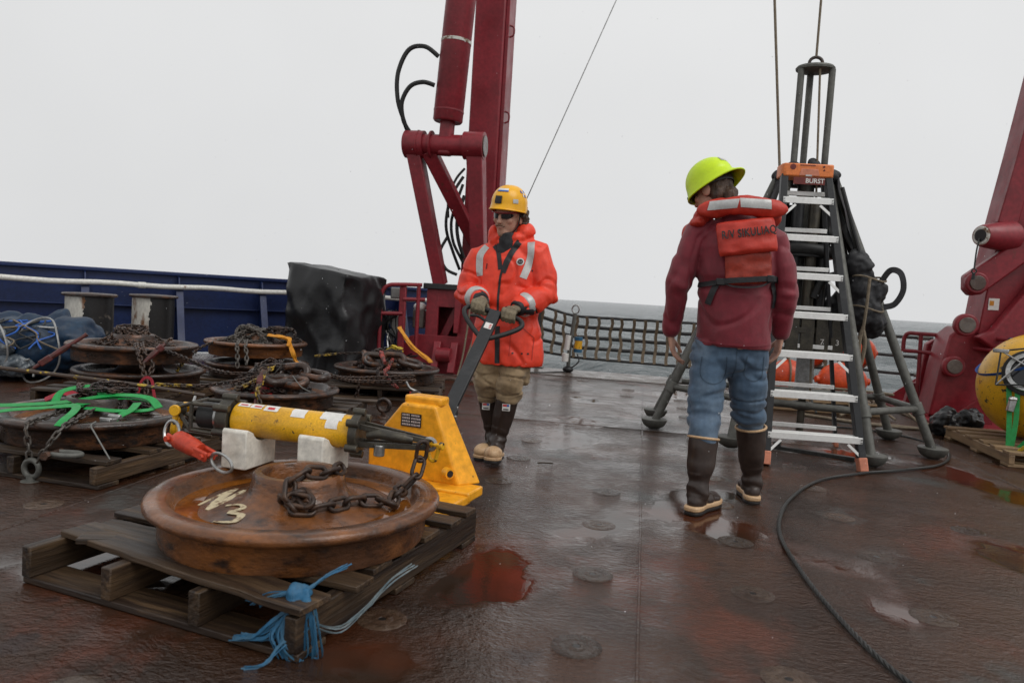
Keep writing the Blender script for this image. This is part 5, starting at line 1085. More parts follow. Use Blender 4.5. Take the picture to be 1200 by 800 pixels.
for z in (.12, .35):
    mb = MB(); mb.tube([V((.13*math.cos(a), .12*math.sin(a), z+.02*math.sin(a*2))) for a in [2*math.pi*k/20 for k in range(20)]], .008, 6, closed=True); mb.build('lashing', 'rope', bg_)
mb = MB(); mb.tube(spline([(-.02, -.13, .35), (-.03, -.15, .15), (-.04, -.15, -.02)], 6), .012, 8); mb.build('hanging_rope', 'rope', bg_)
mb = MB(); mb.tube(spline([(-.04, -.15, -.02), (-.06, -.15, -.15), (-.04, -.15, -.32), (-.02, -.15, -.15), (-.045, -.15, -.03)], 6), .016, 8); mb.build('rope_hank', 'rope', bg_)
bg_ = thing('gear_bag', 'black drybag lashed low inside the corer frame above the weights', 'bag', (1.55, 6.35, .95)); k_ = MB(); k_.ell((0, 0, .1), (.12, .12, .16)); k_.ell((.04, 0, .25), (.08, .08, .1)); remeshed(k_, 'bag_body', 'black_cloth', .012, 3, bg_, lambda p: .04*nz3(p, 9, 6))
hs_ = thing('hose', 'thick black hose arched across the middle of the corer frame', 'hose', (1.2, 6.1, 1.2)); mb = MB(); mb.tube(spline([(-.2, 0, .35), (.0, -.05, .36), (.25, -.02, .33), (.34, 0, .2)], 8), .045, 12); mb.tube(spline([(.10, -.04, -.02), (.16, -.05, .12), (.28, -.04, .17), (.42, 0, .16)], 8), .032, 12); mb.build('tube', 'black_rubber', hs_)
# rope tackle
line('brown rope rising beside the corer frame head on its left', (0.68, 6.3, 5.2), (1.00, 6.25, 2.18), .011, 'rope')
line('brown rope rising from the lifting eye of the corer frame', (1.21, 6.3, 6.2), (1.215, 6.3, 3.1), .010, 'rope')
line('brown rope running down between the posts into the corer frame', (1.235, 6.22, 3.0), (1.36, 6.15, .35), .009, 'rope')
# handle bar frame lying left (clamp of the left legs)
lc = bpy.data.objects['corer_frame']
mb = MB(); mb.bar(D(.34, 6.42, .42), D(.32, 6.70, .40), .05, .06); mb.build('leg_coupling', 'galv', lc, 40, .006)

# ================================================================== stepladder
ld = thing('stepladder', 'charcoal stepladder with aluminium treads and orange top cap', 'ladder', (1.2, 5.6, 0)); o_ = V((1.2, 5.6, 0)); D = lambda x, y, z: V((x, y, z))-o_
FL0, FR0 = D(.895, 5.20, .0), D(1.545, 5.27, .0); FLt, FRt = D(.945, 5.70, 2.06), D(1.255, 5.735, 2.06)
RL0, RR0 = D(.93, 6.20, 0), D(1.60, 6.22, 0); RLt, RRt = D(.96, 5.80, 2.05), D(1.245, 5.83, 2.05)
ydir = V((0, -1, .24)).normalized()
for a_, b_ in ((FL0, FLt), (FR0, FRt)):
    mb = MB(); mb.bar(a_.lerp(b_, .03), b_, .048, .075, (0, -1, .25)); r_ = mb.build('front_rail', 'fibre', ld, 40, .004)
    mb = MB(); mb.bar(a_+V((0, 0, .002)), a_.lerp(b_, .045), .056, .088, (0, -1, .25)); mb.build('rubber_foot', 'foot_orange', r_, 40, .006)
for a_, b_ in ((RL0, RLt), (RR0, RRt)):
    mb = MB(); mb.bar(a_.lerp(b_, .02), b_, .026, .055, (0, 1, .25)); r_ = mb.build('rear_rail', 'fibre', ld, 40, .004)
    mb = MB(); mb.bar(a_+V((0, 0, .002)), a_.lerp(b_, .035), .036, .065, (0, 1, .25)); mb.build('rubber_foot', 'foot_orange', r_, 40, .006)
for i in range(7):
    f = (.21+.277*i)/2.06
    a_, b_ = FL0.lerp(FLt, f), FR0.lerp(FRt, f); e = (b_-a_).normalized(); n_ = V((-e.y, e.x, 0))
    mb = MB(); mb.bar(a_-n_*.042+e*-.008, b_-n_*.042+e*.008, .005, .044, (0, 0, 1)); tr = mb.build('tread', 'alu', ld, 40, .0015)
    mb = MB(); mb.bar(a_+n_*.005+e*.016+V((0, 0, .019)), b_+n_*.005-e*.016+V((0, 0, .019)), .090, .006, (0, 0, 1)); mb.build('tread_top', 'alu', tr, 40, .001)
    for q in range(5):
        mb = MB(); y_ = -.032+.018*q; mb.bar(a_+n_*y_+e*.02+V((0, 0, .0235)), b_+n_*y_-e*.02+V((0, 0, .0235)), .005, .004); mb.build('tread_rib', 'alu', tr)
    for p_ in (a_, b_):
        for dz in (.008, -.012): mb = MB(); mb.cyl(p_-n_*.052+V((0, 0, dz)), p_-n_*.044+V((0, 0, dz)), .006, n=8); mb.build('rivet', 'galv', tr)
    if i in (0, 2, 4, 6):
        for s_, p_ in ((1, a_), (-1, b_)):
            w0 = FL0 if s_ == 1 else FR0; w1 = FLt if s_ == 1 else FRt
            mb = MB(); lo = w0.lerp(w1, f-.058); mb.bar(lo-n_*.03, p_+e*s_*.085-n_*.036+V((0, 0, -.03)), .018, .006, n_); mb.build('tread_brace', 'alu', tr, 40, .001)
    g_ = (0.075, 0.238, 0.39, 0.535, 0.68, 0.819, 0.949)[i]; a2, b2 = RL0.lerp(RLt, g_), RR0.lerp(RRt, g_); mb = MB(); mb.bar(a2-V((0, .035, 0)), b2-V((0, .035, 0)), .03, .032); mb.build('rear_rung', 'alu', ld, 40, .002)
for x_, s_ in ((.90, 1), (1.53, -1)):
    mb = MB(); p0 = FL0.lerp(FLt, .5) if s_ == 1 else FR0.lerp(FRt, .5); p1 = RL0.lerp(RLt, .5) if s_ == 1 else RR0.lerp(RRt, .5); mb.bar(p0, p1, .006, .022); mb.build('spreader', 'galv', ld)
cp = MB(); cp.prism([(-.175, -.09), (.175, -.09), (.185, -.06), (.185, .07), (.165, .10), (-.165, .10), (-.185, .07), (-.185, -.06)], 2.05, 2.145, Matrix.Translation(D(1.10, 5.76, 0)) @ Matrix.Rotation(R(6), 4, 'Z')); cap = cp.build('top_cap', 'cap_orange', ld, 40, .01)
Tc = Matrix.Translation(D(1.10, 5.76, 0)) @ Matrix.Rotation(R(6), 4, 'Z')
mb = MB(); mb.prism([(-.075, 0), (-.06, .05), (.06, .05), (.075, 0)], .0, .006, Tc @ Matrix.Translation((.005, -.088, 2.056)) @ XZ); mb.build('tool_tray', 'foot_orange', cap, 40, .003)
for x_, z_, r_ in ((-.115, 2.118, .021), (.105, 2.125, .008), (.108, 2.10, .007)):
    mb = MB(); mb.cyl(Tc @ V((x_, -.086, z_)), Tc @ V((x_, -.0925, z_)), r_, n=18); mb.build('cap_hole', 'dark_red', cap)
mb = MB(); mb.box(Tc @ V((-.01, -.0905, 2.132)), (.11, .003, .007), Tc.to_3x3()); mb.build('cap_slot', 'dark_red', cap)
mb = MB(); mb.box(Tc @ V((.0, -.093, 2.058)), (.045, .004, .012), Tc.to_3x3()); mb.build('cap_latch', 'galv', cap)
mb = MB(); mb.box(Tc @ V((.005, -.095, 2.018)), (.225, .006, .052), Tc.to_3x3()); npl = mb.build('name_plate', 'dark_red', ld, 40, .002)
text_mesh('name_lettering', 'BURST', .046, 'label', npl, Tc @ Matrix.Translation((.045, -.0988, 2.018)) @ Matrix.Rotation(R(90), 4, 'X') @ Matrix.Shear('XZ', 4, (0.25, 0)) if False else Tc @ Matrix.Translation((.045, -.0988, 2.018)) @ Matrix.Rotation(R(90), 4, 'X'), bold=.0008)
# flat bar lying on deck behind the ladder feet
br = thing('flat_bar', 'flat dark steel bar lying on deck between the ladder feet', 'bar', (1.3, 5.75, 0)); mb = MB(); mb.bar((-.27, .11, .015), (.29, -.11, .015), .05, .028); mb.build('bar_stock', 'wire', br, 40, .004)
mb = MB(); mb.box((-.22, .09, .045), (.05, .05, .03), Matrix.Rotation(R(-21), 3, 'Z')); mb.build('lug', 'wire', br, 40, .004)

# ================================================================== orange buoys on a pallet at the stern
pallet('low pallet at the stern carrying the orange buoys', 1.95, 8.75, 3, 1.25, .95, .13, 6, 3, m='wood_pale')
for i, (lab, x, y, z, r, lo) in enumerate((('left orange buoy at the stern, half hidden by the ladder treads', 1.65, 8.68, .34, .19, 0), ('large orange buoy at the stern right of the core liner', 2.22, 8.60, .34, .20, 1), ('small orange buoy resting on top beside the corer leg', 2.42, 8.75, .66, .17, 0), ('orange buoy hanging behind the upper ladder treads', 1.62, 8.85, .72, .16, 0), ('orange buoy at the back between the others', 1.98, 9.0, .62, .17, 0))):
    t = thing('buoy', lab, 'buoy', (x, y, z), 10*i, 'orange buoys at the stern'); mb = MB(); mb.ell((0, 0, 0), (r*(1.35 if lo else 1), r, r), n=32, m_=20); mb.build('float', 'buoy', t, 180)
    mb = MB(); e = r*(1.35 if lo else 1); mb.cyl((-e-.03, 0, 0), (-e+.02, 0, 0), .04, n=14); mb.build('rope_eye', 'buoy', t, 40, .006); mb = MB(); mb.cyl((e-.02, 0, 0), (e+.03, 0, 0), .04, n=14); mb.build('rope_eye', 'buoy', t, 40, .006)
    mb = MB(); mb.tube([(.0, (r+.012)*math.cos(a), (r+.012)*math.sin(a)) for a in [2*math.pi*k/30 for k in range(30)]], .011, 6, closed=True); mb.build('lashing', 'rope', t)
rp2 = thing('tie_rope', 'tan ropes tangled on the pallet under the orange buoys', 'rope', (1.95, 8.4, 0)); rr = random.Random(31)
for i in range(6):
    pts = [(rr.uniform(-.5, .7), rr.uniform(-.15, .3), rr.uniform(.15, .3)) for _ in range(4)]+[(rr.uniform(-.2, .9), -.35, .02)]; mb = MB(); mb.tube(spline(pts, 7), .013, 7); mb.build('strand', rr.choice(('rope', 'wire', 'rope')), rp2)

# ================================================================== yellow float sphere on its pallet
SC = V((3.27, 6.72, .565)); SR = .445
sp = thing('float_sphere', 'large yellow spherical float with round hatch at the right edge', 'float', (SC.x, SC.y, .12)); mb = MB(); mb.ell((0, 0, SR), (SR, SR, SR), n=64, m_=40); mb.build('shell', 'yellow', sp, 180)
hd_ = V((-.55, -.78, .30)).normalized(); hc = V((0, 0, SR))+hd_*(SR-.035); mt = Matrix.Translation(hc) @ hd_.to_track_quat('Z', 'Y').to_matrix().to_4x4()
mb = MB(); mb.lathe([(.118, .02), (.125, .055), (.155, .058), (.162, .045), (.165, .0)], 40, mt); mb.build('hatch_ring', 'galv', sp, 40)
mb = MB(); mb.lathe([(.0001, .035), (.119, .035)], 32, mt); mb.build('hatch_glass', 'glass_dark', sp)
mb = MB(); mb.lathe([(.163, -.01), (.185, .0), (.19, .025), (.18, .03), (.163, .03)], 40, mt); mb.build('hatch_gasket', 'black_rubber', sp, 40)
tl = Matrix.Rotation(R(-28), 3, 'Y'); mb = MB()
mb.tube([V((0, 0, SR))+tl @ V(((SR+.004)*math.cos(a)*.80, (SR+.004)*math.sin(a)*.80, SR*.60)) for a in [2*math.pi*k/60 for k in range(60)]], [(.004, .022)]*60, 8, closed=True); mb.build('blue_band', 'ink_blue', sp)
fr_ = [hc+mt.to_3x3() @ V(p) for p in ((-.20, .14, .10), (.06, .20, .09), (.10, -.10, .08), (-.20, -.14, .08))]
for i in range(4):
    mb = MB(); mb.tube([fr_[i], fr_[(i+1) % 4]], .007, 7); mb.build('guard_rod', 'wire', sp)
mb = MB(); mb.tube([fr_[0], hc+mt.to_3x3() @ V((.10, -.03, .10))], .007, 7); mb.tube([fr_[3], hc+mt.to_3x3() @ V((-.02, .10, .10))], .007, 7); mb.build('guard_rod', 'galv', sp)
mb = MB(); mb.box(fr_[0], (.11, .03, .03), Matrix.Rotation(R(-30), 3, 'Z')); mb.build('latch', 'galv', sp, 40, .006)
pallet('pale wooden pallet under the yellow float sphere', 3.30, 6.60, -1, 1.05, 1.25, .115, 6, 3, m='wood_pale')
S0 = V((2.90, 6.30, .02))
gt = thing('ratchet_strap', 'green ratchet straps tying the yellow sphere down to the deck', 'strap', S0)
for pts in ([(.0, 0, 0), (.01, .06, .30), (.02, .14, .55), (.035, .18, .68)], [(.01, .0, 0), (.05, .04, .30), (.06, .1, .58), (.06, .16, .66)], [(.0, -.01, 0), (.10, -.05, .15), (.22, -.12, .33), (.33, -.17, .50), (.42, -.14, .58)], [(.18, -.12, .27), (.21, -.14, .16), (.19, -.15, .08), (.16, -.16, .05)]):
    mb = MB(); mb.ribbon(spline(pts, 6), .036, .004, up=(-.4, -1, .1)); mb.build('webbing', 'green', gt)
for c_, q in (((.012, .05, .42), 10), ((.20, -.13, .33), 35)):
    mb = MB(); mb.box(c_, (.05, .035, .12), Matrix.Rotation(R(q), 3, 'Y')); mb.cyl(V(c_)+V((-.03, -.01, .04)), V(c_)+V((.03, -.01, .04)), .014, n=10); mb.build('ratchet', 'galv', gt, 40, .006)
mb = MB(); mb.tube([(.0+.02*math.cos(a), 0, .0+.02*math.sin(a)) for a in [2*math.pi*k/14 for k in range(14)]], .007, 6, closed=True); mb.build('hook', 'dark_metal', gt)
bs_ = thing('strap_bundle', 'blue sling hanging over the right railing behind the sphere', 'strap', (3.55, 7.9, .9)); mb = MB()
for dx in (0, .06, .11): mb.ribbon(spline([(dx, .08, -.45), (dx, .05, -.1), (dx+.01, 0, .04), (dx, -.06, -.1), (dx-.02, -.07, -.5), (dx-.03, -.06, -.75)], 6), .04, .006, up=(1, 0, .01) if False else (0, -1, .2))
M['slate'] = mat('slate_blue_sling', (0.03, 0.06, 0.10), 0.6); mb.build('webbing', 'slate', bs_)
yb = thing('rope_end', 'yellow rope tail lying on the pallet before the sphere', 'rope', (2.98, 6.05, .13)); mb = MB(); mb.tube(spline([(-.1, .05, -.02), (-.05, 0, .05), (.0, -.02, .06), (.08, .02, .05), (.2, .0, .07), (.3, .05, .06)], 7), .014, 8); mb.build('strand', 'yellow_rope', yb)
kb = thing('gear_bag', 'crumpled black plastic bag on deck by the sphere pallet', 'bag', (2.93, 7.42, 0)); k_ = MB()
for c_, s_ in (((0, 0, .10), (.13, .12, .12)), ((-.13, -.05, .11), (.10, .10, .12)), ((.12, -.02, .14), (.12, .10, .12)), ((-.05, 0, .19), (.08, .07, .07))): k_.ell(c_, s_)
remeshed(k_, 'bag_body', 'tarp', .012, 2, kb, lambda p: .045*nz3(p, 9, 8)+.02*nz3(p, 24, 2))

# ================================================================== wire rope on deck
wr = thing('wire_rope', 'black wire rope curving over the wet deck from the corer frame', 'rope', (0.82, 2.2, 0)); q = V((0.82, 2.2, 0))
wp = spline([(1.35, 1.2, .0112), (1.02, 1.85, .0112), (.82, 2.23, .0112), (.735, 2.65, .0112), (.70, 3.09, .0112), (.70, 3.5, .0112), (.76, 3.86, .0112), (.90, 4.30, .0112), (1.16, 4.81, .0112), (1.5, 5.16, .0112), (1.87, 5.44, .0112), (2.2, 5.75, .0112), (2.42, 6.15, .0112), (2.52, 6.6, .0112), (2.35, 7.05, .0112), (1.95, 7.25, .0112), (1.6, 7.1, .0112)], 14)
P = resample(wp, .012); core = MB(); core.tube(P[::2], .006, 8); core.v = [tuple(V(v)-q) for v in core.v]; core.build('core', 'wire', wr)
for s_ in range(3):
    pts = []
    for i in range(0, len(P)-1):
        t_ = (P[i+1]-P[i]).normalized(); u = V((-t_.y, t_.x, 0)); a = i*.012*2*math.pi/.09+s_*2*math.pi/3; pts.append(P[i]-q+u*(.0045*math.cos(a))+V((0, 0, .0045*math.sin(a))))
    mb = MB(); mb.tube(pts, .0056, 6); mb.build('strand', 'wire', wr)
cr = thing('tie_rope', 'tan rope lying on the wet deck behind the right leg of the frame', 'rope', (2.3, 7.6, 0)); mb = MB(); mb.tube(spline([(-.6, .3, .015), (-.1, .05, .015), (.3, .0, .015), (.8, -.3, .015), (1.1, -.5, .015)], 8), .016, 7); mb.tube(spline([(-.4, .15, .015), (.1, -.06, .015), (.5, -.05, .016), (.9, -.4, .015)], 8), .014, 7); mb.build('strand', 'rope', cr)
# small litter
lt = thing('debris', 'small dark splinter lying on the wet deck right of the brown boots', 'debris', (-.55, 4.55, 0), 20); mb = MB(); mb.ribbon([(-.05, 0, .006), (-.01, .004, .008), (.05, -.004, .006)], [.006, .014, .006], .008); mb.build('splinter', 'wood', lt)
# ================================================================== people
from mathutils.bvhtree import BVHTree
M['skin'] = mat('skin', (0.50, 0.29, 0.21), 0.5, 0.0, (0.43, 0.22, 0.155), 14, fine=0.05, bump=0.08, bscale=120, bdist=0.001)
M['jacket_orange'] = mat('wet_orange_jacket', (0.80, 0.055, 0.022), 0.5, 0.0, (0.70, 0.042, 0.018), 5, (0.45, 0.65), fine=0.06, bump=0.3, bscale=40, bdist=0.006, ridge=1.0, rscale=4.5, rst=(1.1, 1.1, .8))
M['jacket_maroon'] = mat('maroon_softshell', (0.19, 0.0125, 0.025), 0.6, 0.0, (0.145, 0.010, 0.019), 5, (0.45, 0.65), fine=0.08, bump=0.25, bscale=90, bdist=0.003, sheen=0.2, ridge=0.8, rscale=3.6, rst=(1.2, 1.2, .8))
M['khaki'] = mat('khaki_canvas', (0.31, 0.22, 0.125), 0.75, 0.0, (0.24, 0.165, 0.09), 6, (0.45, 0.65), bump=0.25, bscale=70, bdist=0.004, sheen=0.15, ridge=0.6, rscale=4.5, rst=(.8, .8, 1.4))
M['denim'] = mat('blue_denim', (0.060, 0.105, 0.165), 0.75, 0.0, (0.115, 0.165, 0.225), 4, (0.45, 0.65), (0.045, 0.075, 0.12), 9, (0.5, 0.7), bump=0.3, bscale=110, bdist=0.003, sheen=0.15, ridge=0.6, rscale=4.5, rst=(.8, .8, 1.5))
M['seam_thread'] = mat('seam_thread', (.040, .066, .10), .75)
M['boot'] = mat('brown_rubber_boot', (0.032, 0.020, 0.016), 0.3, 0.0, (0.045, 0.030, 0.024), 6, (0.45, 0.65), bump=0.15, bscale=20, bdist=0.006, rough2=0.42)
M['boot_tan'] = mat('tan_rubber', (0.52, 0.34, 0.19), 0.45, 0.0, (0.36, 0.21, 0.11), 22, (0.55, 0.7))
M['sole'] = mat('dark_sole', (0.012, 0.009, 0.008), 0.5)
M['glove'] = mat('olive_work_glove', (0.19, 0.155, 0.10), 0.75, 0.0, (0.13, 0.105, 0.07), 24, bump=0.4, bscale=60, bdist=0.004)
M['helmet_yellow'] = mat('yellow_helmet', (0.86, 0.43, 0.008), 0.28, 0.0, (0.80, 0.39, 0.01), 9, fine=0.03)
M['hat_lime'] = mat('lime_hard_hat', (0.60, 0.82, 0.012), 0.32, 0.0, (0.54, 0.75, 0.015), 9, fine=0.03)
M['hair'] = mat('brown_hair', (0.075, 0.042, 0.026), 0.5, 0.0, (0.035, 0.020, 0.013), 30, stretch=(1, 1, .3), bump=0.9, bscale=60, bdist=0.01)
M['beard'] = mat('brown_beard', (0.20, 0.115, 0.075), 0.7, 0.0, (0.30, 0.175, 0.12), 60, bump=0.6, bscale=120, bdist=0.003)
M['silver'] = mat('silver_reflective_tape', (0.50, 0.50, 0.49), 0.4, 0.2, (0.42, 0.42, 0.41), 20, fine=0.05)
M['vest'] = mat('orange_life_vest', (0.50, 0.035, 0.018), 0.5, 0.0, (0.42, 0.028, 0.016), 7, fine=0.05, bump=0.45, bscale=12, bdist=0.012)
M['vest_dark'] = mat('dull_vest_panel', (0.30, 0.030, 0.014), 0.55, 0.0, (0.24, 0.024, 0.012), 8, bump=0.5, bscale=12, bdist=0.012)
M['lens'] = mat('sunglass_lens', (0.012, 0.009, 0.010), 0.06, fine=0)
M['frame_red'] = mat('dark_red_frame', (0.22, 0.012, 0.02), 0.3, fine=0)
M['clear_lens'] = mat('clear_lens', (0.75, 0.78, 0.78), 0.05, trans=0.85, fine=0)

def limb(mb, pts, rad, n=18, up=None, caps=True):
    mb.tube(pts, rad, n, up=up)
    if caps:
        for p, r_ in ((pts[0], rad[0]), (pts[-1], rad[-1])):
            a, b = r_ if isinstance(r_, tuple) else (r_, r_)
            if up is None: mb.ell(p, (min(a, b),)*3)
def decal(target, name, mats, rows, parent, lift=.003, direction=(0, 1, 0), thick=False):
    """rows: list of rows of 3-D start points; each is dropped onto the target along direction"""
    bm = bmesh.new(); bm.from_mesh(target.data); bv = BVHTree.FromBMesh(bm); bm.free(); d = V(direction).normalized()
    mb = MB(); vs = []; nr, nc = len(rows), len(rows[0]); last = None
    for r_ in rows:
        for p in r_:
            h = bv.ray_cast(V(p)-d*.6, d)
            q = h[0] if h[0] is not None else (last or V(p)); nn = h[1] if h[0] is not None else -d
            if nn.dot(d) > 0: nn = -nn
            last = q; vs.append(q-d*lift*.6+nn*lift*.4)
    fs = [(i*nc+j, i*nc+j+1, (i+1)*nc+j+1, (i+1)*nc+j) for i in range(nr-1) for j in range(nc-1)]
    mb.add(vs, fs); return mb.build(name, mats, parent, 180)
def strip(path, wd, n=4, k=8, z_along=True):
    """rows of points for a band of given width following a path in the x-z plane"""
    P = spline(path, k) if len(path) > 2 else [V(path[0]).lerp(V(path[1]), i/10) for i in range(11)]
    rows = []
    for i, p in enumerate(P):
        t = (P[min(i+1, len(P)-1)]-P[max(i-1, 0)]).normalized(); u = V((t.z, 0, -t.x)); u.normalize()
        rows.append([p+u*(wd*(j/n-.5)) for j in range(n+1)])
    return rows
def head_pts(mb, T):
    rot = T.to_3x3()
    for c, r_ in (((0, .012, .030), (.074, .093, .092)), ((0, -.018, -.030), (.064, .074, .085)), ((0, -.048, -.085), (.040, .040, .032)), ((0, -.072, .020), (.052, .020, .014)), ((0, -.096, -.012), (.011, .016, .026)), ((0, -.102, -.030), (.016, .015, .012)),
                  ((.040, -.060, -.022), (.022, .022, .022)), ((-.040, -.060, -.022), (.022, .022, .022)), ((0, -.086, -.060), (.022, .010, .006)), ((0, -.083, -.070), (.020, .011, .006)), ((.076, .012, -.012), (.010, .026, .034)), ((-.076, .012, -.012), (.010, .026, .034))):
        mb.ell(T @ V(c), r_, rot, 20, 14)
def shell(T, rx, ry, rz, zlow, mtl, name, parent, brim, n=56, thick=.006):
    """helmet dome with a rim; brim(a) gives outward reach and drop of the rim at angle a (a=-90 deg is the front)"""
    mb = MB(); rows = []; K = 16
    for s_ in (0, 1):
        e = -thick*s_
        for j in range(K+1):
            ph = (math.pi/2)*(1-j/K); row = []
            for k in range(n):
                a = 2*math.pi*k/n; z = (rz+e)*math.sin(ph); q = math.cos(ph)**.85
                row.append(T @ V(((rx+e)*q*math.cos(a), (ry+e)*q*math.sin(a), z)))
            rows.append(row)
        # rim
        ro = []
        for k in range(n):
            a = 2*math.pi*k/n; b, dz = brim(a); ro.append(T @ V(((rx+e+b)*math.cos(a), (ry+e+b)*math.sin(a), zlow+dz)))
        rows.append(ro)
    R1 = K+2; vs = [p for r_ in rows for p in r_]; fs = []
    for s_ in (0, 1):
        for j in range(R1-1):
            for k in range(n): a = (s_*R1+j)*n+k; b = (s_*R1+j)*n+(k+1) % n; fs.append((a, b, b+n, a+n))
    for k in range(n): a = (R1-1)*n+k; b = (R1-1)*n+(k+1) % n; fs.append((a, b, b+R1*n, a+R1*n))
    mb.add(vs, fs); return mb.build(name, mtl, parent, 60)
def hd_decal(T, rx, ry, rz, a0, a1, z0, z1, mtl, name, parent, lift=.0025):
    mb = MB(); n, m_ = 10, 6; vs = []
    for j in range(m_+1):
        z = z0+(z1-z0)*j/m_; q = math.cos(math.asin(min(.99, z/rz)))**.85
        for i in range(n+1): a = R(a0+(a1-a0)*i/n); vs.append(T @ V(((rx+lift)*q*math.cos(a), (ry+lift)*q*math.sin(a), z*(1+lift/rz))))
    mb.add(vs, [(j*(n+1)+i, j*(n+1)+i+1, (j+1)*(n+1)+i+1, (j+1)*(n+1)+i) for j in range(m_) for i in range(n)]); return mb.build(name, mtl, parent, 180)
def boot(parent, ankle, yaw, pitch, top, r_top, style, scale=1.0, roll=0):
    T = Matrix.Translation(V(ankle)) @ Matrix.Rotation(R(yaw), 4, 'Z') @ Matrix.Rotation(R(pitch), 4, 'X') @ Matrix.Rotation(R(roll), 4, 'Y') @ Matrix.Diagonal((scale, scale, scale, 1)); rot = T.to_3x3()
    mb = MB(); top = V(top); a = T @ V((0, .02, .0))
    for c, r_ in (((0, .035, -.045), (.046, .055, .05)), ((0, .0, -.035), (.046, .07, .055)), ((0, -.08, -.05), (.046, .07, .04)), ((0, -.15, -.052), (.052, .065, .036)), ((0, .01, 0), (.052, .058, .06))): mb.ell(T @ V(c), r_, rot)
    mid = a.lerp(top, .5); mb.tube([a-(top-a)*.1, a, a.lerp(top, .2), mid, a.lerp(top, .8), top], [(.044, .055), (.050, .058), (.047, .054), (r_top*.92, r_top*1.0), (r_top, r_top*1.05), (r_top*1.02, r_top*1.07)], 22)
    def dsp(p):
        q = (p-a).dot((top-a).normalized()); return .004*nz3(p, 14, 3)+(.0035*math.sin(q*75+4*nz3(p, 9, 1)) if -.01 < q < .10 else 0)
    b = remeshed(mb, 'boot', 'boot', .007, 4, parent, dsp)
    out = [(-.040, .085), (-.047, .04), (-.040, -.03), (-.050, -.10), (-.054, -.15), (-.045, -.20), (-.02, -.222), (.02, -.222), (.045, -.20), (.054, -.15), (.050, -.10), (.040, -.03), (.047, .04), (.040, .085), (.02, .102), (-.02, .102)]
    o2 = [(p.x, p.y) for p in spline([(x, y, 0) for x, y in out], 3, closed=True)]
    s_ = MB(); s_.prism(o2, -.108, -.090, T); s_.build('sole', 'sole', b, 40, .004)
    if style == 'toe':
        t_ = MB(); t_.ell(T @ V((0, -.150, -.052)), (.058, .078, .046), rot, 28, 18); t_.build('toe_cap', 'boot_tan', b, 180)
        s2 = MB(); s2.prism([(x*1.02, y*1.01) for x, y in o2], -.089, -.070, T); s2.build('welt', 'boot_tan', b, 40, .004)
    else:
        s2 = MB(); s2.prism([(x*1.04, y*1.015) for x, y in o2], -.089, -.060, T); s2.build('welt', 'boot_tan', b, 40, .008)
        e = (top-a).normalized(); c_ = MB(); u, v_ = ortho(e); c_.tube([top+u*(r_top*1.06*math.cos(q))+v_*(r_top*1.08*math.sin(q)) for q in [2*math.pi*k/28 for k in range(28)]], .007, 8, closed=True); c_.build('top_band', 'boot_tan', b)
    return b
def folds(amp=.006, f=9.0, st=(1, 1, 1), s=0.0, extra=None):
    def fn(p):
        q = (p[0]*st[0], p[1]*st[1], p[2]*st[2]); d = amp*nz3(q, f, s)+amp*.55*nz3(q, f*2.3, s+3)
        r_ = abs(nz3((q[0]*.8, q[1]*.8, q[2]*1.3), f*.8, s+7)); d -= amp*1.3*max(0, .14-r_)/.14
        if extra: d += extra(p)
        return d
    return fn

# ------------------------------------------------------------------ worker in the orange jacket
B1 = V((-0.87, 4.55, 0))
p1b = MB(); L1 = lambda x, y, z: V((x, y, z))-B1           # parts in local coordinates of the figure
T1 = Matrix.Translation(L1(-.882, 4.545, 1.553)) @ Matrix.Rotation(R(-19), 4, 'Z') @ Matrix.Rotation(R(9), 4, 'X') @ Matrix.Rotation(R(4), 4, 'Y') @ Matrix.Diagonal((1.08, 1.08, 1.12, 1))
head_pts(p1b, T1)
limb(p1b, [T1 @ V((0, .03, -.03)), L1(-.868, 4.585, 1.42), L1(-.868, 4.59, 1.33)], [.055, .058, .07])
p1b.tube([L1(-.86, 4.58, .78), L1(-.862, 4.58, .95), L1(-.866, 4.585, 1.1), L1(-.868, 4.59, 1.25), L1(-.868, 4.59, 1.36)], [(.15, .11), (.15, .11), (.165, .12), (.17, .11), (.09, .08)], 20, up=(0, 1, 0))
SL, EL, WL = L1(-1.045, 4.58, 1.275), L1(-1.118, 4.55, 1.045), V(GRIP_L)-B1+V((-.012, .115, .045))
SR_, ER, WR = L1(-.692, 4.58, 1.325), L1(-.622, 4.54, 1.065), V(GRIP_R)-B1+V((.018, .115, .045))
for s_, e_, w_ in ((SL, EL, WL), (SR_, ER, WR)): limb(p1b, [L1(-.868, 4.59, 1.30), s_, e_, w_], [.06, .055, .042, .028])
HL, KL, AL_ = L1(-.95, 4.58, .80), L1(-.948, 4.53, .49), L1(-.915, 4.64, .112)
HR, KR, AR = L1(-.775, 4.58, .80), L1(-.795, 4.49, .49), L1(-.862, 4.505, .118)
for h_, k_, a_ in ((HL, KL, AL_), (HR, KR, AR)): limb(p1b, [h_, k_, L1(-.965, 4.62, .42) if h_ is HL else L1(-.81, 4.52, .43), a_+V((0, .02, .04))], [.085, .055, .05, .034])
# hands inside the gloves
for g_, w_, s_ in ((V(GRIP_L)-B1, WL, 1), (V(GRIP_R)-B1, WR, -1)): limb(p1b, [w_, g_+V((0, .045, .030)), g_+V((0, .012, .030))], [.020, .017, .012])
person1 = remeshed(p1b, 'person', 'skin', .006, 3, None); person1.location = B1
tag(person1, 'person in orange jacket and yellow helmet pulling the pallet jack handle', 'person')
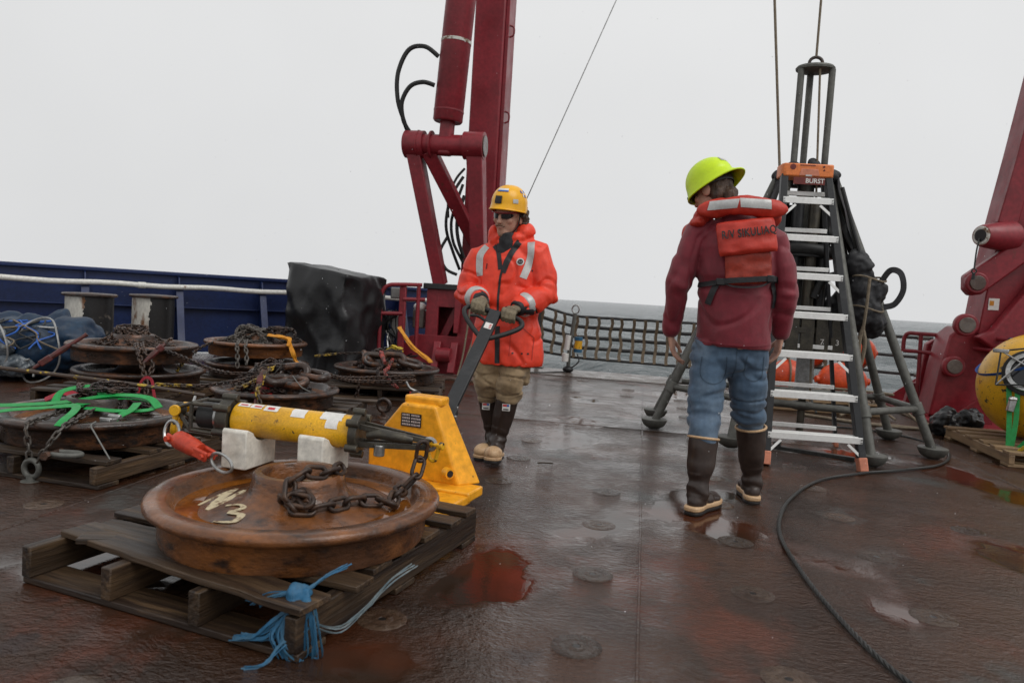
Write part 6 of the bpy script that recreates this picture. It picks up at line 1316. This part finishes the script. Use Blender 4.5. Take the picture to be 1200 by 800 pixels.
# trousers
mb = MB(); mb.ell(L1(-.862, 4.58, .80), (.185, .135, .14))
limb(mb, [HL, L1(-.955, 4.54, .62), KL, L1(-.955, 4.58, .44), L1(-.96, 4.59, .425)], [.108, .098, .088, .082, .078]); limb(mb, [HR, L1(-.775, 4.53, .62), KR, L1(-.802, 4.51, .45), L1(-.805, 4.515, .43)], [.108, .100, .092, .088, .084])
mb.ell(L1(-1.025, 4.57, .55), (.035, .06, .08)); mb.ell(L1(-.71, 4.54, .55), (.035, .06, .08))
remeshed(mb, 'trousers', 'khaki', .0075, 2, person1, folds(.013, 8, (.8, .8, 1.7), 4, lambda p: (.006*math.sin(p[2]*120+6*nz3(p, 7, 2))*max(0, nz3(p, 6, 3)+.4) if p[2] < .46 else 0)))
boot(person1, AL_, -11, 0, L1(-.965, 4.62, .42), .064, 'toe'); boot(person1, AR, 4, -5, L1(-.81, 4.52, .43), .068, 'toe')
for o_b, (x, y, z), rz in ((0, (-.955, 4.550, .335), 5), (1, (-.805, 4.447, .355), 2)):
    m3 = Matrix.Translation(L1(x, y, z)) @ Matrix.Rotation(R(rz), 4, 'Z') @ Matrix.Rotation(R(-6), 4, 'X'); q = MB(); q.box(m3 @ V((0, 0, 0)), (.05, .006, .045), m3.to_3x3()); lb = q.build('boot_label', 'label', person1, 40, .002)
    q = MB(); q.box(m3 @ V((-.008, -.0045, .012)), (.025, .002, .012), m3.to_3x3()); q.build('print_mark', 'ink_red', lb); q = MB(); q.box(m3 @ V((.012, -.0045, .012)), (.014, .002, .012), m3.to_3x3()); q.build('print_mark', 'ink_blue', lb); q = MB(); q.box(m3 @ V((0, -.0045, -.012)), (.034, .002, .007), m3.to_3x3()); q.build('print_mark', 'ink_black', lb)
# jacket
mb = MB()
mb.tube([L1(-.845, 4.575, .615), L1(-.845, 4.575, .64), L1(-.85, 4.575, .76), L1(-.858, 4.58, .90), L1(-.864, 4.58, 1.04), L1(-.868, 4.585, 1.18), L1(-.87, 4.59, 1.28), L1(-.87, 4.60, 1.36), L1(-.87, 4.60, 1.40)],
        [(.232, .165), (.236, .168), (.226, .165), (.206, .155), (.206, .155), (.215, .150), (.195, .135), (.125, .11), (.10, .10)], 32, up=(0, 1, 0))
limb(mb, [L1(-.95, 4.59, 1.31), SL, SL.lerp(EL, .5)+V((-.012, .01, 0)), EL, EL.lerp(WL, .45), WL.lerp(EL, .20)], [.09, .098, .092, .088, .082, .066]); limb(mb, [L1(-.79, 4.59, 1.34), SR_, SR_.lerp(ER, .5)+V((.012, .01, 0)), ER, ER.lerp(WR, .45), WR.lerp(ER, .20)], [.09, .098, .092, .090, .084, .068])
# hood and standing collar
for k in range(14):
    a = R(-60+300*k/13); mb.ell(L1(-.872+.105*math.cos(a), 4.60+.095*math.sin(a), 1.415+.025*math.sin(a)), (.042, .042, .058))
mb.ell(L1(-.775, 4.60, 1.455), (.065, .09, .065)); mb.ell(L1(-.80, 4.66, 1.48), (.07, .06, .05)); mb.ell(L1(-.87, 4.71, 1.41), (.12, .06, .07)); mb.ell(L1(-.968, 4.58, 1.435), (.045, .07, .065))
def jfold(p):
    d = 0.0
    for e_ in (EL, ER):
        q = (p-e_).length
        if q < .17: d += .007*(1-q/.17)*math.sin((p-e_).z*80+(p-e_).x*45+5*nz3(p, 8, 5))*max(0, nz3(p, 7, 2)+.5)
    for w_ in (WL, WR):
        q = (p-w_).length
        if q < .2: d += .003*(1-q/.2)*math.sin(p[1]*90+5*nz3(p, 10, 5))
    if p[2] < .95 and abs(p[0]-.02) < .25: d += .008*nz3((p[0]*2.2, p[1], p[2]*.8), 6, 9)
    if .86 < p[2] < .96: d -= .008*math.sin((p[2]-.86)/.10*math.pi)
    return d
jk1 = remeshed(mb, 'jacket', 'jacket_orange', .0075, 2, person1, folds(.009, 8, (1.1, 1, .75), 1, jfold))
# neck garment
mb = MB(); mb.tube([L1(-.875, 4.575, 1.30), L1(-.877, 4.565, 1.38), L1(-.878, 4.552, 1.455)], [(.09, .10), (.080, .092), (.070, .082)], 24, up=(0, 1, 0)); remeshed(mb, 'neck_warmer', 'black_cloth', .007, 2, person1, lambda p: .006*nz3(p, 20, 2))
jz = lambda x, z: V((x-B1.x, 0, z))
F_ = (0, 1, 0)
decal(jk1, 'reflective_stripe', 'silver', strip([jz(-1.005, 1.355), jz(-1.035, 1.30), jz(-1.038, 1.24), jz(-1.03, 1.165)], .044), person1)
decal(jk1, 'reflective_stripe', 'silver', strip([jz(-.725, 1.395), jz(-.715, 1.33), jz(-.725, 1.25), jz(-.75, 1.165)], .044), person1)
decal(jk1, 'zip_placket', 'black_cloth', strip([jz(-.80, 1.40), jz(-.835, 1.34), jz(-.868, 1.26), jz(-.888, 1.17), jz(-.895, 1.05), jz(-.89, .9)], .014), person1, .004)
decal(jk1, 'collar_trim', 'black_cloth', strip([jz(-.955, 1.36), jz(-.925, 1.325), jz(-.905, 1.27), jz(-.893, 1.21)], .028), person1, .004)
decal(jk1, 'collar_trim', 'black_cloth', strip([jz(-.79, 1.385), jz(-.82, 1.335), jz(-.845, 1.27), jz(-.872, 1.19)], .026), person1, .004)
decal(jk1, 'zip_placket', 'black_cloth', strip([jz(-.885, .86), jz(-.878, .74), jz(-.872, .63)], .03), person1, .004)
decal(jk1, 'waist_tab', 'black_cloth', strip([jz(-.72, .955), jz(-.64, .965)], .035), person1, .004)
decal(jk1, 'chest_badge', 'silver', [[jz(-.775+.023*q*math.cos(a), 1.265+.023*q*math.sin(a)) for a in [2*math.pi*k/20 for k in range(21)]] for q in (.05, 1)], person1, .004)
decal(jk1, 'badge_print', 'ink_black', [[jz(-.775+.016*q*math.cos(a), 1.265+.016*q*math.sin(a)) for a in [2*math.pi*k/16 for k in range(17)]] for q in (.45, 1)], person1, .006)
decal(jk1, 'badge_print', 'ink_black', strip([jz(-.775, 1.274), jz(-.775, 1.256)], .007), person1, .006)
decal(jk1, 'pocket_zip', 'black_cloth', strip([jz(-.985, 1.245), jz(-.988, 1.21)], .006), person1, .004)
for x, z in ((-.755, .885), (-.78, .70), (-.725, .70), (-.69, .70), (-.70, 1.215)): decal(jk1, 'snap', 'ink_black', [[jz(x+.006*q*math.cos(a), z+.006*q*math.sin(a)) for a in [2*math.pi*k/10 for k in range(11)]] for q in (.05, 1)], person1, .004)
for a, b in (((-.80, .92), (-.665, .80)), ((-.665, .80), (-.665, .66)), ((-.80, .68), (-.80, .86)), ((-.98, .86), (-1.06, .82))): decal(jk1, 'seam', 'vest', strip([jz(*a), jz(*b)], .005), person1, .003)
for w_, e_ in ((WL, EL), (WR, ER)):
    d = (e_-w_).normalized(); q = MB(); u, v_ = ortho(d)
    q.tube([w_+d*.050, w_+d*.055, w_+d*.098, w_+d*.103], [.066, .0705, .077, .074], 28); remeshed(q, 'cuff_tape', 'silver', .006, 2, person1, lambda p: .004*nz3(p, 16, 3))
    q = MB(); q.tube([w_-d*.005, w_+d*.02, w_+d*.055], [.046, .052, .056], 24); remeshed(q, 'inner_cuff', 'black_cloth', .006, 2, person1, lambda p: .004*nz3(p, 20, 3))
    q = MB(); 
    for k in range(5): q.ribbon(spline([w_+d*.02+V((0, -.03, .0)), w_+V((.03*(1 if w_ is WL else -1)+.006*k, -.06, .0-.006*k)), w_+V((.055*(1 if w_ is WL else -1), -.05, -.01*k+.01))], 5), .010, .003, up=(0, -1, .3))
    q.build('cuff_tab', 'black_cloth', person1)
# gloves gripping the bar
def glove(g_, w_, inner):
    s_ = V(GRIP_DIR).normalized(); up = V((0, .30, .95)); f = V((.0, -.95, .30)); m_ = MB()
    k0 = g_+f*.012+up*.034
    m_.tube([w_+V((0, .01, 0)), w_.lerp(k0, .35), w_.lerp(k0, .7), k0], [(.034, .026), (.042, .022), (.048, .021), (.046, .018)], 20, up=up)
    for i in range(4):
        o = s_*((i-1.5)*.0225); ln = (1.0, 1.06, 1.03, .88)[i if inner > 0 else i]; k1 = k0+o
        limb(m_, [k1-f*.02, k1, g_+o+f*.036*ln+up*.010, g_+o+f*.032*ln-up*.020*ln, g_+o+f*.008-up*.034*ln], [.0125, .0125, .0115, .0108, .0098], 12)
    th = s_*inner
    limb(m_, [w_.lerp(k0, .35)+th*.03, g_-f*.03+up*.012+th*.052, g_-f*.018-up*.018+th*.046, g_+f*.006-up*.032+th*.034], [.015, .0135, .0125, .0105], 12)
    return remeshed(m_, 'glove', 'glove', .0042, 2, person1, lambda p: .0012*nz3(p, 60, 3))
glove(V(GRIP_L)-B1, WL, 1); glove(V(GRIP_R)-B1, WR, -1)
# helmet, glasses, hair
TH = T1 @ Matrix.Translation((0, .005, .062)) @ Matrix.Rotation(R(-3), 4, 'X')
def brim1(a):
    f = max(0, -math.sin(a)); s_ = max(0, math.sin(a)); return (.004+.014*f**3, -.020+.012*f-.022*s_)
shell(TH, .101, .122, .108, -.018, 'helmet_yellow', 'helmet', person1, brim1); hm = person1.children[-1]
hd_decal(TH, .101, .122, .108, -105, -80, .002, .042, 'ink_black', 'lamp_clip', hm, .006)
hd_decal(TH, .101, .122, .108, -112, -62, .074, .084, 'label', 'sticker', hm); hd_decal(TH, .101, .122, .108, -112, -62, .067, .074, 'ink_blue', 'sticker', hm)
hd_decal(TH, .101, .122, .108, -45, -28, .008, .030, 'silver', 'vent', hm); hd_decal(TH, .101, .122, .108, -150, -136, .008, .030, 'silver', 'vent', hm)
for i, (a0, z0_) in enumerate(((-12, .065), (-2, .060), (7, .066), (-6, .045), (4, .042))): hd_decal(TH, .101, .122, .108, a0, a0+6, z0_, z0_+.014, 'ink_blue' if i % 2 == 0 else 'label', 'logo_print', hm)
rim = MB(); rim.tube([TH @ V(((.101+brim1(a)[0])*math.cos(a), (.122+brim1(a)[0])*math.sin(a), -.018+brim1(a)[1])) for a in [2*math.pi*k/48 for k in range(48)]], .0045, 8, closed=True); rim.build('rim', 'helmet_yellow', hm)
for s_ in (1, -1):
    q = MB(); q.ribbon(spline([T1 @ V((.082*s_, -.01, .03)), T1 @ V((.078*s_, -.01, -.03)), T1 @ V((.055*s_, -.03, -.085)), T1 @ V((.0, -.055, -.118))], 6), .012, .003, up=tuple(T1.to_3x3() @ V((s_, 0, 0)))); q.build('chin_strap', 'black_cloth', hm)
gl = MB()
for s_ in (1, -1):
    vs = []; n, m_ = 10, 5
    for j in range(m_+1):
        for i in range(n+1):
            u = i/n; v = j/m_; a = R(8+62*u); x = .070*math.sin(a)*s_; y = -.030-.072*math.cos(a); hgt = .020*math.sin(math.pi*min(1, .18+u*.8))**.6; z = .004+.004*u+hgt*(v-.6)*1.5; vs.append(T1 @ V((x, y, z)))
    gl.add(vs, [(j*(n+1)+i, j*(n+1)+i+1, (j+1)*(n+1)+i+1, (j+1)*(n+1)+i) for j in range(m_) for i in range(n)])
gls = gl.build('sunglasses', 'lens', person1, 180)
q = MB(); q.tube(spline([T1 @ V((.080*math.sin(R(a)), -.030-.076*math.cos(R(a)), .019+.003*abs(a)/60)) for a in range(-84, 85, 14)], 3), .0042, 8); q.tube([T1 @ V((.078, -.03, .020)), T1 @ V((.080, .03, .014))], .0035, 6); q.tube([T1 @ V((-.078, -.03, .020)), T1 @ V((-.080, .03, .014))], .0035, 6); q.build('frame', 'frame_red', gls)
for s_ in (1, -1):
    q = MB(); q.ell(T1 @ V((.030*s_, -.078, .002)), (.012, .010, .008)); q.build('eye', 'label', person1)
mb = MB()
for i in range(26):
    rr = random.Random(i); s_ = 1 if i < 17 else -1; a = rr.uniform(-.2, 1.45); mb.ell(T1 @ V((s_*(.082*math.cos(a*.8)+.006), .02+.085*math.sin(a), rr.uniform(-.055, .03))), (.02, .022, .024))
for i in range(8): mb.ell(T1 @ V((.05*math.sin(i*2.1), .100, -.05+.012*i)), (.03, .02, .03))
remeshed(mb, 'hair', 'hair', .006, 1, person1, lambda p: .012*nz3(p, 45, 3)+.006*nz3(p, 90, 1))
mb = MB(); mb.ell(T1 @ V((0, -.099, -.047)), (.027, .009, .0065)); mb.ell(T1 @ V((.023, -.090, -.052)), (.010, .008, .008)); mb.ell(T1 @ V((-.023, -.090, -.052)), (.010, .008, .008)); remeshed(mb, 'moustache', 'beard', .0035, 1, person1, lambda p: .0015*nz3(p, 140, 3))
mb = MB(); mb.ell(T1 @ V((0, -.076, -.098)), (.020, .0125, .018)); mb.ell(T1 @ V((0, -.068, -.110)), (.018, .014, .010)); remeshed(mb, 'beard', 'beard', .0035, 1, person1, lambda p: .002*nz3(p, 120, 3))
mb = MB(); mb.ell(T1 @ V((0, -.0945, -.0635)), (.018, .006, .0035)); mb.build('lips', mat('lips', (.33, .14, .11), .45), person1)

# ------------------------------------------------------------------ worker seen from behind
B2 = V((0.45, 3.95, 0)); L2 = lambda x, y, z: V((x, y, z))-B2; b2 = MB()
T2 = Matrix.Translation(L2(.305, 3.99, 1.665)) @ Matrix.Rotation(R(232), 4, 'Z') @ Matrix.Rotation(R(24), 4, 'X') @ Matrix.Diagonal((1.03, 1.03, 1.03, 1))
head_pts(b2, T2); limb(b2, [T2 @ V((0, .035, -.02)), L2(.37, 3.94, 1.57), L2(.42, 3.93, 1.46)], [.058, .058, .075])
b2.tube([L2(.46, 3.95, .85), L2(.46, 3.95, 1.0), L2(.455, 3.94, 1.2), L2(.44, 3.94, 1.38), L2(.43, 3.94, 1.48)], [(.15, .11), (.145, .105), (.165, .115), (.17, .11), (.09, .08)], 20, up=(0, 1, 0))
S2L, E2L, W2L = L2(.245, 3.95, 1.425), L2(.165, 3.92, 1.16), L2(.150, 4.02, .915); S2R, E2R, W2R = L2(.635, 3.95, 1.405), L2(.705, 3.93, 1.15), L2(.715, 4.02, .945)
for s_, e_, w_ in ((S2L, E2L, W2L), (S2R, E2R, W2R)): limb(b2, [L2(.44, 3.94, 1.42), s_, e_, w_], [.06, .055, .043, .030])
H2L, K2L, A2L = L2(.365, 3.96, .84), L2(.345, 3.90, .49), L2(.345, 3.81, .105); H2R, K2R, A2R = L2(.55, 3.97, .84), L2(.585, 4.06, .50), L2(.652, 4.165, .105)
for h_, k_, a_ in ((H2L, K2L, A2L), (H2R, K2R, A2R)): limb(b2, [h_, k_, L2(.346, 3.835, .385) if h_ is H2L else L2(.615, 4.10, .42), a_+V((0, 0, .04))], [.09, .055, .05, .034])
def bare_hand(m_, w_, fwd, out, down=(0, 0, -1), th_side=1):
    f = V(fwd).normalized(); d = V(down).normalized(); s_ = f.cross(d).normalized()          # palm faces across; fingers spread along f
    k0 = w_+d*.085
    m_.tube([w_-d*.02, w_+d*.02, w_+d*.055, k0], [(.026, .019), (.031, .017), (.038, .015), (.036, .013)], 16, up=tuple(s_))
    c = V(out).normalized()                                                                       # curl direction
    for i in range(4):
        o = f*((1.5-i)*.0205); ln = (.93, 1.05, 1.0, .82)[i]
        limb(m_, [k0+o-d*.015, k0+o, k0+o*1.05+d*.034*ln+c*.010, k0+o*1.05+d*.058*ln+c*.026, k0+o*1.0+d*.070*ln+c*.044], [.0088, .0086, .0082, .0076, .0066], 10)
    limb(m_, [w_+d*.025+f*.022, w_+d*.050+f*.046+c*.012, w_+d*.075+f*.056+c*.022, w_+d*.096+f*.056+c*.030], [.0125, .0110, .0098, .0082], 10)
bare_hand(b2, W2L+V((.0, .0, -.02)), (.25, .97, 0), (.95, .1, 0), (.22, .15, -1)); bare_hand(b2, W2R+V((0, 0, -.02)), (-.2, .98, 0), (-.95, .1, 0), (-.12, .12, -1))
person2 = remeshed(b2, 'person', 'skin', .0046, 2, None); person2.location = B2
tag(person2, 'person seen from behind in maroon jacket, orange life vest and lime hard hat', 'person')
mb = MB(); mb.ell(L2(.46, 3.96, .84), (.188, .135, .15))
limb(mb, [H2L, L2(.355, 3.93, .66), K2L, L2(.345, 3.865, .45), L2(.346, 3.845, .405), L2(.346, 3.835, .36)], [.108, .100, .088, .088, .074, .066]); limb(mb, [H2R, L2(.565, 4.0, .66), K2R, L2(.60, 4.085, .48), L2(.612, 4.095, .44), L2(.616, 4.10, .395)], [.108, .100, .088, .088, .076, .067])
jn = remeshed(mb, 'jeans', 'denim', .0075, 2, person2, folds(.009, 7, (.8, .8, 1.6), 6, lambda p: (.008*math.sin(p[2]*85+7*nz3(p, 6, 2)+p[0]*20)*max(0, nz3(p, 5, 3)+.35) if p[2] < .58 else .0)))
K_ = lambda x, z: V((x-B2.x, 0, z))
for path in ([(.31, .80), (.31, .70), (.37, .665), (.43, .70), (.43, .81)], [(.53, .82), (.53, .72), (.58, .69), (.62, .72), (.62, .82)], [(.478, .86), (.478, .76), (.472, .70)]): decal(jn, 'pocket_seam', M['seam_thread'], strip([K_(*p) for p in path], .005), person2, .002)
boot(person2, A2L, 150, 0, L2(.346, 3.835, .385), .071, 'rim', .95); boot(person2, A2R, 182, 0, L2(.615, 4.10, .42), .073, 'rim', .95)
mb = MB()
mb.tube([L2(.465, 3.955, .855), L2(.465, 3.955, .875), L2(.465, 3.95, .96), L2(.46, 3.945, 1.1), L2(.455, 3.94, 1.25), L2(.445, 3.94, 1.38), L2(.435, 3.94, 1.46), L2(.425, 3.94, 1.51), L2(.41, 3.945, 1.54)], [(.190, .145), (.194, .147), (.190, .145), (.190, .142), (.200, .142), (.197, .135), (.16, .12), (.10, .09), (.085, .085)], 32, up=(0, 1, 0))
limb(mb, [L2(.36, 3.94, 1.45), S2L, S2L.lerp(E2L, .5)+V((-.008, -.01, 0)), E2L, E2L.lerp(W2L, .5), W2L.lerp(E2L, .05)], [.08, .078, .072, .067, .060, .050]); limb(mb, [L2(.52, 3.94, 1.44), S2R, S2R.lerp(E2R, .5)+V((.008, -.01, 0)), E2R, E2R.lerp(W2R, .5), W2R.lerp(E2R, .05)], [.08, .078, .072, .067, .060, .050])
def j2(p):
    d = 0.0
    for e_ in (E2L, E2R):
        q = (p-e_).length
        if q < .16: d += .005*(1-q/.16)*math.sin((p-e_).z*70+(p-e_).x*40+5*nz3(p, 8, 5))*max(0, nz3(p, 7, 2)+.5)
    for w_ in (W2L, W2R):
        q = (p-w_).length
        if q < .16: d += .004*(1-q/.16)*math.sin((p-w_).z*85+5*nz3(p, 8, 5))*max(0, nz3(p, 7, 2)+.5)
    if 1.13 < p[2] < 1.22 and abs(p[0]) < .2: d -= .010*math.sin((p[2]-1.13)/.09*math.pi)
    return d
jk2 = remeshed(mb, 'jacket', 'jacket_maroon', .0075, 2, person2, folds(.007, 6.5, (1.1, 1, .75), 2, j2))
decal(jk2, 'hem', 'jacket_maroon', strip([K_(.27, .885), K_(.36, .878), K_(.46, .875), K_(.56, .878), K_(.66, .89)], .012), person2, .005)
# life vest: collar pad, back panel, lower panel, belt
mb = MB()
for k in range(25):
    a = R(-205+230*k/24); x, y = .435+.170*math.cos(a), 3.925+.125*math.sin(a); bk = max(0, -math.sin(a)); mb.ell(L2(x, y, 1.515+.050*bk-.03*max(0, math.sin(a))), (.050, .040, .034+.014*bk))
mb.ell(L2(.33, 3.825, 1.555), (.11, .036, .050), Matrix.Rotation(R(-10), 3, 'Y')); mb.ell(L2(.47, 3.805, 1.570), (.14, .036, .052)); mb.ell(L2(.58, 3.83, 1.560), (.09, .04, .048)); mb.ell(L2(.245, 3.95, 1.485), (.05, .11, .035)); mb.ell(L2(.20, 4.0, 1.44), (.035, .06, .05))
vest = remeshed(mb, 'life_vest', 'vest', .007, 4, person2, lambda p: .005*nz3(p, 12, 2)+.003*nz3(p, 30, 2))
decal(vest, 'reflective_patch', 'silver', [[V((.275+.140*j/8+.010*i/5-B2.x, 0, 1.538+.014*j/8+.046*i/5)) for j in range(9)] for i in range(6)], vest, .003)
decal(vest, 'reflective_patch', 'silver', [[V((.432+.150*j/8-.006*i/5-B2.x, 0, 1.556-.002*j/8+.046*i/5)) for j in range(9)] for i in range(6)], vest, .003)
# padded back panel: rounded slab bent to the back
TP = Matrix.Translation(L2(.475, 3.775, 1.415)) @ Matrix.Rotation(R(3), 4, 'Z') @ Matrix.Rotation(R(-9), 4, 'Y') @ Matrix.Rotation(R(-9), 4, 'X')
def pad(w_, h_, t_, T, name, mtl, seed, n=24, m_=18):
    mb = MB(); vs = []
    for s_ in (0, 1):
        for j in range(m_+1):
            for i in range(n+1):
                u, v = i/n*2-1, j/m_*2-1; e = (1-abs(u)**6)*(1-abs(v)**6); y = (-1 if s_ == 0 else 1)*t_/2*(e**.4 if e > 0 else 0)+.10*(u*w_/2)**2*6+.007*noise.noise(V((u*2.2+seed, v*2.2, s_)))*(s_ == 0)
                vs.append(T @ V((u*w_/2*(1-.04*abs(v)**8), y, v*h_/2*(1-.04*abs(u)**8))))
    st = (n+1)*(m_+1); fs = []
    for s_ in (0, 1):
        for j in range(m_):
            for i in range(n): a = s_*st+j*(n+1)+i; fs.append((a, a+1, a+n+2, a+n+1) if s_ == 0 else (a, a+n+1, a+n+2, a+1))
    for i in range(n): fs.append((i, st+i, st+i+1, i+1)); a = m_*(n+1)+i; fs.append((a, a+1, st+a+1, st+a))
    for j in range(m_): a = j*(n+1); fs.append((a, a+n+1, st+a+n+1, st+a)); a = j*(n+1)+n; fs.append((a, st+a, st+a+n+1, a+n+1))
    mb.add(vs, fs); return mb.build(name, mtl, vest, 70)
pnl = pad(.285, .175, .050, TP, 'back_panel', 'vest', 2)
text_mesh('lettering', 'R/V SIKULIAQ', .054, 'ink_black', vest, TP @ Matrix.Translation((.004, -.0315, .012)) @ Matrix.Rotation(R(90), 4, 'X') @ Matrix.Rotation(R(1), 4, 'Z') @ Matrix.Diagonal((.72, 1.05, 1, 1)), .002, .0009, sp=1.12)
pad(.225, .17, .028, Matrix.Translation(L2(.495, 3.785, 1.265)) @ Matrix.Rotation(R(3), 4, 'Z') @ Matrix.Rotation(R(-6), 4, 'Y'), 'lower_panel', 'vest_dark', 5)
for pth in ([(.27, 1.165), (.36, 1.185), (.46, 1.20), (.58, 1.21), (.655, 1.215)],): decal(jk2, 'belt', 'black_cloth', strip([K_(*p) for p in pth], .028), person2, .022)
decal(jk2, 'belt_tail', 'black_cloth', strip([K_(.355, 1.18), K_(.335, 1.13), K_(.318, 1.07)], .028), person2, .012)
q = MB(); q.ribbon(spline([L2(.345, 3.782, 1.182), L2(.40, 3.762, 1.192), L2(.50, 3.757, 1.203), L2(.58, 3.765, 1.212), L2(.63, 3.785, 1.215)], 6), .027, .005, up=(0, -1, 0)); q.build('belt', 'black_cloth', person2)
q = MB(); q.ribbon(spline([L2(.385, 3.772, 1.178), L2(.43, 3.764, 1.165), L2(.50, 3.76, 1.165), L2(.56, 3.765, 1.175), L2(.60, 3.775, 1.198)], 6), .008, .004, up=(0, -1, 0)); q.build('belt', 'black_cloth', person2)
q = MB(); q.box(L2(.365, 3.772, 1.185), (.045, .014, .036)); q.build('buckle', 'black_plastic', person2, 40, .005); q = MB(); q.box(L2(.60, 3.765, 1.212), (.035, .014, .036)); q.build('buckle', 'black_plastic', person2, 40, .005)
decal(jk2, 'belt_tail', 'black_cloth', strip([K_(.63, 1.20), K_(.645, 1.14), K_(.645, 1.07)], .024), person2, .012)
# hat, hair, glasses
TH2 = T2 @ Matrix.Translation((0, .005, .050)) @ Matrix.Rotation(R(5), 4, 'X')
def brim2(a):
    b = max(0, math.sin(a)); return (.009+.044*b**4, -.030+.006*b-.004*math.cos(2*a))
ht2 = shell(TH2, .107, .129, .116, -.022, 'hat_lime', 'hard_hat', person2, brim2)
rim = MB(); rim.tube([TH2 @ V(((.107+brim2(a)[0])*math.cos(a), (.129+brim2(a)[0])*math.sin(a), -.022+brim2(a)[1])) for a in [2*math.pi*k/56 for k in range(56)]], .0045, 8, closed=True); rim.build('rim', 'hat_lime', ht2)
for i in range(4): hd_decal(TH2, .107, .129, .116, 72+9*i, 79+9*i, .045, .075, 'label' if i % 2 else 'silver', 'logo_print', ht2)
q = MB(); q.tube([TH2 @ V((.096*math.cos(a), .112*math.sin(a), -.035)) for a in [2*math.pi*k/40 for k in range(40)]], [(.004, .020)]*40, 8, closed=True); q.build('suspension_band', 'black_plastic', ht2)
mb = MB(); mb.ell(T2 @ V((0, .030, .0)), (.080, .085, .075), T2.to_3x3()); mb.ell(T2 @ V((0, .075, -.055)), (.055, .045, .05)); mb.ell(T2 @ V((.02, .098, -.085)), (.03, .028, .045)); mb.ell(T2 @ V((-.045, .05, -.05)), (.035, .04, .05)); mb.ell(T2 @ V((.045, .05, -.05)), (.035, .04, .05))
remeshed(mb, 'hair', 'hair', .006, 2, person2, lambda p: .006*nz3((p[0], p[1], p[2]*.4), 60, 3)+.003*nz3(p, 110, 2))
q = MB()
for s_ in (1, -1): q.tube([T2 @ V((s_*.034+.024*math.cos(a), -.112, .0+.018*math.sin(a))) for a in [2*math.pi*k/20 for k in range(20)]], .0018, 6, closed=True)
for s_ in (1, -1): q.tube([T2 @ V((s_*.058, -.110, .004)), T2 @ V((s_*.078, -.06, .006)), T2 @ V((s_*.080, .01, .008))], .002, 6)
q.build('glasses', 'wire', person2)
q = MB()
for s_ in (1, -1): q.lathe([(.0001, 0), (.0235, 0)], 20, T2 @ Matrix.Translation((s_*.034, -.112, 0)) @ Matrix.Rotation(R(90), 4, 'X') @ Matrix.Diagonal((1, .75, 1, 1)))
q.build('lens', 'clear_lens', person2.children[-1])

# ================================================================== falling sleet (fine specks in the air)
mb = MB(); rr = random.Random(77)
for i in range(420):
    y = rr.uniform(2.2, 7.0); x = rr.uniform(-0.85, 0.62)*y; z = rr.uniform(0.05, 0.95+0.42*y); r = rr.uniform(.0009, .0015)
    s_ = V((rr.uniform(-.4, .4), rr.uniform(-.2, .2), -1)).normalized()*r*rr.uniform(1.2, 2.2); u, v_ = ortho(s_.normalized()); c = V((x, y, z))
    mb.add([c+s_, c-s_, c+u*r, c-u*r, c+v_*r, c-v_*r], [(0, 2, 4), (0, 4, 3), (0, 3, 5), (0, 5, 2), (1, 4, 2), (1, 3, 4), (1, 5, 3), (1, 2, 5)])
M['sleet'] = mat('sleet_ice', (0.8, 0.82, 0.84), 0.4, fine=0)
tag(mb.build('sleet', 'sleet', None, 180), 'fine white sleet specks falling through the air', None, None, 'stuff')
